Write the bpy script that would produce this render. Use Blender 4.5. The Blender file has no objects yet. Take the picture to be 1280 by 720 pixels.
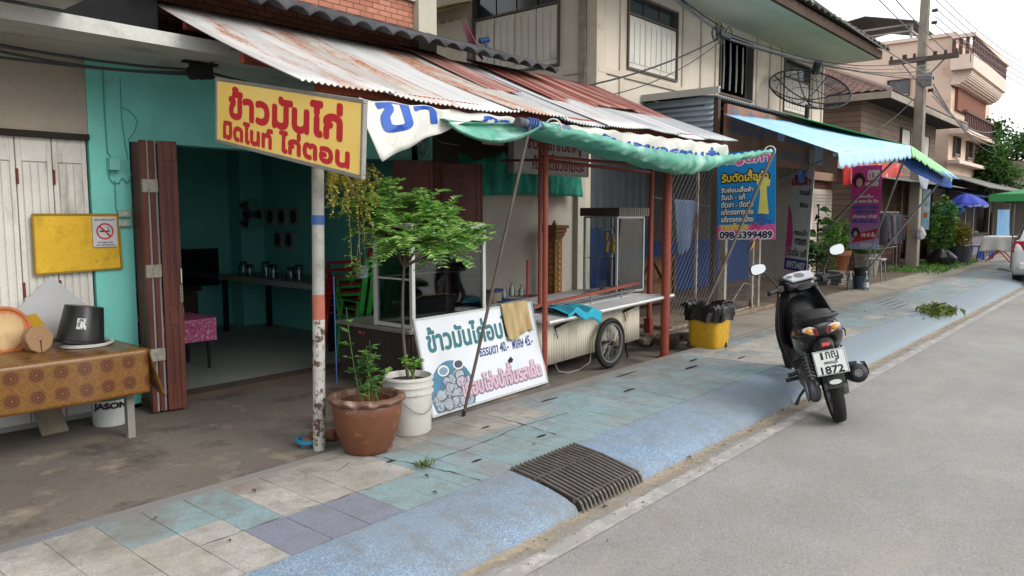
import bpy, bmesh, math, random
from mathutils import Vector, Matrix, Euler
random.seed(7)
R = math.radians
S = bpy.context.scene
COL = S.collection
# ---------------------------------------------------------------- camera
CAM_H = 1.55; FPX = 945.0; PITCH = math.atan(92/945.0); YAW = R(40.607)
cd = bpy.data.cameras.new('street_camera'); cam = bpy.data.objects.new('street_camera', cd); COL.objects.link(cam)
cam.location = (0, 0, CAM_H)
cam.rotation_euler = (R(90) - PITCH, 0, YAW - R(90))
cd.sensor_width = 36; cd.lens = FPX/1280*36; cd.clip_start = .05; cd.clip_end = 2000
S.camera = cam
S.cycles.caustics_reflective = False; S.cycles.caustics_refractive = False
# ---------------------------------------------------------------- sky, sun, exposure
SUN_EL, SUN_AZ = 34, -78          # azimuth measured from +X (along the street) towards the houses (+Y)
w = bpy.data.worlds.new('World'); S.world = w; w.use_nodes = True
nt = w.node_tree; bg = nt.nodes['Background']
sky = nt.nodes.new('ShaderNodeTexSky'); sky.sky_type = 'NISHITA'; sky.sun_disc = False
sky.sun_elevation = R(SUN_EL); sky.sun_rotation = R(90 - SUN_AZ); sky.dust_density = 4
tc = nt.nodes.new('ShaderNodeTexCoord'); nz = nt.nodes.new('ShaderNodeTexNoise'); nz.inputs['Scale'].default_value = 2.2; nz.inputs['Detail'].default_value = 5
cr = nt.nodes.new('ShaderNodeValToRGB'); cr.color_ramp.elements[0].position = .3; cr.color_ramp.elements[1].position = .75
cr.color_ramp.elements[0].color = (9.0, 9.15, 9.4, 1); cr.color_ramp.elements[1].color = (11.0, 11.0, 11.0, 1)
mx = nt.nodes.new('ShaderNodeMix'); mx.data_type = 'RGBA'; mx.inputs[0].default_value = .86
nt.links.new(tc.outputs['Generated'], nz.inputs['Vector']); nt.links.new(nz.outputs['Fac'], cr.inputs[0])
nt.links.new(sky.outputs[0], mx.inputs[6]); nt.links.new(cr.outputs[0], mx.inputs[7]); nt.links.new(mx.outputs[2], bg.inputs[0])
bg.inputs[1].default_value = .105
sl = bpy.data.lights.new('sun', 'SUN'); sl.energy = 1.35; sl.angle = R(30); sl.color = (1, .965, .91)
so = bpy.data.objects.new('sun', sl); COL.objects.link(so)
sd = Vector((math.cos(R(SUN_EL))*math.cos(R(SUN_AZ)), math.cos(R(SUN_EL))*math.sin(R(SUN_AZ)), math.sin(R(SUN_EL))))
so.rotation_euler = sd.to_track_quat('Z', 'Y').to_euler()
S.view_settings.view_transform = 'Standard'; S.view_settings.look = 'None'; S.view_settings.exposure = 0.88; S.view_settings.gamma = 1
S.view_settings.use_curve_mapping = False
# ---------------------------------------------------------------- survey helper: a sight line of the photograph met with a known plane
def at(px, py, X=None, Y=None, Z=None):
    p = PITCH
    up = Vector((0, 0, 1)); f = Vector((math.cos(YAW), math.sin(YAW), 0)); r = Vector((math.sin(YAW), -math.cos(YAW), 0))
    fwd = f*math.cos(p) - up*math.sin(p); u = up*math.cos(p) + f*math.sin(p)
    d = r*(px-640) - u*(py-360) + fwd*FPX; o = Vector((0, 0, CAM_H))
    for v, i in ((X, 0), (Y, 1), (Z, 2)):
        if v is not None: return o + d*((v-o[i])/d[i])
# ---------------------------------------------------------------- materials
MC = {}
def rgb(h):
    h = h.lstrip('#'); o = []
    for i in (0, 2, 4):
        c = int(h[i:i+2], 16)/255; o.append(c/12.92 if c <= .04045 else ((c+.055)/1.055)**2.4)
    return tuple(o)
class NT:
    def __init__(s, name):
        s.m = bpy.data.materials.new(name); s.m.use_nodes = True; s.t = s.m.node_tree; s.b = s.t.nodes['Principled BSDF']
    def n(s, k, **kw):
        nd = s.t.nodes.new('ShaderNode'+k)
        for a, v in kw.items():
            if hasattr(nd, a): setattr(nd, a, v)
            else: nd.inputs[a].default_value = v
        return nd
    def l(s, a, b): s.t.links.new(a, b)
    def coord(s, kind='Object', sc=(1, 1, 1), rot=(0, 0, 0)):
        c = s.n('TexCoord'); m = s.n('Mapping'); m.inputs['Scale'].default_value = sc; m.inputs['Rotation'].default_value = rot
        s.l(c.outputs[kind], m.inputs[0]); return m.outputs[0]
    def noise(s, vec, scale, detail=6, rough=.6):
        x = s.n('TexNoise'); x.inputs['Scale'].default_value = scale; x.inputs['Detail'].default_value = detail; x.inputs['Roughness'].default_value = rough
        s.l(vec, x.inputs['Vector']); return x.outputs['Fac']
    def ramp(s, fac, stops):
        r = s.n('ValToRGB'); e = r.color_ramp.elements
        while len(e) < len(stops): e.new(.5)
        for i, (p, c) in enumerate(stops):
            e[i].position = p; e[i].color = (c if len(c) == 4 else (*c, 1)) if not isinstance(c, (int, float)) else (c, c, c, 1)
        s.l(fac, r.inputs[0]); return r.outputs[0]
    def mix(s, fac, a, b, mode='MIX'):
        x = s.n('Mix'); x.data_type = 'RGBA'; x.blend_type = mode
        for v, i in ((fac, 0), (a, 6), (b, 7)):
            if hasattr(v, 'node'): s.l(v, x.inputs[i])
            elif isinstance(v, (int, float)) and i == 0: x.inputs[0].default_value = v
            else: x.inputs[i].default_value = (*v, 1) if len(v) == 3 else v
        return x.outputs[2]
    def math(s, op, a, b=None, c=None):
        x = s.n('Math'); x.operation = op
        for v, i in ((a, 0), (b, 1), (c, 2)):
            if v is None: continue
            if hasattr(v, 'node'): s.l(v, x.inputs[i])
            else: x.inputs[i].default_value = v
        return x.outputs[0]
    def bump(s, h, strength=.3, dist=.01):
        b = s.n('Bump'); b.inputs['Strength'].default_value = strength; b.inputs['Distance'].default_value = dist
        s.l(h, b.inputs['Height']); s.l(b.outputs[0], s.b.inputs['Normal'])
    def out(s, col, rough=.7, metal=0, spec=.35):
        if hasattr(col, 'node'): s.l(col, s.b.inputs['Base Color'])
        else: s.b.inputs['Base Color'].default_value = (*col, 1)
        if hasattr(rough, 'node'): s.l(rough, s.b.inputs['Roughness'])
        else: s.b.inputs['Roughness'].default_value = rough
        s.b.inputs['Metallic'].default_value = metal; s.b.inputs['Specular IOR Level'].default_value = spec
        return s.m
def mat(name, col, rough=.7, metal=0, var=.12, vs=3.0, fine=.06, stains=(), bump=0, bs=60, spec=.3):
    """painted / plain surface: base colour, broad tone changes, fine grain, listed stains (colour, scale, lo, hi, stretch)"""
    if name in MC: return MC[name]
    if isinstance(col, str): col = rgb(col)
    k = NT(name); v = k.coord()
    a = k.noise(v, vs, 5); c = k.mix(k.ramp(a, [(.3, 0), (.7, 1)]), tuple(x*(1-var) for x in col), tuple(min(1, x*(1+var)) for x in col))
    if fine: c = k.mix(k.ramp(k.noise(v, 90, 3), [(.35, 0), (.65, 1)]), c, k.mix(1.0, c, (1-fine*2,)*3, 'MULTIPLY'))
    for st in stains:
        sc = st[1]; v2 = k.coord(sc=st[4] if len(st) > 4 else (1, 1, 1))
        cc = rgb(st[0]) if isinstance(st[0], str) else st[0]
        c = k.mix(k.ramp(k.noise(v2, sc, 8, .65), [(st[2], 0), (st[3], 1)]), c, cc)
    if bump: k.bump(k.noise(v, bs, 6), bump)
    MC[name] = k.out(c, rough, metal, spec); return MC[name]
def glass(name='clear_glass', tint=(.9, .95, .95), alpha=.22, rough=.03):
    if name in MC: return MC[name]
    k = NT(name); g = k.n('BsdfTransparent'); g.inputs[0].default_value = (*tint, 1)
    gl = k.n('BsdfGlossy'); gl.inputs[1 if 'Roughness' not in gl.inputs else 'Roughness'].default_value = rough
    ms = k.n('MixShader'); fr = k.n('Fresnel'); fr.inputs[0].default_value = 1.5
    f2 = k.math('ADD', k.math('MULTIPLY', fr.outputs[0], .9), alpha*.15)
    k.l(f2, ms.inputs[0]); k.l(g.outputs[0], ms.inputs[1]); k.l(gl.outputs[0], ms.inputs[2])
    k.l(ms.outputs[0], k.t.nodes['Material Output'].inputs[0]); MC[name] = k.m; return k.m
# ---------------------------------------------------------------- mesh builder
class MB:
    def __init__(s, M=None): s.v = []; s.f = []; s.mi = []; s.uv = {}; s.M = M or Matrix(); s.cur = 0
    def add(s, vs, fs, uvs=None):
        b = len(s.v); s.v += [s.M @ Vector(p) for p in vs]
        for i, f in enumerate(fs):
            if uvs: s.uv[len(s.f)] = [uvs[j] for j in f]
            s.f.append([b+j for j in f]); s.mi.append(s.cur)
    def box(s, x0, x1, y0, y1, z0, z1):
        s.add([(x, y, z) for x in (x0, x1) for y in (y0, y1) for z in (z0, z1)],
              [(0, 1, 3, 2), (4, 6, 7, 5), (0, 4, 5, 1), (2, 3, 7, 6), (0, 2, 6, 4), (1, 5, 7, 3)])
    def cbox(s, c, d, rot=None):
        M0 = s.M; s.M = M0 @ Matrix.Translation(c) @ (Euler(rot).to_matrix().to_4x4() if rot else Matrix())
        s.box(-d[0]/2, d[0]/2, -d[1]/2, d[1]/2, -d[2]/2, d[2]/2); s.M = M0
    def bar(s, a, b, w_, h_=None):
        """square bar from a to b"""
        a = Vector(a); b = Vector(b); d = b-a; L = d.length; q = d.to_track_quat('X', 'Z').to_matrix().to_4x4()
        M0 = s.M; s.M = M0 @ Matrix.Translation(a) @ q; h_ = h_ or w_
        s.box(0, L, -w_/2, w_/2, -h_/2, h_/2); s.M = M0
    def tube(s, pts, r, n=8, cap=True, closed=False):
        pts = [Vector(p) for p in pts]; N = len(pts); rs = r if isinstance(r, (list, tuple)) else [r]*N
        vs = []; up = None
        for i, p in enumerate(pts):
            if closed: d = pts[(i+1) % N]-pts[i-1]
            else: d = pts[min(i+1, N-1)]-pts[max(i-1, 0)]
            d = d.normalized() if d.length > 1e-9 else Vector((0, 0, 1))
            if up is None:
                up = Vector((0, 0, 1)) if abs(d.z) < .9 else Vector((1, 0, 0))
            a = up.cross(d)
            if a.length < 1e-4: a = Vector((1, .2, 0)).cross(d)
            a.normalize(); b = d.cross(a); up = b
            for k in range(n):
                t = 2*math.pi*k/n; vs.append(p+(a*math.cos(t)+b*math.sin(t))*rs[i])
        fs = []
        for i in range(N if closed else N-1):
            j = (i+1) % N
            for k in range(n): fs.append((i*n+k, i*n+(k+1) % n, j*n+(k+1) % n, j*n+k))
        if cap and not closed: fs += [tuple(range(n))[::-1], tuple((N-1)*n+k for k in range(n))]
        s.add(vs, fs)
    def lathe(s, prof, n=24, c=(0, 0, 0), axis='Z', wob=None, a0=0, a1=2*math.pi):
        full = abs(a1-a0-2*math.pi) < 1e-6; vs = []; nn = n if full else n+1
        for (r, z) in prof:
            for k in range(nn):
                t = a0+(a1-a0)*k/n; rr = r; zz = z
                if wob: rr, zz = wob(r, z, t)
                p = (rr*math.cos(t), rr*math.sin(t), zz)
                if axis == 'X': p = (p[2], p[0], p[1])
                if axis == 'Y': p = (p[1], p[2], p[0])
                vs.append((p[0]+c[0], p[1]+c[1], p[2]+c[2]))
        fs = []
        for i in range(len(prof)-1):
            for k in range(n if full else n):
                k2 = (k+1) % nn; fs.append((i*nn+k, i*nn+k2, (i+1)*nn+k2, (i+1)*nn+k))
        s.add(vs, fs)
    def surf(s, fn, nu, nv, th=0, uvs=True):
        """fn(u,v)->point, u,v in 0..1; th>0 gives the sheet real thickness along its normal"""
        P_ = [[Vector(fn(i/nu, j/nv)) for j in range(nv+1)] for i in range(nu+1)]
        vs = [p for r_ in P_ for p in r_]; uv = [(i/nu, j/nv) for i in range(nu+1) for j in range(nv+1)]
        fs = [(i*(nv+1)+j, (i+1)*(nv+1)+j, (i+1)*(nv+1)+j+1, i*(nv+1)+j+1) for i in range(nu) for j in range(nv)]
        s.add(vs, fs, uv if uvs else None)
    def prism(s, poly, h0, h1, axis='Z'):
        n = len(poly)
        def P3(p, h): return {'Z': (p[0], p[1], h), 'Y': (p[0], h, p[1]), 'X': (h, p[0], p[1])}[axis]
        s.add([P3(p, h0) for p in poly]+[P3(p, h1) for p in poly],
              [tuple(range(n))[::-1], tuple(n+i for i in range(n))]+[(i, (i+1) % n, n+(i+1) % n, n+i) for i in range(n)])
    def ball(s, c, r, nu=14, nv=9):
        r = (r, r, r) if isinstance(r, (int, float)) else r; vs = []
        for i in range(nv+1):
            th = math.pi*i/nv
            for k in range(nu):
                t = 2*math.pi*k/nu; vs.append((c[0]+r[0]*math.sin(th)*math.cos(t), c[1]+r[1]*math.sin(th)*math.sin(t), c[2]+r[2]*math.cos(th)))
        s.add(vs, [(i*nu+k, (i+1)*nu+k, (i+1)*nu+(k+1) % nu, i*nu+(k+1) % nu) for i in range(nv) for k in range(nu)])
    def loft(s, rings, cap=True):
        n = len(rings[0]); vs = [p for r_ in rings for p in r_]
        fs = [(i*n+k, i*n+(k+1) % n, (i+1)*n+(k+1) % n, (i+1)*n+k) for i in range(len(rings)-1) for k in range(n)]
        if cap: fs += [tuple(range(n))[::-1], tuple((len(rings)-1)*n+k for k in range(n))]
        s.add(vs, fs)
    def leaf(s, p, d, L, W, up=Vector((0, 0, 1)), bend=.15):
        d = Vector(d).normalized(); sd_ = d.cross(up)
        if sd_.length < 1e-3: sd_ = Vector((1, 0, 0))
        sd_.normalize(); n_ = sd_.cross(d); p = Vector(p)
        s.add([p, p+d*L*.5+sd_*W/2+n_*L*bend, p+d*L+n_*L*-bend*.3, p+d*L*.5-sd_*W/2+n_*L*bend], [(0, 1, 2), (0, 2, 3)])
    def build(s, name, mat_, parent=None, smooth=0, bevel=0, seg=2, solid=0, org=None, sub=0):
        me = bpy.data.meshes.new(name)
        o0 = org
        if o0 is None: o0 = parent.get('_org') if parent is not None else None
        o0 = Vector(o0) if o0 is not None else Vector((0, 0, 0))
        me.from_pydata([tuple(p-o0) for p in s.v], [], s.f)
        for m in (mat_ if isinstance(mat_, (list, tuple)) else [mat_]): me.materials.append(m)
        for p, i in zip(me.polygons, s.mi): p.material_index = i
        if s.uv:
            ul = me.uv_layers.new(name='UVMap')
            for fi, us in s.uv.items():
                for li, u_ in zip(me.polygons[fi].loop_indices, us): ul.data[li].uv = u_
        me.update()
        bm = bmesh.new(); bm.from_mesh(me); bmesh.ops.recalc_face_normals(bm, faces=bm.faces); bm.to_mesh(me); bm.free()
        if smooth:
            for p in me.polygons: p.use_smooth = True
            me.set_sharp_from_angle(angle=R(smooth))
        o = bpy.data.objects.new(name, me); COL.objects.link(o)
        if parent is not None: o.parent = parent
        elif org is not None: o.location = org
        o['_org'] = tuple(o0)
        if sub:
            m = o.modifiers.new('sub', 'SUBSURF'); m.levels = m.render_levels = sub
        if solid: m = o.modifiers.new('solid', 'SOLIDIFY'); m.thickness = solid; m.offset = 0
        if bevel: m = o.modifiers.new('bev', 'BEVEL'); m.width = bevel; m.segments = seg; m.limit_method = 'ANGLE'; m.angle_limit = R(40)
        return o
def thing(name, label, cat, loc=(0, 0, 0), rot=(0, 0, 0), group=None, local=False):
    """Empty at a thing's base. Parts are written in world coordinates unless local=True"""
    o = bpy.data.objects.new(name, None); COL.objects.link(o); o.location = loc; o.rotation_euler = rot
    o.empty_display_size = .1; o['label'] = label; o['category'] = cat
    if group: o['group'] = group
    o['_org'] = (0, 0, 0) if local else tuple(loc)
    return o
def tag(o, label, cat, group=None, kind=None):
    if label: o['label'] = label
    if cat: o['category'] = cat
    if group: o['group'] = group
    if kind: o['kind'] = kind
    return o
def struct(mb, name, m, **k):
    o = mb.build(name, m, **k); o['kind'] = 'structure'; return o
def copy_tree(o, parent=None):
    c = o.copy(); COL.objects.link(c)
    if parent is not None: c.parent = parent
    for ch in list(o.children): copy_tree(ch, c)
    return c
def frame(o, u, v):
    u = Vector(u).normalized(); v = Vector(v); n = u.cross(v).normalized(); v = n.cross(u)
    M = Matrix((u, v, n)).transposed().to_4x4(); M.translation = Vector(o); return M
# ---------------------------------------------------------------- lettering: flat glyph meshes from the built-in font
TONES = '\u0e48\u0e49\u0e4a\u0e4b\u0e4c'; UPV = '\u0e31\u0e34\u0e35\u0e36\u0e37\u0e47'
GC = {}
def glyphs(body):
    if body in GC: return GC[body]
    cu = bpy.data.curves.new('lettering', 'FONT'); cu.body = body; cu.resolution_u = 4
    for i in range(2): cu.materials.append(bpy.data.materials.get('glyph') or bpy.data.materials.new('glyph'))
    for i, ch in enumerate(body):
        if ch in TONES and i and body[i-1] in UPV: cu.body_format[i].material_index = 1
    o = bpy.data.objects.new('lettering', cu); COL.objects.link(o)
    me = bpy.data.meshes.new_from_object(o.evaluated_get(bpy.context.evaluated_depsgraph_get()))
    lift = set()
    for p in me.polygons:
        if p.material_index == 1: lift.update(p.vertices)
    vs = [(v.co.x, v.co.y+(.17 if v.index in lift else 0)) for v in me.vertices]; fs = [tuple(p.vertices) for p in me.polygons]
    bpy.data.objects.remove(o); bpy.data.curves.remove(cu); bpy.data.meshes.remove(me)
    x0 = min(v[0] for v in vs); x1 = max(v[0] for v in vs); y0 = min(v[1] for v in vs); y1 = max(v[1] for v in vs)
    GC[body] = ([((x-x0)/(x1-x0), (y-y0)/(y1-y0)) for x, y in vs], fs); return GC[body]
def write(mb, M, body, x, y, wd, ht, bold=.02, z=.002, slant=0, n=8):
    """letters filling the box (x,y,wd,ht) of the frame M; bold is a stroke growth in metres"""
    vs, fs = glyphs(body)
    M0 = mb.M; mb.M = M
    sh = [(0, 0)]+[(math.cos(2*math.pi*k/n), math.sin(2*math.pi*k/n)) for k in range(n)] if bold else [(0, 0)]
    for k, (a, b) in enumerate(sh):
        mb.add([(x+vx*wd+a*bold+slant*vy*ht, y+vy*ht+b*bold, z+k*.00004) for vx, vy in vs], fs)
    mb.M = M0
def bez(p0, p1, p2, n=10): return [Vector(p0)*(1-t)**2+Vector(p1)*2*t*(1-t)+Vector(p2)*t*t for t in [i/n for i in range(n+1)]]
def sag(a, b, d, n=14): return [Vector(a).lerp(Vector(b), t)-Vector((0, 0, d*4*t*(1-t))) for t in [i/n for i in range(n+1)]]
# ================================================================ SETTING
def asphalt():
    k = NT('asphalt'); v = k.coord()
    c = k.mix(k.ramp(k.noise(v, .5, 6), [(.3, 0), (.7, 1)]), rgb('#82817f'), rgb('#9c9b98'))
    c = k.mix(k.ramp(k.noise(v, 3.5, 8, .7), [(.45, 0), (.75, 1)]), c, rgb('#8a8680'))
    vo = k.n('TexVoronoi'); vo.inputs['Scale'].default_value = 210; k.l(v, vo.inputs['Vector'])
    sx = k.n('SeparateColor'); k.l(vo.outputs['Color'], sx.inputs[0])
    c = k.mix(k.ramp(sx.outputs[0], [(.0, .62), (.35, .95), (.7, 1.0), (1, 1.18)]), c, c) if False else k.mix(1.0, c, k.ramp(sx.outputs[0], [(.0, .62), (.25, .93), (.8, 1.03), (1, 1.3)]), 'MULTIPLY')
    c = k.mix(k.ramp(k.noise(v, 1.1, 10, .75), [(.62, 0), (.8, 1)]), c, rgb('#6f6a63'))
    v3 = k.coord(sc=(.9, 2.5, 1)); c = k.mix(k.ramp(k.noise(v3, .7, 7), [(.52, 0), (.75, .6)]), c, rgb('#9d978e'))
    c = k.mix(k.ramp(k.noise(k.coord(sc=(.25, 1.6, 1)), 1.0, 5), [(.52, 0), (.7, .28)]), c, rgb('#7d7a76'))
    c = k.mix(k.ramp(k.noise(v, 2.1, 7, .6), [(.70, 0), (.76, .55)]), c, rgb('#6b5b4e'))
    # a few hair cracks
    dn = k.n('TexNoise'); dn.inputs['Scale'].default_value = 2.0; k.l(v, dn.inputs['Vector'])
    ad = k.n('Mix'); ad.data_type = 'VECTOR'; ad.inputs[0].default_value = .35; k.l(v, ad.inputs[4]); k.l(dn.outputs['Color'], ad.inputs[5])
    vc = k.n('TexVoronoi'); vc.feature = 'DISTANCE_TO_EDGE'; vc.inputs['Scale'].default_value = .55; k.l(ad.outputs[1], vc.inputs['Vector'])
    c = k.mix(k.math('MULTIPLY', k.ramp(vc.outputs[0], [(.0, 1), (.006, 0)]), k.ramp(k.noise(v, .4), [(.54, 0), (.62, .4)])), c, rgb('#65615b'))
    c = k.mix(1.0, c, (.83, .83, .83), 'MULTIPLY')
    k.bump(sx.outputs[0], .25, .004)
    return k.out(c, .88, 0, .25)
def terrazzo(name, dark, light, white, sc=120, dirt='#77787a', dl=.55, fade=None):
    k = NT(name); v = k.coord()
    vo = k.n('TexVoronoi'); vo.inputs['Scale'].default_value = sc; k.l(v, vo.inputs['Vector'])
    sx = k.n('SeparateColor'); k.l(vo.outputs['Color'], sx.inputs[0])
    c = k.ramp(sx.outputs[0], [(.0, rgb(dark)), (.4, rgb(light)), (.74, rgb(light)), (.86, rgb(white))])
    c = k.mix(k.ramp(k.noise(v, 1.6, 8, .7), [(.4, 0), (dl+.25, .8)]), c, rgb(dirt))
    c = k.mix(k.ramp(k.noise(v, 7, 8, .7), [(.46, 0), (.72, .6)]), c, rgb('#6a655e')); gy = k.n('SeparateXYZ'); k.l(v, gy.inputs[0]); c = k.mix(k.ramp(k.math('ADD', k.math('MULTIPLY', k.math('SUBTRACT', gy.outputs[1], 3.2), .55), k.noise(v, 2.3, 9, .72)), [(.58, 0), (.78, .75)]), c, rgb('#746d64')); c = k.mix(k.ramp(k.noise(k.coord(rot=(.3, .2, .5)), .9, 8, .7), [(.5, 0), (.72, .5)]), c, rgb('#736c62'))
    if fade:
        g = k.n('SeparateXYZ'); k.l(k.coord(), g.inputs[0])
        c = k.mix(k.ramp(k.math('ADD', k.math('MULTIPLY', g.outputs[0], .1), k.math('MULTIPLY', k.noise(v, 2), .12)), [(fade[0]/10, 0), (fade[1]/10, .95)]), c, rgb(fade[2]))
    c = k.mix(1.0, c, (.84, .84, .84), 'MULTIPLY')
    k.bump(sx.outputs[1], .15, .003)
    return k.out(c, .75, 0, .3)
M_asph = asphalt()
M_kerb = terrazzo('kerb_terrazzo', '#49698c', '#748ba2', '#9ba8b0', 230, '#7c858f', .40, (4.5, 9.5, '#7f8a92'))
M_strip = terrazzo('strip_terrazzo', '#465b85', '#67798f', '#8f9ba8', 240, '#767c85', .45, (1.7, 2.6, '#807d78'))
M_tile_a = terrazzo('tile_pale', '#94928d', '#a8a6a0', '#c0beb9', 260, '#8d8880', .42)
M_tile_b = terrazzo('tile_warm', '#97938b', '#aaa69e', '#c1beb6', 260, '#8b857b', .42)
M_tile_teal = terrazzo('tile_teal', '#65878f', '#7d999f', '#9aaeb1', 260, '#858c89', .42)
M_tile_blue = terrazzo('tile_faded_blue', '#72878f', '#88999f', '#9fabaf', 260, '#858784', .42)
M_tile_purple = terrazzo('tile_lilac', '#6a6e82', '#787c8c', '#8b8e99', 260, '#7a7b88', .5)
M_grout = mat('grout', '#56524c', .9, var=.2)
M_hole = mat('hole_dark', '#26241f', .95)
mb = MB(); mb.add([(-300, -300, -.03), (300, -300, -.03), (300, 300, -.03), (-300, 300, -.03)], [(0, 1, 2, 3)])
struct(mb, 'ground', mat('dry_earth', '#8a8072', .95, var=.2, vs=.6, bump=.3))
mb = MB(); mb.add([(-20, -10, 0), (120, -10, 0), (120, 2.215, 0), (-20, 2.215, 0)], [(0, 1, 2, 3)]); struct(mb, 'road', M_asph)
# worn edge line and sand gathered in the gutter
def ragged(y0, y1, x0, x1, z, step, amp):
    mb = MB(); xs = []; x = x0
    while x < x1: xs.append(x); x += step*(1 if x < 12 else 4)
    rn = random.Random(3)
    a = [(x, y0+rn.uniform(-amp, amp), z) for x in xs]; b = [(x, y1, z) for x in xs]
    n = len(xs); mb.add(a+b, [(i, i+1, n+i+1, n+i) for i in range(n-1)]); return mb
k = NT('worn_line_paint'); v = k.coord()
c = k.mix(k.ramp(k.noise(v, 9, 9, .72), [(.37, 0), (.52, 1)]), rgb('#a8a5a1'), rgb('#878583'))
c = k.mix(k.ramp(k.noise(v, 60, 4), [(.42, 0), (.62, .5)]), c, rgb('#8d8983')); M_line = k.out(c, .85)
mb = MB(); mb.add([(-10, 1.985, .004), (70, 1.985, .004), (70, 2.085, .004), (-10, 2.085, .004)], [(0, 1, 2, 3)]); struct(mb, 'road_edge_line', M_line)
k = NT('gutter_sand'); v = k.coord(); g = k.n('SeparateXYZ'); k.l(v, g.inputs[0])
c = k.mix(k.ramp(k.noise(v, 40, 6), [(.35, 0), (.65, 1)]), rgb('#a0937f'), rgb('#8a8071')); al = k.ramp(k.math('ADD', k.math('MULTIPLY', k.math('SUBTRACT', g.outputs[1], 2.0), 2.6), k.math('SUBTRACT', k.noise(v, 3.5, 9, .7), .5)), [(.18, 0), (.5, .85)])
k.out(c, .95); k.l(al, k.b.inputs['Alpha'])
mb = MB(); mb.add([(-10, 1.9, .006), (60, 1.9, .006), (60, 2.213, .006), (-10, 2.213, .006)], [(0, 1, 2, 3)]); struct(mb, 'gutter_sand', k.m)
# sloped kerb (gap for the drain)
KP = [(2.2, -.02), (2.205, .012), (2.225, .042), (2.29, .069), (2.40, .094), (2.53, .115), (2.64, .128), (2.675, .13)]
def kerb_run(xs):
    mb = MB(); n = len(KP)
    for x in xs:
        pass
    vs = []; rn = random.Random(5)
    for x in xs:
        j = rn.uniform(-.004, .004)
        vs += [(x, y+(j if i < 5 else 0), z+rn.uniform(-.0015, .0015)) for i, (y, z) in enumerate(KP)]
        vs.append((x, 2.675, -.03))
    m = n+1; mb.add(vs, [(i*m+k, (i+1)*m+k, (i+1)*m+k+1, i*m+k+1) for i in range(len(xs)-1) for k in range(m-1)]+[tuple(range(m)), tuple((len(xs)-1)*m+k for k in range(m))[::-1]])
    return mb
mb1 = kerb_run([-4+i*.25 for i in range(28)]+[3.0, 3.10]); mb2 = kerb_run([3.735+i*.3 for i in range(60)]+[22+i*2 for i in range(20)])
struct(mb1, 'kerb', M_kerb, smooth=35); struct(mb2, 'kerb', M_kerb, smooth=35)
mb = MB(); mb.box(3.09, 3.745, 2.19, 2.7, -.028, -.02); struct(mb, 'drain_pit', mat('pit_dirt', '#2c2722', .95))
# pavement: five rows of terrazzo tiles
mb = MB(); mb.cur = 0; mb.box(-4, 50, 2.68, 3.70, -.02, .124); rn = random.Random(11)
TX, TY = .21, .19
for i in range(-18, 230):
    for j in range(5):
        x = i*TX+.03; y = 2.682+j*TY; X = x+TX/2
        m = 1 if rn.random() < .6 else 2
        if X > 1.25 and X < 1.88 and j >= 3: m = 3
        if 1.68 < X < 1.9 and j == 2: m = 3
        if 1.72 < X < 2.32 and j <= 1 and not (X > 2.1 and j == 1 and X < 2.15): m = 5
        if 2.2 < X < 2.85 and j <= 1: m = 3 if (X > 2.42) else m
        if X > 2.85:
            pr = .92 if j <= 2 else .55
            if X > 4.3: pr = .93
            if X > 7.0: pr = .35
            if X > 9.3: pr = .75
            if X > 7.0 and j in (0, 1) and X < 9: pr = .2
            # neighbouring tiles share a colour in runs
            rr = random.Random(int(X/1.1)*7+(j//2)*3).random()*.7+rn.random()*.3
            if rr < pr: m = 3 if X < 5.2 and rn.random() < .7 else (4 if rn.random() < .8 else 3)
        g = .0016; d = [rn.uniform(-.0012, .0012) for _ in range(4)]; z = .1285
        if 2.82 < X < 2.86: continue
        mb.cur = m
        q = [(x+g, y+g, z+d[0]), (x+TX-g, y+g, z+d[1]), (x+TX-g, y+TY-g, z+d[2]), (x+g, y+TY-g, z+d[3])]
        mb.add(q+[(p[0], p[1], .12) for p in q], [(0, 1, 2, 3), (0, 4, 5, 1), (1, 5, 6, 2), (2, 6, 7, 3), (3, 7, 4, 0)])
mb.cur = 6                       # chipped corners and the slots of an old drain
for (x, y, lx, ly) in [(2.74, 3.3, .07, .03), (3.6, 3.36, .09, .03), (3.06, 2.93, .09, .025), (3.68, 2.95, .1, .03), (4.4, 3.5, .25, .03), (5.1, 3.2, .2, .04), (6.2, 3.25, .3, .05), (6.6, 3.4, .2, .04), (5.5, 3.55, .4, .03), (7.0, 3.1, .25, .03)]+[(8.7+.12*k, 3.12+.12*k, .6, .018) for k in range(3)]+[(12.2+.2*k, 3.0+.13*k, 1.2, .02) for k in range(4)]:
    n_ = 10; rr = random.Random(int(x*100))
    mb.add([(x+lx/2+lx/2*math.cos(t)*rr.uniform(.75, 1.1), y+ly/2*math.sin(t)*rr.uniform(.6, 1.2), .1316) for t in [2*math.pi*q/n_ for q in range(n_)]], [tuple(range(n_))])
def crack(pts, w_):
    rr = random.Random(9); P_ = []
    for a, b in zip(pts[:-1], pts[1:]):
        n_ = max(2, int(math.dist(a, b)/.05))
        for q in range(n_): t = q/n_; P_.append((a[0]+(b[0]-a[0])*t+rr.uniform(-.008, .008), a[1]+(b[1]-a[1])*t+rr.uniform(-.008, .008)))
    P_.append(pts[-1]); n_ = len(P_); L = []
    for i, p in enumerate(P_):
        q = P_[min(i+1, n_-1)]; o_ = P_[max(i-1, 0)]; dx, dy = q[0]-o_[0], q[1]-o_[1]; l_ = math.hypot(dx, dy) or 1; ww = w_*.6*rr.uniform(.2, 1.2); L += [(p[0]-dy/l_*ww, p[1]+dx/l_*ww, .1312), (p[0]+dy/l_*ww, p[1]-dx/l_*ww, .1312)]
    mb.add(L, [(2*i, 2*i+1, 2*i+3, 2*i+2) for i in range(n_-1)])
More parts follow.
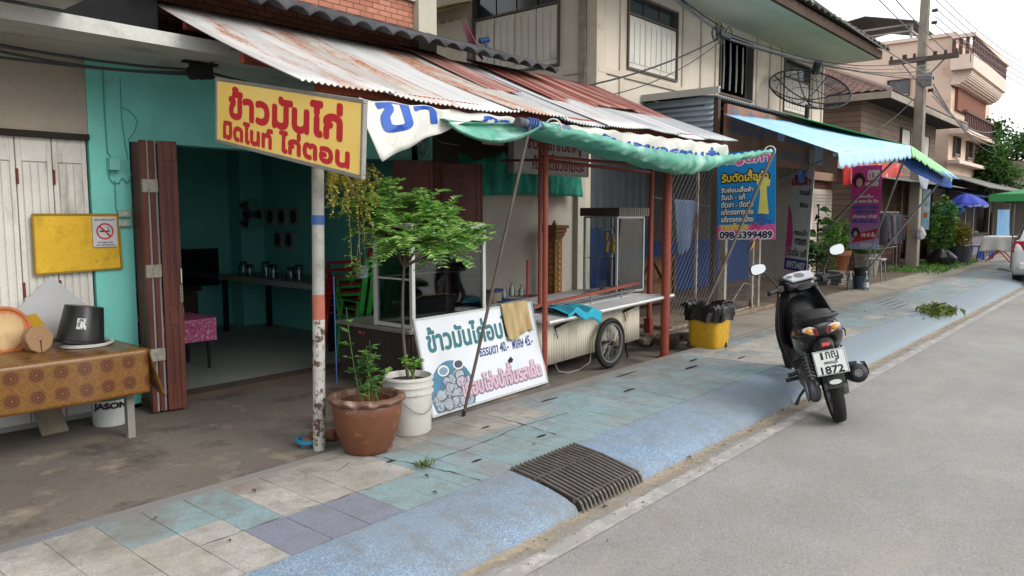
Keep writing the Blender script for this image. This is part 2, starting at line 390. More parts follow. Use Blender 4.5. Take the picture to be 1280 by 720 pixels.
for pts, w_ in (([(2.72, 3.60), (2.78, 3.42), (2.83, 3.15), (2.87, 2.9), (2.88, 2.69)], .008), ([(2.85, 3.12), (3.4, 3.14), (3.85, 3.20), (4.3, 3.16)], .006), ([(3.9, 3.62), (3.86, 3.2), (3.82, 2.9)], .007), ([(1.5, 3.05), (1.9, 3.07), (2.5, 3.05)], .004), ([(5.2, 2.7), (5.25, 3.1), (5.22, 3.6)], .006), ([(6.8, 3.62), (6.9, 3.2), (6.85, 2.7)], .006), ([(2.3, 3.45), (2.36, 3.5), (2.48, 3.4), (2.6, 3.46)], .003)): crack(pts, w_)
struct(mb, 'pavement', [M_grout, M_tile_a, M_tile_b, M_tile_teal, M_tile_blue, M_tile_purple, M_hole])
mb = MB(); mb.box(-4, 50, 3.702, 3.775, -.02, .131) if False else mb.box(-4, 50, 3.634, 3.71, .05, .1335); struct(mb, 'pavement_edge_strip', M_strip)
# forecourts
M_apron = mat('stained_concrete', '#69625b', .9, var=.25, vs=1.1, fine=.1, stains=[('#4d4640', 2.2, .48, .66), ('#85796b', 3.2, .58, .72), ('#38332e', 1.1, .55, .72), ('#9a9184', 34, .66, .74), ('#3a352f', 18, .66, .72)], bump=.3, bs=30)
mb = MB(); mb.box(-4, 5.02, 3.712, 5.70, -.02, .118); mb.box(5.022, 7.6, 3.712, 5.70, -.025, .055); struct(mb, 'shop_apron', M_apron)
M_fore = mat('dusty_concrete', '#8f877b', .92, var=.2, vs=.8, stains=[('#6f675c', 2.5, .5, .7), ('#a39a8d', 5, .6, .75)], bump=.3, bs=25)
mb = MB(); mb.box(7.604, 50, 3.712, 4.5, -.02, .108); struct(mb, 'forecourt', M_fore)
M_dark_floor = mat('swept_earth_floor', '#5d4f43', .92, var=.25, vs=1.2, stains=[('#74665a', 3, .5, .7)], bump=.2)
mb = MB(); mb.box(7.604, 50, 4.504, 12, -.02, .11); mb.box(5.5, 7.6, 5.704, 9, -.02, .06); struct(mb, 'yard_floor', M_dark_floor)

# grit, leaf litter and pebbles along the gutter
mb = MB(); rn = random.Random(61)
for q in range(260):
    x = rn.uniform(.6, 14) if q % 3 else rn.uniform(1, 7); y = 2.2-abs(rn.gauss(0, .10)) ; r = rn.uniform(.0015, .005)
    mb.cbox((x, y, .006+r*.5), (r*2, r*1.4, r), (rn.random(), rn.random(), rn.random()*6))
o = mb.build('grit', mat('grit', '#6e655a', .95, var=.4, vs=40)); tag(o, 'grit and small stones gathered along the road edge', 'grit', kind='stuff')
mb = MB()
for q in range(26):
    x = rn.uniform(1.2, 12); y = 2.21-abs(rn.gauss(0, .05)) if q % 2 else rn.uniform(2.7, 3.6); z = .01 if y < 2.25 else .135; a = rn.uniform(0, 6.28); mb.leaf((x, y, z), (math.cos(a), math.sin(a), .15), rn.uniform(.02, .05), .016, bend=.25)
o = mb.build('leaf_litter', mat('dry_leaf', '#6d4a2c', .9, var=.4, vs=30)); tag(o, 'dry brown leaves scattered over pavement and gutter', 'leaves', kind='stuff')
# ================================================================ BUILDINGS
M_teal = mat('teal_wall_paint', '#78c9bf', .75, var=.08, vs=1.5, stains=[('#66b3a9', 1.6, .45, .7), ('#7f958b', 6, .62, .74), ('#93a79c', 3, .66, .76, (1, 1, .3))], bump=.05)
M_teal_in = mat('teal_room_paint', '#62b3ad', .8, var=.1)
M_beige = mat('dirty_beige_render', '#a0978b', .85, var=.1, vs=1.5, stains=[('#7d766c', 3, .5, .7)])
M_soffit = mat('dirty_white_soffit', '#b3b5b0', .85, var=.12, vs=1.2, stains=[('#7b7d79', 2, .52, .7)])
M_dark = mat('dark_wood_and_shade', '#2b2622', .9, var=.2)  # dark woodwork, and shade painted into unlit rooms and roof undersides
M_whitewood = mat('weathered_white_wood', '#c9c7c0', .8, var=.1, vs=3, stains=[('#8c877c', 5, .55, .72, (1, 1, .25)), ('#6d6457', 8, .68, .78, (1, 1, .2))], bump=.1)
M_brown = mat('brown_door_varnish', '#5a3028', .45, var=.2, vs=4, stains=[('#47251f', 6, .5, .7, (1, 1, .2))])
M_greyedge = mat('grey_aluminium_edge', '#8d9091', .5, .3, var=.15)
M_brick = None
def brick():
    k = NT('facing_brick'); v = k.coord('Object', rot=(R(90), 0, 0))
    b = k.n('TexBrick'); b.inputs['Scale'].default_value = 1; b.inputs['Brick Width'].default_value = .15; b.inputs['Row Height'].default_value = .05
    b.inputs['Mortar Size'].default_value = .0045; b.inputs['Mortar Smooth'].default_value = .2
    b.inputs['Color1'].default_value = (*rgb('#ab7560'), 1); b.inputs['Color2'].default_value = (*rgb('#97604d'), 1); b.inputs['Mortar'].default_value = (*rgb('#4c342b'), 1)
    k.l(v, b.inputs['Vector'])
    c = k.mix(k.ramp(k.noise(v, 6, 8), [(.45, 0), (.75, .6)]), b.outputs[0], rgb('#8a5747')); k.bump(b.outputs['Fac'], -.5, .008)
    return k.out(c, .8)
M_brick = brick()
# ---- teal shophouse -------------------------------------------------
sh = thing('shophouse', 'teal two storey shophouse with open brown folding doors and brick upper wall', 'shophouse', (3.7, 5.7, .118))
mb = MB(); mb.box(2.13, 2.40, 5.7, 5.86, .12, 2.61); mb.box(2.40, 5.20, 5.7, 5.86, 2.075, 2.61); mb.box(5.12, 5.40, 5.7, 5.86, .12, 2.61); mb.box(5.2, 5.40, 5.7, 5.86, 2.075, 2.61) if False else None
mb.box(5.20, 5.40, 5.7, 5.86, 2.075, 2.61) if False else None
mb.build('front_wall', M_teal, sh)
mb = MB(); mb.box(-3, 2.128, 5.705, 5.86, 2.10, 2.61); mb.build('side_wall', M_beige, sh)
mb = MB(); mb.box(-3, 2.128, 5.675, 5.86, 2.06, 2.10); mb.build('door_lintel', M_dark, sh)
x = 2.118
for i in range(9):
    mb = MB(); w_ = .218; a = x-w_
    mb.box(a+.003, x-.003, 5.73, 5.765, .13, 2.06)
    for q in (0, 1): mb.box(a+.003+q*(w_-.036), a+.033+q*(w_-.036), 5.718, 5.73, .13, 2.06)
    mb.box(a+.033, x-.033, 5.718, 5.73, .13, .3); mb.box(a+.033, x-.033, 5.718, 5.73, 1.9, 2.06)
    for q in range(3): mb.box(a+.04+q*.047, a+.078+q*.047, 5.722, 5.73, .31, 1.89)
    lf = mb.build('door_leaf', M_whitewood, sh, bevel=.003, seg=1)
    if i in (0, 1, 3):
        for hz in (.62, 1.05, 1.8):
            hb = MB(); hb.tube([(a+.004, 5.712, hz-.05), (a+.004, 5.712, hz+.05)], .008, 6); hb.build('hinge', mat('rusty_hinge', '#6b3328', .8), lf)
    x -= w_
# canopy slab and its soffit, upper wall
mb = MB(); mb.box(-3, 5.38, 4.86, 5.70, 2.613, 2.70); mb.build('canopy_slab', M_soffit, sh)
mb = MB(); mb.box(-3, 1.72, 4.36, 4.855, 2.72, 2.77); mb.build('eave_panel', M_soffit, sh)
mb = MB(); mb.box(1.6, 2.37, 5.1, 5.68, 2.703, 3.25); mb.build('eave_dark_box', mat('eave_dark_fill', '#151618', .95, var=.3, vs=9), sh)  # solid box, coloured black to keep the gap above the canopy dark
mb = MB(); mb.box(-3, 5.18, 5.72, 5.86, 2.70, 7.2); mb.build('brick_wall', M_brick, sh)
mb = MB(); mb.box(5.18, 5.42, 5.64, 9.5, 2.70, 7.2); mb.box(-3, 5.176, 5.68, 5.72, 3.62, 3.85); mb.build('pilaster', mat('cream_column_paint', '#aaa697', .8, var=.1, stains=[('#8d897b', 3, .55, .75)]), sh)
# the room
mb = MB(); mb.box(-3, 5.40, 5.7, 9.1, .06, .15); mb.build('room_floor', mat('grey_room_tiles', '#8d918c', .45, var=.1, vs=2), sh)
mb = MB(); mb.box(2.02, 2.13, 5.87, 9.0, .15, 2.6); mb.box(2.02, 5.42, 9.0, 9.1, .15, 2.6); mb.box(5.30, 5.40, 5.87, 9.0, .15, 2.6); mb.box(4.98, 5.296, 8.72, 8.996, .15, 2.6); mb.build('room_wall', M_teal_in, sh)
mb = MB(); mb.box(-3, 5.4, 5.865, 9.1, 2.62, 2.70); mb.build('room_ceiling', M_soffit, sh)
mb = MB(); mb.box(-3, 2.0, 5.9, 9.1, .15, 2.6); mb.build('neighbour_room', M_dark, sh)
mb = MB(); mb.box(2.4, 5.3, 5.60, 5.80, .1185, .165); mb.build('door_sill', mat('worn_sill', '#4c4139', .9), sh)
# folded brown door leaves, left stack
def leaf_panel(p0, p1, z0, z1, th, name='folded_leaf', groove=True):
    M = frame((p0[0], p0[1], z0), (p1[0]-p0[0], p1[1]-p0[1], 0), (0, 0, 1)); W = math.hypot(p1[0]-p0[0], p1[1]-p0[1]); H = z1-z0
    mb = MB(M); mb.box(0, W, 0, H, -th/2, th/2-.006)
    s_ = .035
    mb.box(0, s_, 0, H, th/2-.006, th/2+.004); mb.box(W-s_, W, 0, H, th/2-.006, th/2+.004)
    for a, b in ((0, .16), (.62, .72), (H-.14, H)): mb.box(s_, W-s_, a, b, th/2-.006, th/2+.004)
    if W > .12:
        mb.box(W/2-.012, W/2+.012, .2, .6, th/2-.006, th/2+.001); mb.box(W/2-.012, W/2+.012, .76, H-.18, th/2-.006, th/2+.001)
    return mb.build(name, M_brown, sh, bevel=.003, seg=1)
for i, (xx, yf) in enumerate([(2.372, 5.40), (2.425, 5.40)]):
    mb = MB(); mb.box(xx-.017, xx+.017, yf, 5.69 if i else 5.45, .135, 2.065); mb.build('folded_leaf', M_brown, sh, bevel=.003, seg=1)
    mb = MB(); mb.box(xx+.019, xx+.034, yf+.012, yf+.06, .135, 2.06); mb.build('leaf_edge', M_greyedge, sh)
    for z in (.55, 1.15, 1.75):
        mb = MB(); mb.box(xx-.02, xx+.032, yf-.004, yf+.016, z-.045, z+.045); mb.build('hinge_plate', mat('speckled_hinge_plate', '#8d8a7e', .6, var=.3, vs=40), sh)
leaf_panel((2.466, 5.41), (2.59, 5.38), .135, 2.065, .035)
mb = MB(); mb.tube([(2.58, 5.37, 1.17), (2.57, 5.34, 1.16), (2.57, 5.34, 1.06), (2.58, 5.37, 1.05)], .008, 6)
for q in range(5): mb.tube([(2.688+.004*(q % 2), 5.305, 1.05-q*.022+.014*math.cos(t)) if False else (2.568+.008*math.sin(t), 5.343, 1.03-q*.024+.015*math.cos(t)) for t in [k_*.785 for k_ in range(9)]], .0028, 5)
mb.build('door_chain', mat('chrome_chain', '#b9bab8', .25, .9), sh, smooth=40)
# right stack
leaf_panel((4.80, 5.62), (5.10, 5.38), .135, 2.065, .04); leaf_panel((5.12, 5.38), (5.40, 5.58), .135, 2.065, .04); leaf_panel((5.42, 5.58), (5.72, 5.34), .135, 2.065, .04); leaf_panel((5.73, 5.34), (5.90, 5.50), .135, 2.065, .04)
# fixtures on the teal wall
def fixture(name, label, cat, c, d, col, extra=None):
    t = thing(name, label, cat, c)
    mb = MB(); mb.cbox(c, d); mb.build('casing', mat(name+'_plastic_'+col[1:], col, .5), t, bevel=.006)
    if extra: extra(t)
    return t
def bk(t):
    mb = MB(); p = at(146, 213, Y=5.67); mb.cbox((p.x, 5.655, p.z+.035), (.02, .012, .03)); mb.build('switch_lever', mat('dark_plastic', '#232325', .5), t)
    mb = MB(); mb.tube([at(a, b, Y=5.692) for a, b in ((137, 205), (136, 222), (141, 229), (149, 229), (152, 222), (158, 229), (162, 226), (164, 215))], .004, 6); mb.tube([at(a, b, Y=5.692) for a, b in ((143, 226), (145, 260), (148, 270))], .004, 6); mb.tube([at(a, b, Y=5.692) for a, b in ((128, 82), (130, 130), (134, 190), (141, 200))], .004, 6); mb.tube([at(a, b, Y=5.692) for a, b in ((150, 96), (152, 150), (157, 185), (160, 200))], .003, 6)
    mb.tube([at(a, b, Y=5.69) for a, b in ((151, 134), (160, 137), (168, 145), (172, 152), (168, 165), (160, 175))], .003, 5)
    mb.build('cable', mat('teal_painted_cable', '#4b8f89', .7), t)
p = at(142, 205, Y=5.67); fixture('breaker_box', 'small teal painted breaker box with looping cables on the teal wall', 'breaker box', (p.x, 5.668, p.z), (.075, .06, .09), '#73b5ab', bk)
for (py, zz, lab) in ((267, .05, 'grey switch plate beside the folded brown doors, upper of the two'), (279, .06, 'grey socket plate beside the folded brown doors, lower of the two')):
    p = at(156, py, Y=5.68); t = fixture('wall_outlet', lab, 'wall outlet', (p.x, 5.684, p.z), (.09, .03, .05), '#8fa39a')
    t['group'] = 'outlets on the teal wall'; mb = MB(); mb.cbox((p.x, 5.667, p.z), (.02, .006, .02)); mb.build('rocker', mat('ivory_switch', '#b7b5a0', .5), t)
# power meter and wires on the right end of the teal wall
p = at(524, 176, Y=5.66); t = fixture('power_socket', 'white switch box with tangled wires on teal wall below the striped white banner', 'switch box', (p.x, 5.665, p.z), (.07, .06, .10), '#b8b9b2')
mb = MB(); rn = random.Random(4)
for q in range(5):
    pts = [at(524+rn.uniform(-4, 12), 172+rn.uniform(-4, 4), Y=5.64), at(516+rn.uniform(-6, 4), 186+rn.uniform(-3, 6), Y=5.63), at(528+rn.uniform(-4, 8), 194+rn.uniform(-3, 6), Y=5.63), at(537+rn.uniform(-6, 6), 178+rn.uniform(-6, 6), Y=5.63)]
    mb.tube(bez(pts[0], pts[1], pts[2], 6)+bez(pts[2], pts[3], pts[0], 6)[1:], .0035, 5)
mb.tube([at(540, 170, Y=5.5), at(552, 178, Y=5.3), at(575, 182, Y=5.2)], .006, 5); mb.build('wire', mat('grey_wire', '#5c5f5e', .6), t)
# ---- annex: white wall stall bay ------------------------------------
M_white_wall = mat('stained_white_wall', '#a49e94', .85, var=.08, vs=1.3, stains=[('#8b8479', 1.6, .5, .72), ('#3d3831', 5.5, .69, .735), ('#766e63', 3, .62, .72)])
an = thing('stall_bay', 'white walled food stall bay beneath the tin roof', 'stall bay', (6.9, 5.7, .11))
mb = MB(); mb.box(5.95, 8.06, 5.86, 5.98, .11, 1.98); mb.build('rear_wall', M_white_wall, an)
mb = MB(); mb.box(8.06, 8.22, 5.78, 5.98, .11, 2.35); mb.build('column', mat('chalky_column', '#a8a59b', .85, var=.1, stains=[('#7c766b', 3, .55, .75)]), an)
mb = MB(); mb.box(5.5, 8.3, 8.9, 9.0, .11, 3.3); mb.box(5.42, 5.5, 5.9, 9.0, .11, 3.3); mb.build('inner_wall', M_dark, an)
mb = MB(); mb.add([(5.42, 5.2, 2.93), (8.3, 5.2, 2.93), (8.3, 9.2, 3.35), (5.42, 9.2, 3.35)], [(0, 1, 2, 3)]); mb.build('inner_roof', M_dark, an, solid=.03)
# ---- cream two storey house -----------------------------------------
M_cream = mat('cream_panel_paint', '#c3baad', .8, var=.05, vs=1.2, stains=[('#9b9080', 1.8, .55, .78, (1, 1, .35)), ('#8d8373', 5, .68, .8, (1, 1, .3))])
M_cream_trim = mat('cream_trim', '#bbb1a2', .75, var=.08, stains=[('#8f8472', 4, .6, .75)])
M_shutter = mat('white_shutter_paint', '#c9c7be', .7, var=.06, vs=2, stains=[('#99958a', 4, .58, .75, (1, 1, .25))])
M_pane = mat('dark_window_pane', '#2d343c', .12, spec=.6, var=.1)
M_wframe = mat('dark_window_frame', '#57504a', .7)
ch = thing('two_storey_house', 'cream two storey timber house with white shutters and deep grey eaves', 'house', (12, 5.7, .1))
mb = MB()
mb.box(8.32, 16.9, 5.7, 5.82, 3.0, 3.53); mb.box(8.32, 16.9, 5.7, 5.82, 4.55, 4.9)
for a, b in ((8.32, 9.05), (10.45, 11.88), (13.2, 14.65), (16.05, 16.9)): mb.box(a, b, 5.7, 5.82, 3.53, 4.55)
mb.box(8.32, 8.44, 5.82, 6.28, 3.0, 5.4); mb.box(8.32, 8.44, 6.28, 7.88, 3.0, 3.54); mb.box(8.32, 8.44, 6.28, 7.88, 4.95, 5.4); mb.box(8.32, 8.44, 7.88, 12, 3.0, 5.4)
mb.box(8.32, 16.9, 11.9, 12, .1, 5.4); mb.box(16.78, 16.9, 5.82, 11.9, .1, 5.4)
mb.build('wall', M_cream, ch)
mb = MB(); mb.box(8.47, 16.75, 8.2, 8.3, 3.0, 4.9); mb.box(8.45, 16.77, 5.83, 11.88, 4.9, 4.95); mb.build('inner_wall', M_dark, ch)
mb = MB()
for x in (8.305, 8.86, 10.6, 11.2, 11.72, 13.36, 13.95, 14.5, 16.2, 16.78): mb.box(x, x+.09 if x != 8.305 else x+.22, 5.675, 5.70, 3.1, 4.7)
mb.box(8.33, 16.9, 5.67, 5.70, 3.40, 3.47); mb.box(8.297, 8.32, 5.835, 6.2, 3.40, 3.47); mb.box(8.293, 8.3045, 5.672, 5.83, 2.9, 5.3); mb.build('batten', M_cream_trim, ch)
mb = MB(); mb.box(8.27, 8.312, 5.84, 5.95, 2.9, 5.3); mb.build('drainpipe_stain', mat('grey_cement_band', '#86827a', .9, var=.25, vs=8), ch)
def house_window(name, M, W, H, hp, leaves, open_=False, parent=ch):
    """M: frame at the lower left seen from outside"""
    mb = MB(M); t = .032
    for a in ((0, W, 0, t), (0, W, H-t, H), (0, t, t, H-t), (W-t, W, t, H-t)): mb.box(a[0], a[1], a[2], a[3], -.08, .03)
    if hp: mb.box(t, W-t, H-hp-.03, H-hp, -.07, .02)
    f = mb.build(name, M_wframe, parent)
    if hp:
        mb = MB(M); n = leaves
        for q in range(n): mb.box(t+(W-2*t)*q/n+.012, t+(W-2*t)*(q+1)/n-.012, H-hp, H-t, -.05, -.042)
        mb.build('pane', M_pane, f)
    if open_:
        mb = MB(M); mb.box(t, W-t, t, H-hp-.03 if hp else H-t, -.9, -.88); mb.build('dark_room', M_dark, f)
        mb = MB(M)
        for q in range(4):
            xx = W*(.22+.19*q); mb.tube([(xx, H-.1, -.06), (xx+.01, H*.5, -.06), (xx, H*.12, -.06)], [.012, .02, .014], 6)
        mb.build('bar', M_greyedge, f)
    else:
        for q in range(leaves):
            a = t+(W-2*t)*q/leaves+.006; b = t+(W-2*t)*(q+1)/leaves-.006; top = H-hp-.035 if hp else H-t-.005
            mb = MB(M); mb.box(a, b, t+.005, top, -.03, .0)
            for z in range(3):
                xx = a+(b-a)*(z+.5)/3; mb.box(xx-(b-a)/7.5, xx+(b-a)/7.5, t+.07, top-.07, 0, .01)
            mb.build('shutter', M_shutter, f, bevel=.003, seg=1)
    return f
house_window('window', frame((9.05, 5.7, 3.53), (1, 0, 0), (0, 0, 1)), 1.4, 1.02, .25, 3)
house_window('window', frame((11.88, 5.7, 3.53), (1, 0, 0), (0, 0, 1)), 1.32, 1.02, 0, 2, True)
house_window('window', frame((14.65, 5.7, 3.53), (1, 0, 0), (0, 0, 1)), 1.4, 1.02, .33, 3)
house_window('window', frame((8.32, 7.88, 3.54), (0, -1, 0), (0, 0, 1)), 1.6, 1.41, .56, 4)
# eaves: sloping soffit, fascia, tiled roof
mb = MB(); mb.add([(6.5, 4.62, 4.78), (16.85, 4.62, 4.72), (16.85, 5.72, 4.69), (6.5, 5.72, 4.72)], [(0, 1, 2, 3)]); mb.build('soffit', mat('grey_green_soffit', '#c6c9bd', .8, var=.05), ch, solid=.03)
mb = MB(); mb.box(6.4, 16.9, 4.55, 4.61, 4.70, 4.86); mb.box(16.86, 16.9, 4.61, 12, 4.70, 4.86); mb.build('fascia', mat('brown_fascia', '#4a3a31', .85, var=.2), ch)
mb = MB(); n = 60
mb.surf(lambda u, v_: (6.3+10.7*u, 4.44+v_*4.3, 4.87+.05*abs(math.sin(u*math.pi*36))+v_*1.9), 216, 2); mb.build('roof', mat('grey_roof_tiles', '#5d524b', .9, var=.25, vs=2), ch, solid=.03)
mb = MB(); mb.surf(lambda u, v_: (6.3+10.7*u, 13.1-v_*4.4, 4.9+v_*1.9), 4, 2); mb.build('rear_roof', mat('grey_roof_tiles', '#5d524b'), ch, solid=.03)
# back panel with spiked top and yellow awning
mb = MB(); mb.box(8.24, 8.30, 7.92, 9.6, 3.1, 4.42)
for q in range(9): mb.box(8.25, 8.29, 7.98+q*.18, 8.02+q*.18, 4.42, 4.47)
mb.build('side_panel', mat('chalk_panel', '#bdb5a7', .85, var=.1, stains=[('#5d554a', 3.5, .62, .72, (1, 1, .3))]), ch)
mb = MB(); mb.surf(lambda u, v_: (8.30-.5*v_, 7.88+1.9*u, 4.66-.16*v_+.012*math.sin(u*120)), 120, 1); mb.build('side_awning', mat('yellow_sheet', '#ab8d42', .6, var=.15), ch, solid=.004)
# lean-to roof, gable sheet
M_galv_dark = mat('weathered_grey_sheet', '#5b646a', .6, .3, var=.15, vs=2, stains=[('#454a4e', 3, .55, .7)])  # no recess is cut; the slab's dull colour paints in its shade
mb = MB(); mb.surf(lambda u, v_: (9.46+7.6*u, 4.56+1.13*v_, 3.10+.10*v_+.016*math.sin(u*7.6/.076*2*math.pi)), 800, 1); mb.build('lean_to_roof', M_galv_dark, ch, solid=.004, smooth=60)
mb = MB(); mb.box(9.44, 9.49, 4.52, 5.70, 3.20, 3.225); mb.box(9.43, 9.455, 4.52, 5.7, 3.13, 3.20); mb.build('roof_trim', mat('pale_trim', '#a2a29c', .7), ch)
mb = MB(); mb.surf(lambda u, v_: (9.50+.012*math.sin(v_*55), 4.62+1.06*u, 2.45+.66*v_), 2, 140); mb.build('gable_sheet', mat('blue_grey_sheet', '#78838b', .55, .3, var=.12, stains=[('#5a6269', 2, .5, .7)]), ch, solid=.004, smooth=60)
for x in (9.56,): mb = MB(); mb.bar((x, 4.6, .1), (x, 4.6, 3.08), .07); mb.build('post', mat('dark_rust_steel', '#4a3a34', .8), ch)
# shop below: back wall with the room's shade in its colour, blue dado
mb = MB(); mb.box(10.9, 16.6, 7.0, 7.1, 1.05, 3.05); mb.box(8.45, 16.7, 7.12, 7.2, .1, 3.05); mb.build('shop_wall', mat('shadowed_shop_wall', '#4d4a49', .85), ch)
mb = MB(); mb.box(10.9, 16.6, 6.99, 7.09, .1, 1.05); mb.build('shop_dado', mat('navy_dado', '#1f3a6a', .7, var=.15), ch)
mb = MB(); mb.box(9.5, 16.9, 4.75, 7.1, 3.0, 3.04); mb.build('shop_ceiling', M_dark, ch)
# breeze block pier and fascia, set back beside the shop
mb = MB(); mb.box(16.95, 18.5, 5.96, 6.08, .1, 2.12)
for q in range(27): mb.box(16.96, 18.49, 5.935, 5.96, .12+q*.072, .178+q*.072)
mb.build('block_pier', mat('pale_block', '#b3a9a0', .85, var=.12), ch)
mb = MB()
for q in range(8): mb.bar((17.0+q*.185, 5.95, 2.14), (17.18+q*.185, 5.95, 2.30), .016); mb.bar((17.18+q*.185, 5.95, 2.14), (17.0+q*.185, 5.95, 2.30), .016)
mb.box(16.95, 18.5, 6.0, 6.05, 2.12, 2.31); mb.build('lattice', mat('brown_lattice', '#6b4a3f', .8), ch)
mb = MB(); mb.box(16.5, 19.2, 5.84, 6.08, 2.31, 2.82); mb.build('brown_fascia_board', mat('dusty_brown_board', '#8a6f60', .8, var=.1), ch)
# signboard wall above the shop
sb = thing('shop_signboard', 'faded orange signboard with grey Thai lettering under the blue awning', 'signboard', (11.9, 4.5, 2.35))
mb = MB(); mb.box(9.66, 14.25, 4.5, 4.55, 2.28, 3.02); mb.build('board', mat('faded_orange_board', '#80604f', .8, var=.2, vs=2, stains=[('#6a4a40', 2.5, .5, .7)]), sb)
M = frame((9.66, 4.5, 2.28), (1, 0, 0), (0, 0, 1)); mb = MB(); write(mb, M, 'รับตัดผ้า', .12, .38, 1.5, .33, .022, .004); mb.build('lettering', mat('blue_grey_letters', '#4c5a6e', .6), sb); mb = MB(); write(mb, M, 'ตัดเย็บ', 2.15, .38, 1.1, .33, .022, .004); mb.build('lettering', mat('blue_grey_letters', '#4c5a6e', .6), sb); mb = MB(); write(mb, M, 'แก้ชุดทำงาน', 1.8, .06, 2.3, .22, .012, .004); mb.build('lettering', mat('blue_grey_letters', '#4c5a6e', .6), sb)
mb = MB(M); mb.box(1.72, 2.0, .38, .70, .006, .012); mb.box(3.3, 3.75, .1, .72, .006, .014); mb.build('patch', mat('pale_blue_patch', '#7d90a8', .7), sb)
# ================================================================ TIN ROOF AND STALL FRAME
def tin(name, base, rust, lo, hi, metal=.35, streak=True):
    k = NT(name); v = k.coord()
    vs_ = k.coord(sc=(3.0, .35, .35))
    c = k.mix(k.ramp(k.noise(vs_, 1.6, 8, .65), [(.35, 0), (.65, 1)]), rgb(base), tuple(x*.72 for x in rgb(base)))
    c = k.mix(k.ramp(k.noise(k.coord(sc=(9, .25, .25)), 1.5, 4), [(.45, 0), (.7, .5)]), c, rgb('#cfcdc8'))
    m1 = k.math('MULTIPLY', k.ramp(k.noise(k.coord(sc=(2.2, .5, .5)), 1.3, 10, .72), [(lo, 0), (hi, 1)]), k.ramp(k.noise(v, 12, 8, .7), [(.35, .35), (.6, 1)]))
    c = k.mix(m1, c, rgb(rust)); c = k.mix(k.ramp(k.noise(v, 17, 6, .7), [(.66, 0), (.72, .8)]), c, rgb('#5d3a28'))
    return k.out(c, .55, metal, .4)
M_tin = [tin('galvanised_sheet', '#bfc0bf', '#96592f', .51, .62, .2), tin('rusty_galvanised_sheet', '#b5b3ae', '#965a32', .47, .58, .2), tin('pale_galvanised_sheet', '#c2c4c5', '#8d6a4c', .60, .70, .2), tin('grey_galvanised_sheet', '#a2a7ab', '#7b604c', .60, .72, .2)]
M_redtin = tin('oxide_red_sheet', '#7f3a2d', '#6b3024', .5, .7, .1)
tr = thing('tin_roof', 'rusty corrugated tin roof with red oxide sheets over the food stall', 'roof', (5.2, 4.5, 2.2))
EY, EZ, TY_, TZ = 3.58, 2.275, 5.32, 3.0
def rp(X, t, dz=0):      # t 0 eave .. 1 top ; roof rises a little along the street
    y = EY+(TY_-EY)*t; z = EZ+.013*(X-2.43)+(TZ-EZ)*t*(1-.03*(X-2.4)/5.5)-.02*math.sin(math.pi*t)
    return (X, y, z+dz)
def sheet(x0, x1, t0, t1, lift, m, name='roof_sheet', ragged=0, seed=1):
    rn = random.Random(seed); mb = MB(); P_ = .042; n = max(8, int((x1-x0)/P_*10)); off = [rn.uniform(-1, 1)*ragged for _ in range(40)]
    def fn(u, v_):
        X = x0+(x1-x0)*u; a = t0+off[int(u*39)]*.3 if False else t0
        t = a+(t1-a)*v_; w_ = .0065*math.sin(2*math.pi*X/P_)
        sg = -.012*math.sin(math.pi*u)*(1-v_)+(.02*math.sin(X*2.1+seed)-.012)*(1-v_)**2
        return Vector(rp(X+.015*seed % .03*v_, t, lift+w_+sg))
    mb.surf(fn, n, 8); return mb.build(name, m, tr, solid=.0018, smooth=50)
xs = [2.43, 3.05, 3.62, 4.22, 4.80, 5.42, 6.02, 6.62, 7.24, 7.90]; mm = [0, 1, 2, 1, 3, 2, 3, 2, 3]
for i in range(9):
    sheet(xs[i]-.03, xs[i+1]+.04, -.008+.012*(i % 3 == 1), 1.02, .004*(i % 2), M_tin[mm[i]], seed=i+2)
for x0, x1, t0 in ((4.66, 5.12, .40), (5.55, 6.32, .41), (6.29, 7.10, .43), (7.07, 7.87, .44)):
    sheet(x0, x1, t0, 1.04, .036, M_redtin, 'red_roof_sheet', seed=int(x0*10))
# fibre cement tiles of the shophouse lap over the top of the tin
mb = MB(); mb.surf(lambda u, v_: (2.2+4.25*u, 4.88+.86*v_, 3.015+.30*v_+.052*abs(math.sin(u*4.25/.20*math.pi))**.8*(1 if True else 0)), 340, 3)
mb.build('tile_course', mat('black_fibre_cement', '#45464a', .9, var=.25, vs=3, stains=[('#2c2d30', 5, .5, .65), ('#6a6b6c', 9, .62, .72)]), tr, solid=.014, smooth=60)
# purlins: red oxide box steel, two ends showing at the left
M_redsteel = mat('red_oxide_steel', '#8a4434', .7, var=.15, vs=4, stains=[('#5e2f26', 6, .55, .72)])
for (Y_, dz, x0) in ((3.72, -.055, 2.62), (4.25, -.055, 2.47), (4.62, -.055, 2.62), (5.0, -.055, 2.50)):
    t = (Y_-EY)/(TY_-EY); a = rp(x0, t, dz); b = rp(7.85, t, dz); mb = MB(); mb.bar(a, b, .045, .055); mb.build('purlin', M_redsteel, tr)
for X_ in (4.97, 6.98):
    mb = MB(); mb.bar(rp(X_, .04, -.14), rp(X_, .98, -.14), .05, .05); mb.build('rafter', M_redsteel, tr)
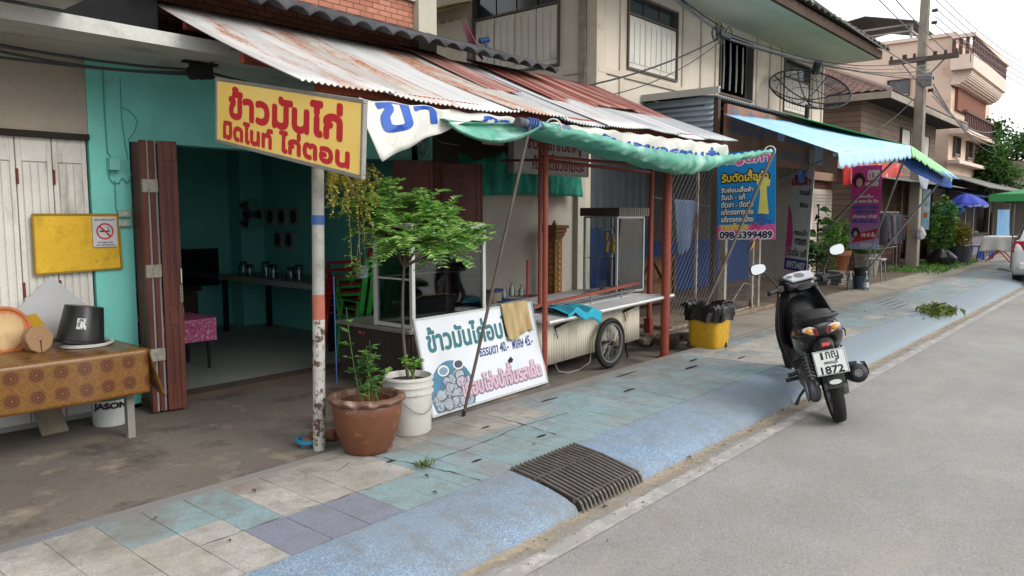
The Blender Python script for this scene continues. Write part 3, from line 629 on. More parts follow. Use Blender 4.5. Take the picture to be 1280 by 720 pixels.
# posts
M_postwhite = mat('flaking_white_post_paint', '#a5a39d', .7, var=.12, stains=[('#4f3c32', 22, .52, .57), ('#6a4d3d', 9, .58, .64)])
M_blueband = mat('blue_tape', '#335086', .5); M_redband = mat('faded_red_paint', '#9a5a49', .75, var=.2, vs=12)
wp = thing('post', 'round white post with flaking paint and a red band holding up the yellow sign', 'post', (2.70, 3.83, .118), group='posts of the stall roof')
mb = MB(); mb.tube([(2.655, 3.83, .1), (2.675, 3.83, .92)], .037, 16); mb.build('lower_pole', M_postwhite, wp, smooth=40)
mb = MB(); mb.tube([(2.675, 3.83, .92), (2.677, 3.83, 1.07)], .0375, 16); mb.build('red_band', M_redband, wp, smooth=40)
mb = MB(); mb.tube([(2.677, 3.83, 1.07), (2.705, 3.83, 2.24)], .0365, 16); mb.build('upper_pole', mat('weathered_grey_post', '#8f8f8a', .7, var=.12, vs=6, stains=[('#75736c', 14, .5, .7)]), wp, smooth=40)
mb = MB(); mb.tube([(2.687, 3.83, 1.49), (2.688, 3.83, 1.545)], .039, 16); mb.build('blue_band', M_blueband, wp, smooth=40)
M_redpole = mat('red_oxide_pole', '#7c3a2d', .6, var=.15, vs=5, stains=[('#5a2c24', 8, .55, .7), ('#9c6a52', 14, .68, .74)])
for (x, y, r, top, lab) in ((5.0, 3.92, .024, 2.3, 'thin red oxide post rising at the right edge of the price board'), (6.98, 3.88, .046, 2.3, 'thick red oxide post at the far end of the cart counter'), (5.66, 4.5, .02, 2.3, 'thin red oxide post just behind the post beside the price board'), (7.58, 4.42, .03, 2.35, 'red oxide post with thick foot behind the cart counter end')):
    t = thing('post', lab, 'post', (x, y, .055), group='posts of the stall roof')
    mb = MB(); mb.tube([(x, y, .05), (x, y, top)], r, 14); mb.build('pole', M_redpole, t, smooth=40)
    if r in (.03,): mb = MB(); mb.bar((x-.01, y, .056), (x-.01, y, .36), .08); mb.build('foot', M_redpole, t)
    mb = MB(); mb.cbox((x, y, .062), (r*3, r*3, .012)); mb.build('base_plate', M_redpole, t)
fr = thing('stall_rail', 'dark red steel rails slung between the stall posts under the green tarp', 'rail', (6, 4.4, 2.0))  # dark panel added to paint in the gloom under the lean-to
mb = MB(); mb.tube([(5.0, 3.95, 2.03), (7.0, 3.90, 2.03)], .014, 8); mb.tube([(5.66, 4.5, 2.06), (7.58, 4.42, 2.02)], .018, 8); mb.tube([(4.98, 3.95, 2.0), (5.9, 5.2, 2.1)], .012, 8); mb.build('bar', M_redpole, fr, smooth=40)
# ---- yellow shop sign ------------------------------------------------
ys = thing('yellow_sign', 'yellow sign with red Thai lettering in a grey metal frame on the white post', 'sign', (2.52, 3.9, 1.75))
TL, TR, BR, BL = at(270, 97, X=2.52), at(455, 125, X=2.52), at(452, 222, X=2.52), at(270, 177, X=2.52)
u = TR-TL; vv = TL-BL
W_ = u.length; H_ = vv.length; M = Matrix((u/W_, vv/H_, Vector((-1, 0, 0)))).transposed().to_4x4(); M.translation = BL
k = NT('sign_yellow'); v = k.coord()
c = k.mix(k.ramp(k.noise(v, 2.5, 4), [(.3, 0), (.7, 1)]), rgb('#efd27c'), rgb('#ebc762')); c = k.mix(k.ramp(k.noise(v, 14, 8, .7), [(.6, 0), (.75, .5)]), c, rgb('#cfa64c'))
M_yel = k.out(c, .45, 0, .4)
mb = MB(M); mb.box(.0, W_, 0, H_, -.02, 0); mb.build('panel', M_yel, ys)
mb = MB(M); e = .018
for a in ((-.004, W_+.004, -.004, e), (-.004, W_+.004, H_-e, H_+.004), (-.004, e, e, H_-e), (W_-e, W_+.004, e, H_-e)): mb.box(*a, -.024, .005)
mb.build('frame', mat('grey_sign_frame', '#8e8d88', .5, .4, var=.15, vs=9, stains=[('#6b6862', 14, .6, .7)]), ys, bevel=.003, seg=1)
M_signred = mat('sign_red', '#c02a35', .45, var=.05)
mb = MB(M); write(mb, M, 'ข้าวมันไก่', .17, .175, 1.16, .18, .0125, .0015); mb.build('lettering', M_signred, ys); mb = MB(M); write(mb, M, 'มิดไนท์', .10, .04, .56, .115, .009, .0015); mb.build('lettering', M_signred, ys); mb = MB(M); write(mb, M, 'ไก่ตอน', .74, .04, .66, .115, .009, .0015); mb.build('lettering', M_signred, ys)
mb = MB(); mb.bar((2.545, 3.83, 2.1), (2.70, 3.83, 2.1), .03); mb.bar((2.545, 3.83, 1.95), (2.70, 3.83, 1.95), .03); mb.build('bracket', M_greyedge, ys)
# ---- white banner with blue letters under the eave ---------------------
M_vinyl = mat('white_vinyl', '#c9c9c4', .5, var=.06, vs=3, stains=[('#a7a59c', 5, .55, .75)])
M_vblue = mat('banner_blue', '#2a55a8', .5)
bn = thing('eave_banner', 'white vinyl banner with blue lettering hung crumpled under the tin eave', 'banner', (4, 3.62, 2.1))
def bz0(X): return EZ+.013*(X-2.43)-.055
def bh(X):
    for (a, h0), (b, h1) in zip(BHP[:-1], BHP[1:]):
        if a <= X <= b: return h0+(h1-h0)*(X-a)/(b-a)
    return .03
BHP = [(2.83, .12), (2.96, .36), (3.3, .22), (3.75, .05), (4.3, .11), (5.0, .09), (5.4, .13), (6.0, .20), (6.8, .23), (7.4, .22), (7.78, .13)]
def bfn(u, v_):
    X = 2.83+4.95*u; return (X+.03*math.sin(v_*3), 3.60-.02*v_+.014*math.sin(X*9+v_*3)+.05*v_*v_*(X > 4), bz0(X)-bh(X)*v_+.006*math.sin(X*23))
mb = MB(); mb.surf(bfn, 260, 8); mb.build('sheet', M_vinyl, bn, solid=.002, smooth=60)
def on_banner(mb, body, X0, X1, vt, vb, bold):      # letters follow the hanging sheet
    vs, fs = glyphs(body); n = 8
    for k_ in range(n+1):
        a, b = (0, 0) if k_ == 0 else (math.cos(2*math.pi*k_/n)*bold, math.sin(2*math.pi*k_/n)*bold)
        P_ = []
        for vx, vy in vs:
            X = X0+(X1-X0)*vx+a; f = vb+(vt-vb)*vy+b/.3; p = Vector(bfn((X-2.83)/4.95, max(0.02, min(.98, f)))); p.y -= .005+k_*.00005; P_.append(p)
        mb.add(P_, fs)
for a_ in (('ข้า', 2.96, 3.42, -.25, .55, .009), ('ร้านอาหารตามสั่ง', 5.3, 7.55, .2, .8, .009), ('กาแฟ', 3.85, 4.6, .1, .9, .01)): mb = MB(); on_banner(mb, *a_); mb.build('lettering', M_vblue, bn)
# ---- green tarp on its pole -------------------------------------------
M_tarp = mat('green_tarp', '#559482', .6, var=.16, vs=2.5, stains=[('#8db5a8', 4, .50, .68), ('#3c7767', 6, .54, .70), ('#7d8f85', 14, .62, .74)], bump=.3, bs=14)
tp = thing('green_tarp', 'pale green tarpaulin slung from a long pole in front of the tin eave', 'tarp', (6.3, 3.4, 2.0))
A = Vector((4.06, 3.42, 2.185)); B = Vector((4.62, 3.41, 2.18))
mb = MB(); mb.tube([A, B], .03, 12); mb.build('pole', mat('steel_blue_pole', '#5d6a86', .5, .2), tp, smooth=40)
mb = MB(); mb.tube([A.lerp(B, -.02), A.lerp(B, .09)], .034, 12); mb.build('pole_end_cap', mat('dark_cap', '#4b4b50', .7), tp, smooth=40)
mb = MB()
for q in range(4): f = .16+.05*q; c_ = A.lerp(B, f); mb.tube([c_+Vector((.012*math.sin(t*1.0), .037*math.cos(t), .037*math.sin(t))) for t in [z*.52 for z in range(13)]], .007, 6)
mb.build('blue_rope', M_blueband, tp, smooth=40)
TPT = [(4.28, 2.19, .04, .026), (4.6, 2.175, .06, .026), (5.03, 2.15, .06, .026), (5.63, 2.10, .09, .026), (6.4, 2.085, .16, .026), (6.9, 2.095, .13, .026), (7.3, 2.125, .07, .028), (7.8, 2.18, .04, .028), (8.46, 2.265, .02, .02)]
def tpt(u):
    X = 4.28+4.18*u
    for (a, za, ha, ra), (b, zb, hb, rb) in zip(TPT[:-1], TPT[1:]):
        if a <= X <= b+1e-6: t = (X-a)/(b-a); s_ = t*t*(3-2*t); return X, za+(zb-za)*t, ha+(hb-ha)*s_, ra+(rb-ra)*t
mb = MB()
for u_ in (.03, .99): X, z, h, r = tpt(u_); mb.tube([Vector((X+.01*q, 3.41+.05*math.cos(t), z+.05*math.sin(t)+.008)) for q, t in enumerate([z_*.52 for z_ in range(13)])], .006, 6)
mb.build('white_tie', mat('white_cord', '#c9cac6', .7), tp, smooth=40)
def tarp_front(u, v_):
    X, z, h, r = tpt(u); y = 3.41
    tw = .005*math.sin(u*150+v_*9)*(1 if u < .75 else 1.6)+.005*math.sin(u*61-v_*5)*math.sin(u*23+1)
    if v_ < .35:
        t = v_/.35*math.pi*.95; return (X, y+r*math.cos(t), z+(r+tw)*math.sin(t)*.9-.002)
    f = (v_-.35)/.65
    return (X+.01*math.sin(f*3), y-r*math.cos(f*1.2)-.035*math.sin(f*math.pi)*h/.2+.012*math.sin(u*60+f*2)*f+.25*f*f*h, z-h*f-.01*math.sin(u*37)*f*h/.2+tw*f)
def tarp_back(u, v_):
    X, z, h, r = tpt(u); p0 = Vector(tarp_front(u, 1)); p1 = Vector((X, 3.95, z+.07)); p = p0.lerp(p1, v_); p.z -= .05*math.sin(v_*math.pi)+.02*math.sin(u*40+v_*6)*math.sin(v_*math.pi); return p
mb = MB(); mb.surf(tarp_front, 260, 22); mb.build('front_drape', M_tarp, tp, solid=.003, smooth=60)
mb = MB(); mb.surf(lambda u, v_: tarp_back(u*.9, v_), 160, 12); mb.build('inner_sheet', mat('green_tarp_shade_side', '#4f9e88', .6, var=.12), tp, solid=.003, smooth=60)
def swag(u, v_):
    a = Vector((3.48, 3.60, 2.17)); b = Vector((4.25, 3.46, 2.19)); p = a.lerp(b, u); p.z -= (.03+.13*math.sin(math.pi*u)**.8)*v_+.012*math.sin(v_*9+u*4); p.y += .05*math.sin(v_*6)-.05*v_; return p
mb = MB(); mb.surf(swag, 40, 16); mb.build('folded_swag', M_tarp, tp, solid=.003, smooth=60)
# struts
M_strut = mat('weathered_strut', '#585049', .7, .2, var=.2, vs=8)
for a, b, r, lab in (((3.74, 3.66, .13), (4.16, 3.40, 2.17), .0115, 'long grey leaning pole propping up the near end of the green tarp'), ((7.38, 3.82, .13), (8.43, 3.36, 2.24), .017, 'long grey leaning pole beside the yellow bin propping up the tarp')):
    t = thing('prop_pole', lab, 'pole', a, group='props of the green tarp'); mb = MB(); mb.tube([a, b], r, 10); mb.build('pole', M_strut, t, smooth=40)
    mb = MB(); mb.tube([Vector(a), Vector(a).lerp(Vector(b), .02)], r*1.25, 10); mb.build('foot_cap', M_dark, t, smooth=40)
# ---- hanging white sign with red letters ------------------------------
hs = thing('hanging_sign', 'white hanging sign with dark red Thai lettering behind the green tarp', 'sign', (6.5, 4.98, 2.0))
TL, BR_ = at(642, 160, Y=5.0), at(735, 221, Y=5.0); M = frame((TL.x, 5.0, BR_.z), (1, 0, 0), (0, 0, 1)); W_ = BR_.x-TL.x; H_ = TL.z-BR_.z-.02
mb = MB(M); mb.box(0, W_, 0, H_, -.06, 0); mb.build('panel', mat('dusty_white_sign', '#a8a59f', .6, var=.06, stains=[('#8d8880', 3, .55, .75)]), hs)
mb = MB(M); e = .012
for a in ((-.006, W_+.006, -.006, e), (-.006, W_+.006, H_-e, H_+.006), (-.006, e, e, H_-e), (W_-e, W_+.006, e, H_-e)): mb.box(*a, -.065, .006)
mb.build('frame', mat('grey_sign_frame', '#8e8d88'), hs)
mb = MB(M); write(mb, M, 'ข้าวมันไก่ ข้าวขาหมู', .22, H_-.2, W_-.36, .17, .007, .0015); mb.build('lettering', mat('dark_red_letters', '#7c2530', .6), hs); mb = MB(M); write(mb, M, 'ก๋วยเตี๋ยวไก่มะระ', .30, .045, W_-.38, .17, .006, .0015); mb.build('lettering', mat('dark_red_letters', '#7c2530', .6), hs)
mb = MB(); mb.box(TL.x-.32, TL.x-.03, 5.1, 5.14, TL.z-.17, TL.z-.03); o = mb.build('signboard_scrap', mat('cream_scrap', '#b9a98c', .7)); tag(o, 'small cream board scrap tucked behind the white hanging sign', 'board')
# ---- green shade net --------------------------------------------------
M_net = mat('green_shade_net', '#1f7a68', .8, var=.25, vs=6, stains=[('#2c9480', 9, .5, .7), ('#155a4c', 4, .5, .7)])
def net(u, v_):
    a = at(585, 205, Y=5.75); X = 5.75+2.22*u; top = [(0, 2.22), (.12, 2.12), (.33, 2.26), (.45, 2.12), (.62, 2.04), (.8, 2.13), (1, 2.14)]
    for (p, z0), (q, z1) in zip(top[:-1], top[1:]):
        if p <= u <= q: zt = z0+(z1-z0)*(u-p)/(q-p)
    zb = 1.735+.03*math.sin(u*3.1)+.035*u
    return (X, 5.66+.025*math.sin(u*40+v_*2)+.01*math.sin(u*97), zt+(zb-zt)*v_)
mb = MB(); mb.surf(net, 160, 8); o = mb.build('shade_net', M_net, solid=.002, smooth=60, org=(7, 5.7, 1.7)); tag(o, 'dark green shade net pinned along the top of the white stall wall', 'net')
# ---- price board leaning at the front --------------------------------
pb = thing('price_board', 'large white price board with teal Thai lettering leaning at the pavement edge', 'price board', (4.3, 3.85, .13))
BLp, BRp = Vector((3.57, 3.79, .135)), Vector((4.98, 3.87, .135)); TLp = at(517, 403, Y=3.96); TRp = at(678, 372, Y=4.06)
u = (BRp-BLp); W_ = u.length; u.normalize(); vv = ((TLp-BLp)+(TRp-BRp))/2; vv = vv-u*vv.dot(u); H_ = vv.length; M = frame(BLp, u, vv)
k = NT('board_white'); v = k.coord(); c = k.mix(k.ramp(k.noise(v, 2, 5), [(.3, 0), (.7, 1)]), rgb('#b3b8bf'), rgb('#c2c6ca')); c = k.mix(k.ramp(k.noise(v, 8, 8, .7), [(.64, 0), (.72, .5)]), c, rgb('#8e8f90')); M_bw = k.out(c, .5)
mb = MB(M); mb.box(0, W_, 0, H_, -.012, 0); mb.build('panel', M_bw, pb)
mb = MB(M)
for a in ((-.006, W_+.006, -.004, .012), (-.006, W_+.006, H_-.012, H_+.004), (-.006, .010, .012, H_-.012), (W_-.010, W_+.006, .012, H_-.012)): mb.box(*a, -.016, .003)
mb.build('frame', mat('pale_edge_trim', '#a3a5a6', .6), pb)
M_teal_t = mat('teal_letters', '#2d6470', .6); M_wht = mat('white_letters', '#c9c9c4', .6); M_navy = mat('navy_letters', '#2b3a72', .6); M_pinkt = mat('dull_pink_letters', '#b79aa8', .6); M_mauve = mat('mauve_outline', '#77707f', .6)
mb = MB(); write(mb, M, 'ข้าวมันไก่อบโอ่ง', .098, H_-.255, 1.12, .175, .013, .0010); mb.build('lettering_outline', M_wht, pb)
mb = MB(); write(mb, M, 'ข้าวมันไก่อบโอ่ง', .09, H_-.25, 1.12, .175, .0075, .0020); mb.build('lettering', M_teal_t, pb)
mb = MB(); write(mb, M, 'ธรรมดา 40.-', .62, H_-.36, .36, .075, .0022, .0015, slant=.15); mb.build('price_lettering', M_navy, pb); mb = MB(); write(mb, M, 'พิเศษ 45.-', 1.03, H_-.36, .28, .085, .0022, .0015, slant=.15); mb.build('price_lettering', M_navy, pb)
# printed plate of chicken
cx, cy, cr_ = .26, .13, .235
mb = MB(M)
arc = [(max(.014, min(W_, cx+cr_*math.cos(t))), max(.014, cy+cr_*math.sin(t))) for t in [2*math.pi*q/48 for q in range(48)]]
mb.add([(x, y, .0012) for x, y in arc], [tuple(range(48))]); mb.build('printed_plate', mat('print_blue', '#3f6d86', .6, var=.2, vs=8), pb)
rn = random.Random(3)
lumps = MB(M); dk = MB(M)
for q in range(46):
    a = rn.uniform(0, 6.28); r = .19*math.sqrt(rn.random()); x = max(.075, cx-.01+r*math.cos(a)); y = min(.26, max(.055, cy-.01+r*.8*math.sin(a))); rr = rn.uniform(.028, .055); z = .0014+q*.00005
    for m_, s_ in ((dk, 1.18), (lumps, 1.0)):
        m_.add([(x+rr*s_*math.cos(t)*rn.uniform(.8, 1.1), y+rr*s_*.8*math.sin(t)*rn.uniform(.75, 1.1), z+(.00004 if s_ == 1 else 0)) for t in [2*math.pi*p/10 for p in range(10)]], [tuple(range(10))])
dk.build('printed_shade', mat('print_dark', '#4d5560', .6), pb); lumps.build('printed_chicken', mat('print_pale', '#8f96a0', .6, var=.25, vs=30), pb)
for (x, y) in ((.19, .30), (.36, .325)):
    mb = MB(M); mb.add([(x+.06*math.cos(t), y+.04*math.sin(t), .0042) for t in [2*math.pi*q/24 for q in range(24)]], [tuple(range(24))]); mb.build('printed_bowl', M_wht, pb)
    mb = MB(M); mb.add([(x+.045*math.cos(t), y-.002+.028*math.sin(t), .0048) for t in [2*math.pi*q/24 for q in range(24)]], [tuple(range(24))]); mb.build('printed_sauce', mat('print_sauce' if x < .3 else 'print_dark_sauce', '#6d8698' if x < .3 else '#3a4654', .6), pb)
mb = MB(); write(mb, M, 'ไก่อบโอ่งน้ำจิ้มรสเด็ด', .345, .072, 1.0, .165, .011, .0054); mb.build('slogan_outline', M_mauve, pb)
mb = MB(); write(mb, M, 'ไก่อบโอ่งน้ำจิ้มรสเด็ด', .34, .078, 1.0, .165, .006, .0064); mb.build('slogan', M_pinkt, pb)
mb = MB(M); mb.prism([(.94, .26), (.985, .285), (1.01, .26), (.99, .235), (.965, .24), (.95, .225)], .0015, .003); mb.build('torn_patch', M_hole, pb)
# towel over its corner
k = NT('towel_cloth'); v = k.coord(sc=(1, 1, .15)); c = k.mix(k.ramp(k.noise(v, 14, 6), [(.35, 0), (.65, 1)]), rgb('#a8976f'), rgb('#8a7853')); v2 = k.coord(); c = k.mix(k.ramp(k.noise(v2, 16, 2), [(.66, 0), (.70, .7)]), c, rgb('#b5654a')); c = k.mix(k.ramp(k.noise(k.coord(rot=(1, 1, 0)), 13, 2), [(.68, 0), (.71, .7)]), c, rgb('#7c9172')); k.bump(k.noise(v2, 160, 3), .3); M_towel = k.out(c, .95)
def towel(u, v_):
    x = W_-.43+.345*u-.01*math.sin(v_*3); y = H_+.012-.275*v_*(1+.10*math.sin(u*5+.6)); z = .016+.016*math.sin(u*21+.5*v_)*(.4+.6*v_)
    if v_ < .08: z = -.03+.046*v_/.08; y = H_+.013
    return M @ Vector((x, y, z))
mb = MB(); mb.surf(towel, 60, 26); o = mb.build('towel', M_towel, solid=.006, smooth=60, org=tuple(M @ Vector((W_-.25, H_-.2, .02)))); tag(o, 'faded patterned towel draped over the corner of the price board', 'towel')
# ================================================================ FOOD CART
M_whitesheet = tin('whitewashed_rusty_sheet', '#d8d1be', '#8a5c3a', .58, .74, .03)
M_alu = mat('scratched_aluminium', '#c9cbcc', .45, .4, var=.1, vs=6, stains=[('#8d8f8f', 7, .55, .7)])
M_black = mat('black_rubber', '#1c1b1b', .75, var=.2)
M_steel = mat('dull_steel', '#77787a', .45, .7, var=.15)
M_darksteel = mat('dark_rusty_steel', '#3b302b', .7, .2, var=.2, vs=9)
tl = R(1.6)
ct = thing('food_cart', 'whitewashed corrugated food cart with bicycle wheels and an aluminium counter', 'food cart', (6.0, 4.1, .055), rot=(0, -tl, 0), local=True)
# local frame: x along the street, y towards the wall, z up from the ground
def fnbody(u, v_): return (-.95+1.80*u, .0+.007*math.sin(u*1.80/.038*2*math.pi), .17+.43*v_)
mb = MB(); mb.surf(fnbody, 470, 2); mb.build('front_panel', M_whitesheet, ct, solid=.002, smooth=60)
mb = MB(); mb.surf(lambda u, v_: (.85+.007*math.sin(u*150), .02+.82*u, .17+.43*v_), 200, 2); mb.build('end_panel', M_whitesheet, ct, solid=.002, smooth=60)
mb = MB(); mb.surf(lambda u, v_: (-.95+.007*math.sin(u*150), .02+.82*u, .17+.43*v_), 200, 2); mb.build('end_panel', M_whitesheet, ct, solid=.002, smooth=60)
mb = MB(); mb.box(-.94, .84, .03, .84, .19, .21); mb.box(-.94, .84, .82, .84, .19, .60); mb.build('floor_tray', M_darksteel, ct)
mb = MB(); mb.box(-.98, 1.02, .10, .88, .602, .625); mb.build('counter', M_alu, ct, bevel=.004)
mb = MB(); mb.box(-.98, 1.05, -.20, .10, .598, .622); mb.build('front_shelf', M_alu, ct, bevel=.004)
mb = MB(); mb.tube([(-.98, -.21, .608), (1.17, -.21, .608)], .022, 12); mb.box(1.051, 1.16, -.20, .02, .598, .612); mb.build('shelf_edge', mat('bright_tube', '#c9cac8', .3, .6), ct, smooth=40)
for x in (-.62, .52):
    mb = MB(); mb.bar((x, -.19, .59), (x, -.01, .50), .022); mb.tube([(x, -.01, .50), (x, -.03, .44), (x+.01, -.03, .40)], .005, 6); mb.build('shelf_bracket', M_darksteel, ct)
mb = MB(); mb.bar((-.8, .10, .70), (1.0, .10, .74), .022, .026); mb.build('red_rail', M_redpole, ct)
mb = MB()
for x in (-.45, .1, .65): mb.tube([(x, .10, .62), (x, .10, .71)], .008, 6)
mb.tube([(-.8, .16, .655), (1.0, .16, .66)], .012, 8); mb.build('rail_post', M_steel, ct)
# wheels
for s_, y in ((0, -.10), (1, .94)):
    tc_ = (.14, y, .249)
    mb = MB(); mb.tube([(tc_[0]+.222*math.cos(t), y, tc_[2]+.222*math.sin(t)) for t in [2*math.pi*q/40 for q in range(40)]], .024, 10, closed=True); ty = mb.build('tyre', M_black, ct, smooth=60)
    mb = MB(); mb.lathe([(.178, -.016), (.195, -.018), (.200, 0), (.195, .018), (.178, .016), (.178, -.016)], 40, tc_, 'Y'); mb.build('rim', M_steel, ty, smooth=40)
    mb = MB()
    for q in range(28):
        t = 2*math.pi*q/28; mb.tube([(tc_[0]+.025*math.cos(t+.9*(-1)**q), y+.02*(-1)**(q//2), tc_[2]+.025*math.sin(t+.9*(-1)**q)), (tc_[0]+.18*math.cos(t), y, tc_[2]+.18*math.sin(t))], .0022, 4, cap=False)
    mb.build('spokes', M_steel, ty)
    mb = MB(); mb.tube([(tc_[0], y-.045, tc_[2]), (tc_[0], y+.045, tc_[2])], .022, 12); mb.build('hub', M_darksteel, ty, smooth=40)
mb = MB(); mb.tube([(.14, -.12, .249), (.14, .96, .249)], .012, 8); mb.bar((.10, .0, .18), (.14, -.02, .25), .02); mb.build('axle', M_darksteel, ct)
mb = MB(); mb.tube([(-.52, .1, .19), (-.45, .09, .05), (-.32, .08, .012), (-.12, .08, .01), (.05, .08, .05), (.09, .09, .18)], .008, 8); mb.build('stand_hoop', mat('pale_hoop', '#8d8a84', .5, .4), ct, smooth=50)
# glass display case standing on the counter
gc = thing('display_case', 'glass display case with a ribbed dark roof standing on the food cart', 'display case', (6.74, 4.33, .71))
x0, x1, y0, y1, z0, z1 = 6.74, 7.27, 4.33, 4.74, .722, 1.52
mb = MB()
for x in (x0, x1):
    for y in (y0, y1): mb.bar((x, y, z0), (x, y, z1), .022)
for z in (z0, z1):
    mb.bar((x0, y0, z), (x1, y0, z), .02); mb.bar((x0, y1, z), (x1, y1, z), .02); mb.bar((x0, y0, z), (x0, y1, z), .02); mb.bar((x1, y0, z), (x1, y1, z), .02)
mb.build('frame', mat('silver_case_frame', '#a8acad', .35, .6), gc)
mb = MB(); mb.box(x0+.012, x1-.012, y0-.002, y0+.002, z0+.01, z1-.01); mb.build('front_glass', glass(), gc)
mb = MB(); mb.box(x0-.002, x0+.002, y0+.012, y1-.012, z0+.01, z1-.01); mb.build('side_glass', glass(), gc)
mb = MB(); mb.box(x1-.002, x1+.002, y0+.012, y1-.012, z0+.01, z1-.01); mb.build('side_glass', glass(), gc)
mb = MB(); mb.box(x0+.02, x1-.02, y0+.02, y1-.02, 1.08, 1.088); mb.build('shelf', glass('green_glass', (.5, .75, .72), 1.2, .05), gc)
mb = MB(); mb.box(x0-.05, x1+.03, y0-.05, y1+.03, z1+.012, z1+.10); mb.build('roof', M_darksteel, gc)
mb = MB()
for q in range(16): mb.box(x0-.045+q*.038, x0-.022+q*.038, y0-.058, y0-.051, z1+.012, z1+.10)
mb.build('roof_ribs', mat('pale_ribs', '#6f6a5f', .6), gc)
mb = MB(); mb.tube([(x0+.1, y1-.08, z1-.12), (x0+.12, y1-.12, z1-.14), (x0+.4, y1-.12, z1-.12)], .012, 6); mb.build('hanging_bar', M_steel, gc)
rn = random.Random(8); mb = MB()
for q in range(3):
    bx_ = x0+.12+q*.13
    for z in range(7): mb.ball((bx_+rn.uniform(-.02, .02), y0+.2, 1.34-z*.03-.02*q), .015+.008*rn.random(), 8, 6)
mb.build('hanging_garland', mat('orange_garland', '#b98a2a', .6, var=.3, vs=30), gc, smooth=60)
mb = MB()
for q in range(9): mb.ball((x0+.1+rn.uniform(0, .36), y0+.15+rn.uniform(0, .15), .69+rn.uniform(0, .05)), (.05, .05, .04), 10, 7)
mb.build('wrapped_food', mat('pink_brown_bundle', '#6d4a46', .7, var=.3, vs=9), gc, smooth=60)
# teal cloth on the counter
k = mat('teal_cloth', '#2790a6', .9, var=.15, vs=8, bump=.2, bs=200)
def tcl(u, v_):
    x = 5.26+.52*u+.05*math.sin(v_*4); y0_ = 4.36-.52*v_
    z = .672+.018*math.sin(u*13+v_*5)+.035*math.exp(-((u-.2)**2)*12)
    if y0_ < 3.90: z -= (3.90-y0_)*1.4*(.3+u); y0_ = 3.90-(3.90-y0_)*.12-.012*math.sin(u*16)
    return (x, y0_-.05, z+.012)
mb = MB(); mb.surf(tcl, 44, 36); o = mb.build('cloth', k, solid=.006, smooth=60, org=(5.5, 4.1, .6)); tag(o, 'crumpled teal cloth thrown over the near end of the cart counter', 'cloth')
# dark stool under the cart
st = thing('stool', 'black round metal stool standing beneath the food cart end', 'stool', (6.62, 4.3, .055))
for q in range(4):
    a = math.pi/4+q*math.pi/2; mb = MB(); mb.tube([(6.62+.11*math.cos(a), 4.3+.11*math.sin(a), .50), (6.62+.17*math.cos(a), 4.3+.17*math.sin(a), .055)], .011, 8); mb.build('leg', M_black, st, smooth=40)
mb = MB(); mb.tube([(6.62+.15*math.cos(t), 4.3+.15*math.sin(t), .26) for t in [q*.314 for q in range(20)]], .007, 6, closed=True); mb.build('footring', M_black, st)
mb = MB(); mb.lathe([(0, .50), (.14, .50), (.15, .515), (.14, .53), (0, .532)], 24, (6.62, 4.3, 0)); mb.build('seat', M_black, st, smooth=40)
# clutter on the stall worktop behind the board
wt = thing('stall_worktop', 'low dark timber worktop running along behind the price board', 'worktop', (5.6, 5.2, .055))
mb = MB(); mb.box(5.15, 6.9, 4.98, 5.65, .58, .61); mb.build('top', mat('grubby_timber', '#5f564d', .8, var=.2, vs=6), wt)
for x in (5.2, 6.85):
    for y in (5.03, 5.60): mb = MB(); mb.bar((x, y, .055), (x, y, .58), .05); mb.build('leg', M_dark, wt)
p = (7.32, 5.6)
gp = thing('carved_pillar', 'gold brown carved wooden pillar standing in front of the white wall', 'pillar', (p[0], p[1], .11))
mb = MB(); mb.box(p[0]-.072, p[0]+.072, p[1]-.072, p[1]+.072, .11, 1.26); s1 = mb.build('shaft', mat('gold_brown_wood', '#8a6234', .55, var=.25, vs=12, stains=[('#5c3d1f', 14, .5, .65)]), gp, bevel=.01)
mb = MB()
for (h0, h1, e) in ((1.26, 1.29, .082), (1.29, 1.33, .095), (1.33, 1.38, .11), (1.38, 1.42, .13), (.11, .2, .1)): mb.box(p[0]-e, p[0]+e, p[1]-e, p[1]+e, h0+.001, h1)
mb.build('capital', mat('gold_brown_wood_dark', '#7a532b', .55, var=.2, vs=12), gp, bevel=.006)
mb = MB()
for q in range(14):
    z = .3+q*.068
    for f in (0, 1):
        M0 = frame((p[0]-.073, p[1]+.0, z), (0, -1, 0), (0, 0, 1)) if f else frame((p[0], p[1]-.073, z), (1, 0, 0), (0, 0, 1))
        mb.M = M0; mb.prism([(-.032, 0), (0, -.03), (.032, 0), (0, .03)], 0, .012); mb.M = Matrix()
mb.build('carving', mat('carved_relief', '#a87c42', .5), gp, bevel=.003)
mb = MB(); mb.lathe([(0, 1.421), (.025, 1.421), (.03, 1.44), (.012, 1.455), (.018, 1.47), (0, 1.48)], 12, (p[0], p[1], 0)); mb.build('finial', mat('gold_brown_wood', '#8a6234'), gp, smooth=40)
p = at(659, 372, Y=5.2); o = MB(); o.tube([(p.x, 5.2, .60), (p.x+.03, 5.22, 1.06)], .014, 8); o = o.build('broom_handle', mat('bright_red_plastic', '#a62a36', .4), org=(p.x, 5.2, .6), smooth=40); tag(o, 'bright red plastic stick standing upright on the worktop', 'stick')
def simple_bucket(name, label, cat, c, r0, r1, h, col, lid=None, rim=True):
    t = thing(name, label, cat, c)
    mb = MB(); mb.lathe([(0, 0), (r0, 0), (r1, h), (r1-.006, h), (r0-.006, .008), (0, .008)], 28, c); mb.build('tub', mat('plastic_'+col[1:], col, .45, var=.05, stains=[('#6b655c', 6, .66, .8)]), t, smooth=40)
    if rim: mb = MB(); mb.lathe([(r1-.002, h-.02), (r1+.01, h-.02), (r1+.012, h), (r1-.008, h+.002)], 28, c); mb.build('rim', mat('plastic_'+(lid or col)[1:], lid or col, .45), t, smooth=40)
    return t
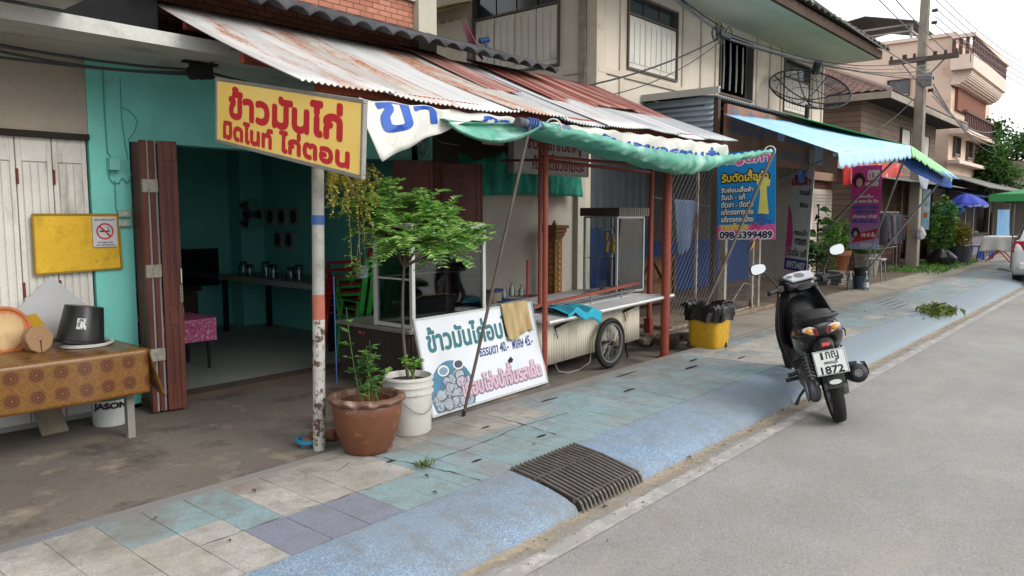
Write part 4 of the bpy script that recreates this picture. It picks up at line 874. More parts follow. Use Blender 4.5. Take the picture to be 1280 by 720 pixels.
p = at(616, 372, Y=5.2); simple_bucket('tub', 'small beige tub with blue lid on the worktop behind the board', 'tub', (p.x, 5.2, .612), .085, .1, .17, '#7d766a', '#1f2f6e')
for i, (px, col, h) in enumerate(((630, '#7f8b93', .16), (640, '#8f9aa0', .2), (652, '#8b989e', .17))):
    p = at(px, 365, Y=5.3); mb = MB(); mb.lathe([(0, 0), (.035, 0), (.037, h*.6), (.014, h*.85), (.016, h), (0, h)], 16, (p.x, 5.3, .612)); o = mb.build('bottle', glass('bottle_glass', (.75, .85, .85), .5), org=(p.x, 5.3, .612), smooth=40); tag(o, ['clear bottle beside the small beige tub on the worktop', 'tallest clear bottle in the middle of the worktop bottles', 'clear bottle next to the red plastic stick'][i], 'bottle', 'bottles on the worktop')
rn = random.Random(12)
for i in range(3):
    x = 5.55+.28*i; mb = MB(); mb.lathe([(0, 0), (.09, 0), (.12, .05), (.125, .055), (0, .02)], 20, (x, 5.18, .612+.0)); o = mb.build('basin', mat(['dull_steel_bowl', 'blue_bowl', 'grey_bowl'][i], ['#6d7478', '#2c4f78', '#85888a'][i], .4, .2), org=(x, 5.18, .612), smooth=40); tag(o, ['dull steel bowl nearest the bottles on the worktop', 'blue plastic bowl in the middle of the worktop', 'pale grey bowl at the right end of the worktop'][i], 'bowl', 'bowls on the worktop')
# ================================================================ WHITE GLASS CABINET AND ITS BASE
bs = thing('cabinet_base', 'dark ribbed timber counter under the white framed glass cabinet', 'counter', (4.5, 4.9, .115))
mb = MB()
for q in range(30): mb.box(4.0, 4.02, 4.52+q*.03, 4.545+q*.03, .12, .595)
for q in range(34): mb.box(4.02+q*.03, 4.045+q*.03, 4.50, 4.52, .12, .595)
mb.box(4.021, 5.05, 4.521, 5.42, .12, .59); mb.build('body', mat('dark_ribbed_timber', '#3a332e', .8, var=.25, vs=6), bs)
mb = MB(); mb.box(3.97, 5.08, 4.47, 5.45, .598, .63); mb.build('top', mat('worn_grey_top', '#77736b', .6, var=.15), bs, bevel=.005)
gb = thing('glass_cabinet', 'white aluminium framed glass cabinet behind the fern leaved tree', 'glass cabinet', (4.4, 4.7, .632))
x0, x1, y0, y1, z0, z1 = 4.03, 4.86, 4.50, 4.95, .65, 1.47
mb = MB()
for x in (x0, x1):
    for y in (y0, y1): mb.bar((x, y, z0-.02), (x, y, z1), .034)
for z in (z0, z1-.01, 1.36, 1.03):
    ww = .03 if z != 1.03 else .014
    mb.bar((x0, y0, z), (x1, y0, z), ww) if z != 1.03 else None
    mb.bar((x0, y1, z), (x1, y1, z), ww) if z != 1.36 else None
    mb.bar((x0, y0, z), (x0, y1, z), ww) if z != 1.36 else None
    mb.bar((x1, y0, z), (x1, y1, z), ww) if z != 1.36 else None
mb.build('frame', mat('white_aluminium', '#c2c3c0', .4, .1, var=.05), gb, bevel=.002, seg=1)
for n_, b_ in (('front_glass', (x0+.018, x1-.018, y0-.002, y0+.002, z0+.012, 1.345)), ('side_glass', (x0-.002, x0+.002, y0+.018, y1-.018, z0+.012, z1-.03)), ('side_glass', (x1-.002, x1+.002, y0+.018, y1-.018, z0+.012, z1-.03)), ('rear_glass', (x0+.018, x1-.018, y1-.002, y1+.002, z0+.012, z1-.03))):
    mb = MB(); mb.box(*b_); mb.build(n_, glass(), gb)
mb = MB(); mb.box(x0+.02, x1-.02, y0-.006, y0+.006, 1.372, 1.445); mb.build('header_panel', mat('pale_green_header', '#9fb3a2', .5), gb)
# stacks of plastic chairs
def plastic_chair(colname, col, label, group, loc, rz):
    t = thing('plastic_chair', label, 'chair', loc, (0, 0, rz), group, local=True); m = mat(colname, col, .45, var=.05)
    mb = MB(); mb.surf(lambda u, v_: (-.20+.40*u, -.19+.38*v_, .42-.02*math.sin(u*math.pi)*math.sin(v_*math.pi)), 10, 10); mb.build('seat', m, t, solid=.012, smooth=50)
    mb = MB()
    for q in range(5):
        a = -.17+.085*q; mb.surf(lambda u, v_, a=a: (a-.026+.052*u, .19+.10*v_+.02*math.sin(v_*2), .42+.40*v_), 2, 6)
    mb.surf(lambda u, v_: (-.20+.40*u, .285+.02*v_, .80+.07*v_*(1-.5*(2*u-1)**2)), 10, 3); mb.build('backrest', m, t, solid=.012, smooth=50)
    for sx in (-1, 1):
        mb = MB(); mb.tube([(sx*.19, -.17, .42), (sx*.22, -.20, 0)], [.022, .017], 8); mb.build('leg', m, t, smooth=50)
        mb = MB(); mb.tube([(sx*.19, .17, .42), (sx*.22, .22, 0)], [.022, .017], 8); mb.build('leg', m, t, smooth=50)
        mb = MB(); mb.tube([(sx*.205, -.17, .42), (sx*.235, -.16, .62), (sx*.235, .1, .64), (sx*.20, .26, .66)], .016, 8); mb.build('armrest', m, t, smooth=50)
    return t
rc = plastic_chair('red_plastic', '#8d1f2a', 'red plastic chair at the bottom of the stack behind the glass cabinet', 'stacked red chairs', (4.74, 6.2, .15), R(200))
gcx = plastic_chair('green_plastic', '#2f8a3a', 'green plastic chair at the bottom of its stack behind the cabinet', 'stacked green chairs', (4.66, 5.88, .15), R(170))
names = ['second', 'third', 'fourth', 'fifth', 'topmost']
for src, colr, n in ((rc, 'red', 5), (gcx, 'green', 3)):
    for i in range(1, n):
        c = copy_tree(src); c.location.z += .075*i; c.location.x += .01*i; nm = 'topmost' if i == n-1 else names[i-1]
        c['label'] = ('%s plastic chair %s in the stack behind the glass cabinet' % (colr, nm)) if nm == 'topmost' else ('%s plastic chair, %s from the bottom of the stack behind the cabinet' % (colr, nm))
# ================================================================ PLANTS AND POTS AT THE FRONT
def leafmat(name, c1, c2, c3=None, rough=.5):
    if name in MC: return MC[name]
    k = NT(name); g = k.n('NewGeometry'); r = g.outputs['Random Per Island']
    c = k.ramp(r, [(0, rgb(c1)), (.55, rgb(c2)), (1, rgb(c3 or c2))]); m = k.out(c, rough, 0, .35)
    k.b.inputs['Subsurface Weight'].default_value = 0
    tr_ = k.n('BsdfTranslucent'); k.l(c, tr_.inputs[0]); ms = k.n('MixShader'); ms.inputs[0].default_value = .3
    k.l(k.b.outputs[0], ms.inputs[1]); k.l(tr_.outputs[0], ms.inputs[2]); k.l(ms.outputs[0], k.t.nodes['Material Output'].inputs[0])
    MC[name] = m; return m
M_fern = leafmat('fern_leaves', '#52873c', '#86b45c', '#c0d886'); M_rose = leafmat('rose_leaves', '#35592c', '#4c7537', '#6d914c'); M_gold = leafmat('golden_vine_leaves', '#7d7a30', '#a29a42', '#b8ae58')
M_lime = leafmat('sprout_leaves', '#4d7a2c', '#73a03c', '#8db552'); M_bush = leafmat('bush_leaves', '#3c662d', '#5c8e3e', '#84aa55'); M_dkbush = leafmat('dark_bush_leaves', '#2a4a24', '#456b33', '#688a47'); M_olive = leafmat('olive_leaves', '#4b5a2c', '#66733c', '#808848')
M_bark = mat('grey_bark', '#554c40', .9, var=.3, vs=14, bump=.5, bs=40); M_stem = mat('green_stem', '#4f6132', .7)
M_soil = mat('potting_soil', '#2e2720', .95, var=.4, vs=30, bump=.6)
M_terra = mat('glazed_terracotta', '#68422f', .42, var=.2, vs=4, stains=[('#4f2d1f', 2.2, .48, .68), ('#965c33', 5, .60, .72, (1, 1, 4)), ('#b6aca2', 4, .63, .68), ('#8d7f74', 9, .60, .75)], bump=.08, bs=30)
pt = thing('terracotta_pot', 'large brown terracotta pot with a wavy rim beside the white bucket', 'plant pot', (2.86, 3.56, .13))
PC = (2.83, 3.58, .13)
prof = [(0, 0), (.135, 0), (.142, .012), (.155, .04), (.185, .11), (.203, .18), (.208, .24), (.207, .28), (.203, .30)]
mb = MB(); mb.lathe([(r, z) for r, z in prof]+[(.18, .30), (.165, .2), (0, .2)], 48, PC, wob=lambda r, z, t: (r+.004*math.sin(z*95)*(r > .14), z)); mb.build('body', M_terra, pt, smooth=40)
def wavy(r, z, t): k_ = max(0, (r-.185)/.045); return r+.004*math.sin(13*t)*k_, z+.006*math.sin(13*t)*k_
mb = MB(); mb.lathe([(.184, .296), (.196, .30), (.215, .304), (.228, .312), (.233, .324), (.228, .333), (.212, .340), (.196, .343), (.184, .336), (.178, .30), (.184, .296)], 104, PC, wob=wavy); mb.build('rim', mat('pale_terracotta_rim', '#5f4538', .6, var=.2, vs=6, stains=[('#a08779', 9, .52, .70)]), pt, smooth=50)
mb = MB(); mb.lathe([(0, .225), (.17, .215)], 24, PC); mb.build('soil', M_soil, pt)
def sprig(mb_s, mb_l, base, tip, n, L, W, rn, side=.6, r=.005):
    pts = bez(base, Vector(base).lerp(Vector(tip), .5)+Vector((rn.uniform(-.03, .03), rn.uniform(-.03, .03), .04)), tip, 8)
    mb_s.tube(pts, [r*(1-.7*i/8) for i in range(9)], 5)
    for q in range(n):
        t = .35+.65*(q+rn.random())/n; p = pts[min(8, int(t*8))]; a = rn.uniform(0, 6.28)
        mb_l.leaf(p, (math.cos(a), math.sin(a), rn.uniform(-.2, .6)), L*rn.uniform(.7, 1.2), W*rn.uniform(.8, 1.2), bend=rn.uniform(0, .2))
rn = random.Random(21)
rp_ = thing('rose_bush', 'thin stemmed rose bush growing out of the large terracotta pot', 'rose bush', (2.86, 3.56, .34))
ms_, ml_ = MB(), MB()
for (px, py) in ((462, 425), (452, 440), (433, 385), (470, 440), (445, 455), (488, 462), (458, 432)):
    tip = at(px, py, Y=3.62+rn.uniform(-.08, .08)); sprig(ms_, ml_, (2.83+rn.uniform(-.09, .09), 3.58+rn.uniform(-.08, .08), .34), tip, 16 if py > 400 else 10, .068, .05, rn)
ms_.build('stem', M_stem, rp_); ml_.build('leaves', M_rose, rp_)
mb = MB(); p = at(452, 418, Y=3.62)
for q in range(7): mb.leaf(p, (rn.uniform(-1, 1), rn.uniform(-1, 1), .4), .03, .03)
mb.build('flower', mat('dark_red_petals', '#7d1f28', .6), rp_)
# white bucket with fern leaved tree
M_bkt = mat('scuffed_white_plastic', '#b9b8b2', .5, var=.06, vs=4, stains=[('#8a857a', 7, .60, .72), ('#5f594f', 22, .69, .74)])
wb = thing('white_bucket', 'scuffed white plastic bucket planter between terracotta pot and price board', 'bucket', (3.27, 3.68, .13))
c_ = (3.255, 3.69, .13)
mb = MB(); mb.lathe([(0, 0), (.140, 0), (.150, .012), (.160, .375), (.152, .375), (.14, .33), (0, .33)], 40, c_); mb.build('tub', M_bkt, wb, smooth=40)
mb = MB()
for z in (.27, .315, .36): mb.lathe([(.157, z-.006), (.168, z-.004), (.168, z+.006), (.158, z+.008)], 40, c_)
mb.build('rim_ring', M_bkt, wb, smooth=30)
mb = MB(); mb.lathe([(0, .342), (.15, .335)], 24, c_); mb.build('soil', M_soil, wb)
mb = MB(); mb.tube([(c_[0]+.166*math.cos(a), c_[1]+.166*math.sin(a)-.004, c_[2]+.30-.17*math.sin((a-3.4)/2.4*math.pi)*.9) for a in [3.4+2.4*q/14 for q in range(15)]], .0025, 6); mb.build('handle', M_steel, wb)
sp = thing('sprout', 'bright green sprout with short leaves growing in the white bucket', 'plant', (3.22, 3.60, .47)); ms_, ml_ = MB(), MB()
ms_.tube([(3.22, 3.60, .45), (3.22, 3.60, .53)], .012, 8)
for q in range(9):
    a = q*.7; sprig(ms_, ml_, (3.22, 3.60, .52), (3.22+.07*math.cos(a), 3.60+.07*math.sin(a), .60+.05*rn.random()), 14, .035, .016, rn, r=.004)
ms_.build('stem', M_stem, sp); ml_.build('leaves', M_lime, sp)
ft = thing('fern_leaved_tree', 'slender small tree with a flat crown of feathery green fronds above the white bucket', 'tree', (3.27, 3.78, .46))
mb = MB(); tr_top = at(505, 335, Y=3.76); pts = bez((3.33, 3.77, .45), (3.26, 3.77, .8), tr_top, 10)
mb.tube(pts, [.012-.004*i/10 for i in range(11)], 8)
bt = []
for (px, py, Y) in ((465, 262, 3.9), (485, 290, 3.8), (505, 262, 3.9), (520, 285, 3.7), (540, 300, 3.62), (555, 268, 3.75), (572, 300, 3.62), (530, 258, 3.8), (505, 305, 3.66), (552, 312, 3.58), (455, 248, 3.92), (585, 305, 3.64), (475, 272, 3.92), (545, 282, 3.7)):
    e = at(px, py, Y=Y); mb.tube(bez(tr_top, tr_top.lerp(e, .5)+Vector((0, 0, .05)), e, 6), [.006, .005, .004, .004, .003, .002, .002], 6); bt.append(e)
mb.build('trunk', M_bark, ft, smooth=50)
ml_ = MB(); ms_ = MB(); rn = random.Random(33)
for e in bt:
    for q in range(15):
        a = rn.uniform(0, 6.28); L = rn.uniform(.14, .23); s0 = e+Vector((rn.uniform(-.06, .06), rn.uniform(-.06, .06), rn.uniform(-.06, .05)))
        d = Vector((math.cos(a), math.sin(a), rn.uniform(-.35, .75)))
        pts = bez(s0, s0+d*L*.5+Vector((0, 0, .03)), s0+d*L+Vector((0, 0, -.05*rn.random())), 9)
        ms_.tube(pts, [.0025]*10, 4, cap=False); sdv = d.cross(Vector((0, 0, 1))).normalized()
        for i in range(1, 10):
            for sgn in (-1, 1):
                f = 1-abs(i-4.5)/9; ml_.leaf(pts[i], sdv*sgn+d*.45+Vector((0, 0, rn.uniform(-.15, .3))), .085*f*rn.uniform(.8, 1.2), .032, bend=.12)
ml_.build('crown', M_fern, ft); ms_.build('frond_stem', M_stem, ft)
# golden hanging vine under the sign
gv = thing('hanging_vine', 'golden trailing vine hanging below the right end of the yellow sign', 'hanging plant', (2.78, 3.72, 1.8)); ml_, ms_ = MB(), MB(); rn = random.Random(5)
for q in range(36):
    px = rn.uniform(408, 474); Y = rn.uniform(3.6, 3.86); top = at(px, 205+rn.uniform(-4, 10), Y=Y); ln = rn.uniform(.08, .27) if px < 455 else rn.uniform(.1, .36)
    pts = [top+Vector((.012*math.sin(i+q), .012*math.cos(i*1.3+q), -ln*i/9)) for i in range(10)]; ms_.tube(pts, .0015, 4, cap=False)
    for i in range(10):
        for z in range(4):
            a = rn.uniform(0, 6.28); ml_.leaf(pts[i]+Vector((0, 0, rn.uniform(-.01, .01))), (math.cos(a), math.sin(a), rn.uniform(-.9, .2)), .021, .015)
for (px, y0, y1) in ((447, 255, 345), (436, 262, 330), (452, 260, 300)):
    a, b = at(px, y0, Y=3.75), at(px+4, y1, Y=3.75); pts = sag(a, b, -.01, 10); ms_.tube(pts, .0018, 4)
    for p in pts[2:]: a_ = rn.uniform(0, 6); ml_.leaf(p, (math.cos(a_), math.sin(a_), -.3), .022, .015)
ms_.build('stem', mat('vine_stem', '#7a7440', .8), gv); ml_.build('leaves', M_gold, gv)
hpz = at(452, 340, Y=3.78)
hpt = thing('hanging_pot', 'small grey hanging pot with a green trailing plant behind the white post', 'hanging pot', tuple(hpz))
mb = MB(); mb.lathe([(0, -.035), (.035, -.035), (.045, .04), (.04, .04), (.032, 0), (0, 0)], 20, tuple(hpz)); mb.build('pot', mat('grey_plastic_pot', '#5e6468', .5), hpt, smooth=40)
mb = MB(); mb.tube([hpz+Vector((-.04, 0, .04)), hpz+Vector((0, 0, .32)), hpz+Vector((.04, 0, .04))], .002, 5); mb.build('hanger', M_steel, hpt)
ml_, ms_ = MB(), MB()
for q in range(11): sprig(ms_, ml_, hpz+Vector((0, 0, .03)), hpz+Vector((rn.uniform(-.14, .0), rn.uniform(-.06, .06), rn.uniform(-.10, .12))), 10, .03, .02, rn, r=.003)
ms_.build('stem', M_stem, hpt); ml_.build('leaves', M_lime, hpt)
# blue basin and brick lumps behind the post foot
p = at(391, 558, Z=.13); simple_bucket('basin', 'small blue plastic basin on the apron behind the white post', 'basin', (p.x+.01, p.y+.06, .118), .05, .068, .05, '#2f7d9c')
o = MB()
for q in range(3): o.cbox((2.66+.09*q, 3.93+.05*(q % 2), .15), (.11, .06, .06), (rn.random()*.3, rn.random()*.3, rn.random()))
o = o.build('rubble', mat('red_brick_lump', '#6d4535', .9, var=.3, vs=20), org=(2.7, 3.95, .12), bevel=.008); tag(o, 'broken red brick lumps at the foot of the white post', 'brick rubble')
mb = MB(); a = at(417, 345, Y=3.86); b = at(421, 480, Y=3.86); mb.tube(sag(a, b, 0, 8), .0035, 6); o = mb.build('rope', M_blueband, org=tuple(b)); tag(o, 'thin blue rope dangling beside the white post', 'rope')
# grass tufts
def tuft(loc, n, h, lab, grp='weeds in the pavement joints'):
    mb = MB(); rn = random.Random(int(loc[0]*50))
    for q in range(n):
        a = rn.uniform(0, 6.28); r = rn.random()*h*1.2; mb.leaf((loc[0]+r*math.cos(a), loc[1]+r*.6*math.sin(a), loc[2]), (math.cos(a)*.5, math.sin(a)*.5, 1), h*rn.uniform(.5, 1.1), .006 if h < .08 else .012)
    o = mb.build('weed', M_olive, org=loc); tag(o, lab, 'weed', grp)
tuft((2.83, 3.07, .13), 50, .05, 'small grass tuft in the cracked joint nearest the drain grate')
mb = MB(); rn = random.Random(71)
for q in range(320):
    x = 12.5+rn.gauss(0, .34); y = 2.42+rn.gauss(0, .09); a = rn.uniform(0, 6.28); h = rn.uniform(.03, .13)*max(.3, 1-abs(x-12.5)*.6); mb.leaf((x, y, .115 if y > 2.45 else .08), (math.cos(a), math.sin(a), rn.uniform(.6, 2.0)), h*1.5, .014, bend=.3)
o = mb.build('weed', M_olive, org=(12.5, 2.5, .12)); tag(o, 'wide weedy tuft spilling over the far kerb', 'weed', kind='stuff')
# drain grate
dg = thing('drain_grate', 'rusty steel bar drain grate bent over the sloped blue kerb', 'drain grate', (3.44, 2.4, .02))
GP = [(2.188, .012), (2.2, .046), (2.218, .064), (2.35, .094), (2.47, .118), (2.68, .140)]
M_grate = mat('rusty_grate_steel', '#625e5a', .5, .4, var=.25, vs=10, stains=[('#4f4036', 14, .55, .7)])
for q in range(17):
    x = 3.125+q*.0365; mb = MB(); P_ = [(x, y, z) for y, z in GP]
    for a, b in zip(P_[:-1], P_[1:]): mb.tube([a, b], .0085, 8)
    mb.build('bar', M_grate, dg)
mb = MB()
for (y, z) in ((2.24, .060), (2.50, .112), (2.665, .128)): mb.bar((3.105, y, z), (3.725, y, z), .012, .02)
mb.build('cross_rod', M_grate, dg)
# ================================================================ LEFT TABLE
lt = thing('table', 'low table under a brown patterned oilcloth against the white folding doors', 'table', (1.3, 5.15, .118))
X0, X1, Y0, Y1, ZT = .25, 2.10, 4.86, 5.62, .70
mb = MB(); mb.box(X0+.03, X1-.03, Y0+.03, Y1-.02, ZT-.05, ZT-.012); mb.build('tabletop', M_dark, lt)
for x in (X0+.1, X1-.08):
    for y in (Y0+.12, Y1-.1): mb = MB(); mb.bar((x, y, .118), (x, y, ZT-.05), .045); mb.build('leg', mat('grey_table_leg', '#7b7872', .7, var=.15, vs=8), lt)
def medallion():
    k = NT('medallion_oilcloth'); tcn = k.n('TexCoord'); sx = k.n('SeparateXYZ'); k.l(tcn.outputs['UV'], sx.inputs[0])
    def cell(off):
        u_ = k.math('SUBTRACT', k.math('FRACT', k.math('ADD', k.math('MULTIPLY', sx.outputs[0], 1), off)), .5)
        v_ = k.math('SUBTRACT', k.math('FRACT', k.math('ADD', k.math('MULTIPLY', sx.outputs[1], 1), off)), .5)
        r = k.math('SQRT', k.math('ADD', k.math('MULTIPLY', u_, u_), k.math('MULTIPLY', v_, v_))); a = k.math('ARCTAN2', v_, u_); return r, a
    base = rgb('#6f4e20'); dkc = rgb('#41190f'); mid = rgb('#a07a3c'); o1 = rgb('#5e3016')
    r, a = cell(0.0); r2, a2 = cell(.5)
    v = k.coord(); c = k.mix(k.ramp(k.noise(v, 30, 4), [(.4, 0), (.6, 1)]), base, tuple(x*.8 for x in base))
    pet = k.math('MULTIPLY', k.math('ADD', k.math('COSINE', k.math('MULTIPLY', a, 12)), 1), .5)
    ringA = k.ramp(r, [(0, 0), (.05, 0), (.055, 1), (.16, 1), (.165, .2), (.18, .2), (.185, 1), (.27, 1), (.28, 0), (.295, 0), (.30, .9), (.325, .9), (.335, 0)])
    fa = k.math('MULTIPLY', ringA, k.math('ADD', k.math('MULTIPLY', pet, .35), .65)); c = k.mix(fa, c, dkc)
    ringB = k.ramp(r2, [(0, 0), (.02, .8), (.05, .8), (.06, 0), (.16, 0), (.17, 1), (.19, 1), (.20, 0), (.22, .6), (.235, .6), (.245, 0)])
    fb = k.math('MULTIPLY', ringB, k.math('ADD', k.math('MULTIPLY', k.math('GREATER_THAN', k.math('COSINE', k.math('MULTIPLY', a2, 14)), 0), .7), .3)); c = k.mix(fb, c, o1)
    dline = k.math('ABSOLUTE', k.math('SUBTRACT', k.math('FRACT', k.math('ADD', sx.outputs[0], k.math('ADD', sx.outputs[1], .0))), .5))
    dl2 = k.math('ABSOLUTE', k.math('SUBTRACT', k.math('FRACT', k.math('SUBTRACT', sx.outputs[0], sx.outputs[1])), .5))
    ln = k.math('MULTIPLY', k.math('MAXIMUM', k.ramp(dline, [(.0, 1), (.035, 1), (.05, 0)]), k.ramp(dl2, [(.0, 1), (.035, 1), (.05, 0)])), .55)
    far_ = k.math('MULTIPLY', k.math('GREATER_THAN', r, .335), k.math('GREATER_THAN', r2, .25)); c = k.mix(k.math('MULTIPLY', ln, far_), c, o1)
    return k.out(c, .35, 0, .4)
M_oil = medallion()
PT = .128
def cloth(u, v_):        # v 0 back edge .. ; drops over the front
    x = X0+(X1-X0)*u; d = v_*1.04; top = Y1-Y0
    if d < top: return (x, Y1-d, ZT+.001)
    e = d-top; return (x, Y0-.004-.03*e-.014*math.sin(x*7.5+1)*e/.4-.008*math.sin(x*19)*e/.4, ZT-e+.0*math.sin(x*5))
mb = MB(); nu, nv = 90, 58; mb.surf(cloth, nu, nv, uvs=False)
uv = [(((X1-X0)*i/nu)/PT, (1.04*j/nv)/PT) for i in range(nu+1) for j in range(nv+1)]
mb.uv = {f: [uv[q] for q in mb.f[f]] for f in range(len(mb.f))}
def side(u, v_): # right side drop with a loose corner
    y = Y0+(Y1-Y0)*u; dp = .16+.16*max(0, 1-u*2.2); x = X1+.004+.07*v_*max(0, 1-u*1.6)+.012*math.sin(y*20)*v_
    return (x, y-.06*v_*max(0, 1-u*3), ZT-dp*v_)
b0 = len(mb.f); bv = len(mb.v); mb.surf(side, 30, 12, uvs=False)
uv2 = [((Y1-Y0)*i/30/PT, (.38*j/12)/PT) for i in range(31) for j in range(13)]
for f in range(b0, len(mb.f)): mb.uv[f] = [uv2[q-bv] for q in mb.f[f]]
o = mb.build('tablecloth', M_oil, solid=.002, smooth=50, org=(1.3, 5.15, ZT)); tag(o, 'brown and ochre medallion patterned oilcloth draped over the low table', 'tablecloth')
# black bucket upside down, tilted, with its lids
zt = ZT+.004; p = at(100, 430, Z=zt)
bk_ = thing('black_bucket', 'black plastic bucket upside down with white sticker on the oilcloth table', 'bucket', (1.86, 5.30, zt), (R(0), R(9), 0), local=True)
bk_.scale = (.93, .93, .93)
mb = MB(); mb.lathe([(0, .255), (.118, .255), (.122, .25), (.152, .0), (.146, 0), (.112, .235), (0, .24)], 36, (0, 0, .02)); mb.build('body', mat('black_plastic', '#1d1d1f', .35, var=.05), bk_, smooth=40)
mb = MB(); mb.lathe([(.150, .0), (.162, .0), (.162, .022), (.148, .024)], 36, (0, 0, .02)); mb.build('rim', mat('black_plastic', '#1d1d1f'), bk_, smooth=40)
mb = MB(); Mst = Matrix.Rotation(R(-100), 4, 'Z')
def stk(u, v_):
    a = R(-112)+.42*(u-.5); z = .10+.075*v_; r = .1425-.12*(z-.10)
    return (r*math.cos(a), r*math.sin(a), z+.02)
mb.surf(stk, 8, 6); mb.build('sticker', mat('white_sticker', '#bfc2c2', .5, stains=[('#4d5254', 60, .5, .55)]), bk_)
for q, (dx, zz) in enumerate(((.025, .003), (.04, .012))):
    mb = MB(); mb.lathe([(.13, 0), (.152, 0), (.152, .007), (.13, .007), (.13, 0)], 36, (1.86+dx, 5.27, zt+zz)); o = mb.build('lid_ring', mat('white_ring', '#b7b9b4', .4), org=(1.86+dx, 5.27, zt+zz), smooth=40); tag(o, ['white plastic ring under the black bucket, lower one', 'white plastic ring under the black bucket, upper one'][q], 'lid', 'rings under the black bucket')
# round board, log slice, yellow paper, white sheet
p = at(6, 414, Y=5.42); M = Matrix.Translation(p) @ Euler((R(78), 0, R(8))).to_matrix().to_4x4()
k = NT('orange_rimmed_wood'); v = k.coord(); sx = k.n('VectorMath'); sx.operation = 'LENGTH'; k.l(v, sx.inputs[0])
c = k.ramp(k.math('ADD', sx.outputs['Value'], k.math('MULTIPLY', k.noise(v, 14, 6), .06)), [(.06, rgb('#b59a70')), (.135, rgb('#a98a60')), (.15, rgb('#9c5a30')), (.17, rgb('#a85a2c')), (.22, rgb('#a5542a'))]); c = k.mix(k.ramp(k.noise(v, 9, 7), [(.5, 0), (.75, .6)]), c, rgb('#7d6546'))
M_rb = k.out(c, .5)
rb = thing('round_board', 'round wooden board with an orange rim leaning at the left end of the table', 'chopping board', tuple(p), (R(78), 0, R(6)), local=True)
mb = MB(); mb.lathe([(0, .004), (.128, .004), (.140, .014), (.150, .014), (.155, .008), (.155, -.008), (.148, -.014), (0, -.014)], 48, (0, 0, 0)); mb.build('disc', M_rb, rb, smooth=35)
p = at(47, 424, Y=5.26)
k = NT('end_grain'); v = k.coord(); ln = k.n('VectorMath'); ln.operation = 'LENGTH'; k.l(v, ln.inputs[0]); wv = k.math('SINE', k.math('MULTIPLY', k.math('ADD', ln.outputs['Value'], k.math('MULTIPLY', k.noise(v, 6), .03)), 420)); c = k.mix(k.ramp(wv, [(0, 0), (1, .5)]), rgb('#8d6f50'), rgb('#6a4f38')); M_eg = k.out(c, .8)
lg = thing('log_slice', 'small round slice of log standing on edge between board and black bucket', 'log slice', tuple(p), (R(84), 0, R(12)), local=True)
mb = MB(); mb.lathe([(0, .03), (.078, .03), (.083, .025), (.083, -.03), (0, -.03)], 36, (0, 0, 0), wob=lambda r, z, t: (r*(1+.03*math.sin(3*t)+.02*math.sin(7*t)), z)); mb.build('slice', M_eg, lg, smooth=35)
mb = MB(); mb.prism([(-.004, -.005), (.004, -.005), (.002, -.084), (-.003, -.084)], .029, .0315); mb.build('split', M_dark, lg)
pts = [at(a, b, Y=5.5) for a, b in ((30, 395), (45, 392), (55, 404), (48, 418), (36, 415))]; mb = MB(); mb.add(pts+[q+Vector((0, .006, 0)) for q in pts], [(0, 1, 2, 3, 4), (9, 8, 7, 6, 5)]+[(i, (i+1) % 5, 5+(i+1) % 5, 5+i) for i in range(5)]); o = mb.build('yellow_packet', mat('mustard_packet', '#b08a1c', .5), org=tuple(pts[2])); tag(o, 'small mustard yellow packet propped behind the log slice', 'packet')
pts = [at(a, b, Y=5.63) for a, b in ((64, 345), (122, 392), (118, 432), (16, 432), (16, 392))]; mb = MB(); mb.add(pts+[q+Vector((0, .008, 0)) for q in pts], [(0, 1, 2, 3, 4), (9, 8, 7, 6, 5)]+[(i, (i+1) % 5, 5+(i+1) % 5, 5+i) for i in range(5)]); o = mb.build('white_board', mat('plain_white_board', '#a9abad', .6, var=.04), org=tuple(pts[0])); tag(o, 'plain white board standing on one corner behind the black bucket', 'board')
# paint tub and plank below the table
pbk = (2.07, 5.42, .118); t = simple_bucket('paint_tub', 'white and green paint tub standing under the patterned table', 'paint tub', pbk, .105, .125, .26, '#a9aeac')
mb = MB(); mb.surf(lambda u, v_: (pbk[0]+.123*math.cos(R(-170)+R(170)*u), pbk[1]+.123*math.sin(R(-170)+R(170)*u), pbk[2]+.18+.05*v_), 20, 2); mb.build('green_band', mat('dark_green_print', '#28523c', .5), t)
def wrap_text(mb, body, c, r, a0, a1, z0, z1, bold):
    vs, fs = glyphs(body)
    for q in range(9):
        du, dv = (0, 0) if q == 0 else (bold*math.cos(q*.785), bold*math.sin(q*.785))
        mb.add([(c[0]+(r+q*.00004)*math.cos(a0+(a1-a0)*vx+du/r), c[1]+(r+q*.00004)*math.sin(a0+(a1-a0)*vx+du/r), c[2]+z0+(z1-z0)*vy+dv) for vx, vy in vs], fs)
mb = MB(); wrap_text(mb, 'JASON', pbk, .1225, R(-160), R(-60), .115, .165, .0035); mb.build('lettering', mat('black_print', '#17181a', .5), t)
mb = MB(); mb.bar((1.72, 5.40, .125), (1.70, 5.66, .46), .16, .02); o = mb.build('plank', mat('grey_plank', '#7a7064', .85, var=.25, vs=5), org=(1.8, 5.5, .12)); tag(o, 'grey plank offcut leaning on the white doors under the table', 'plank')
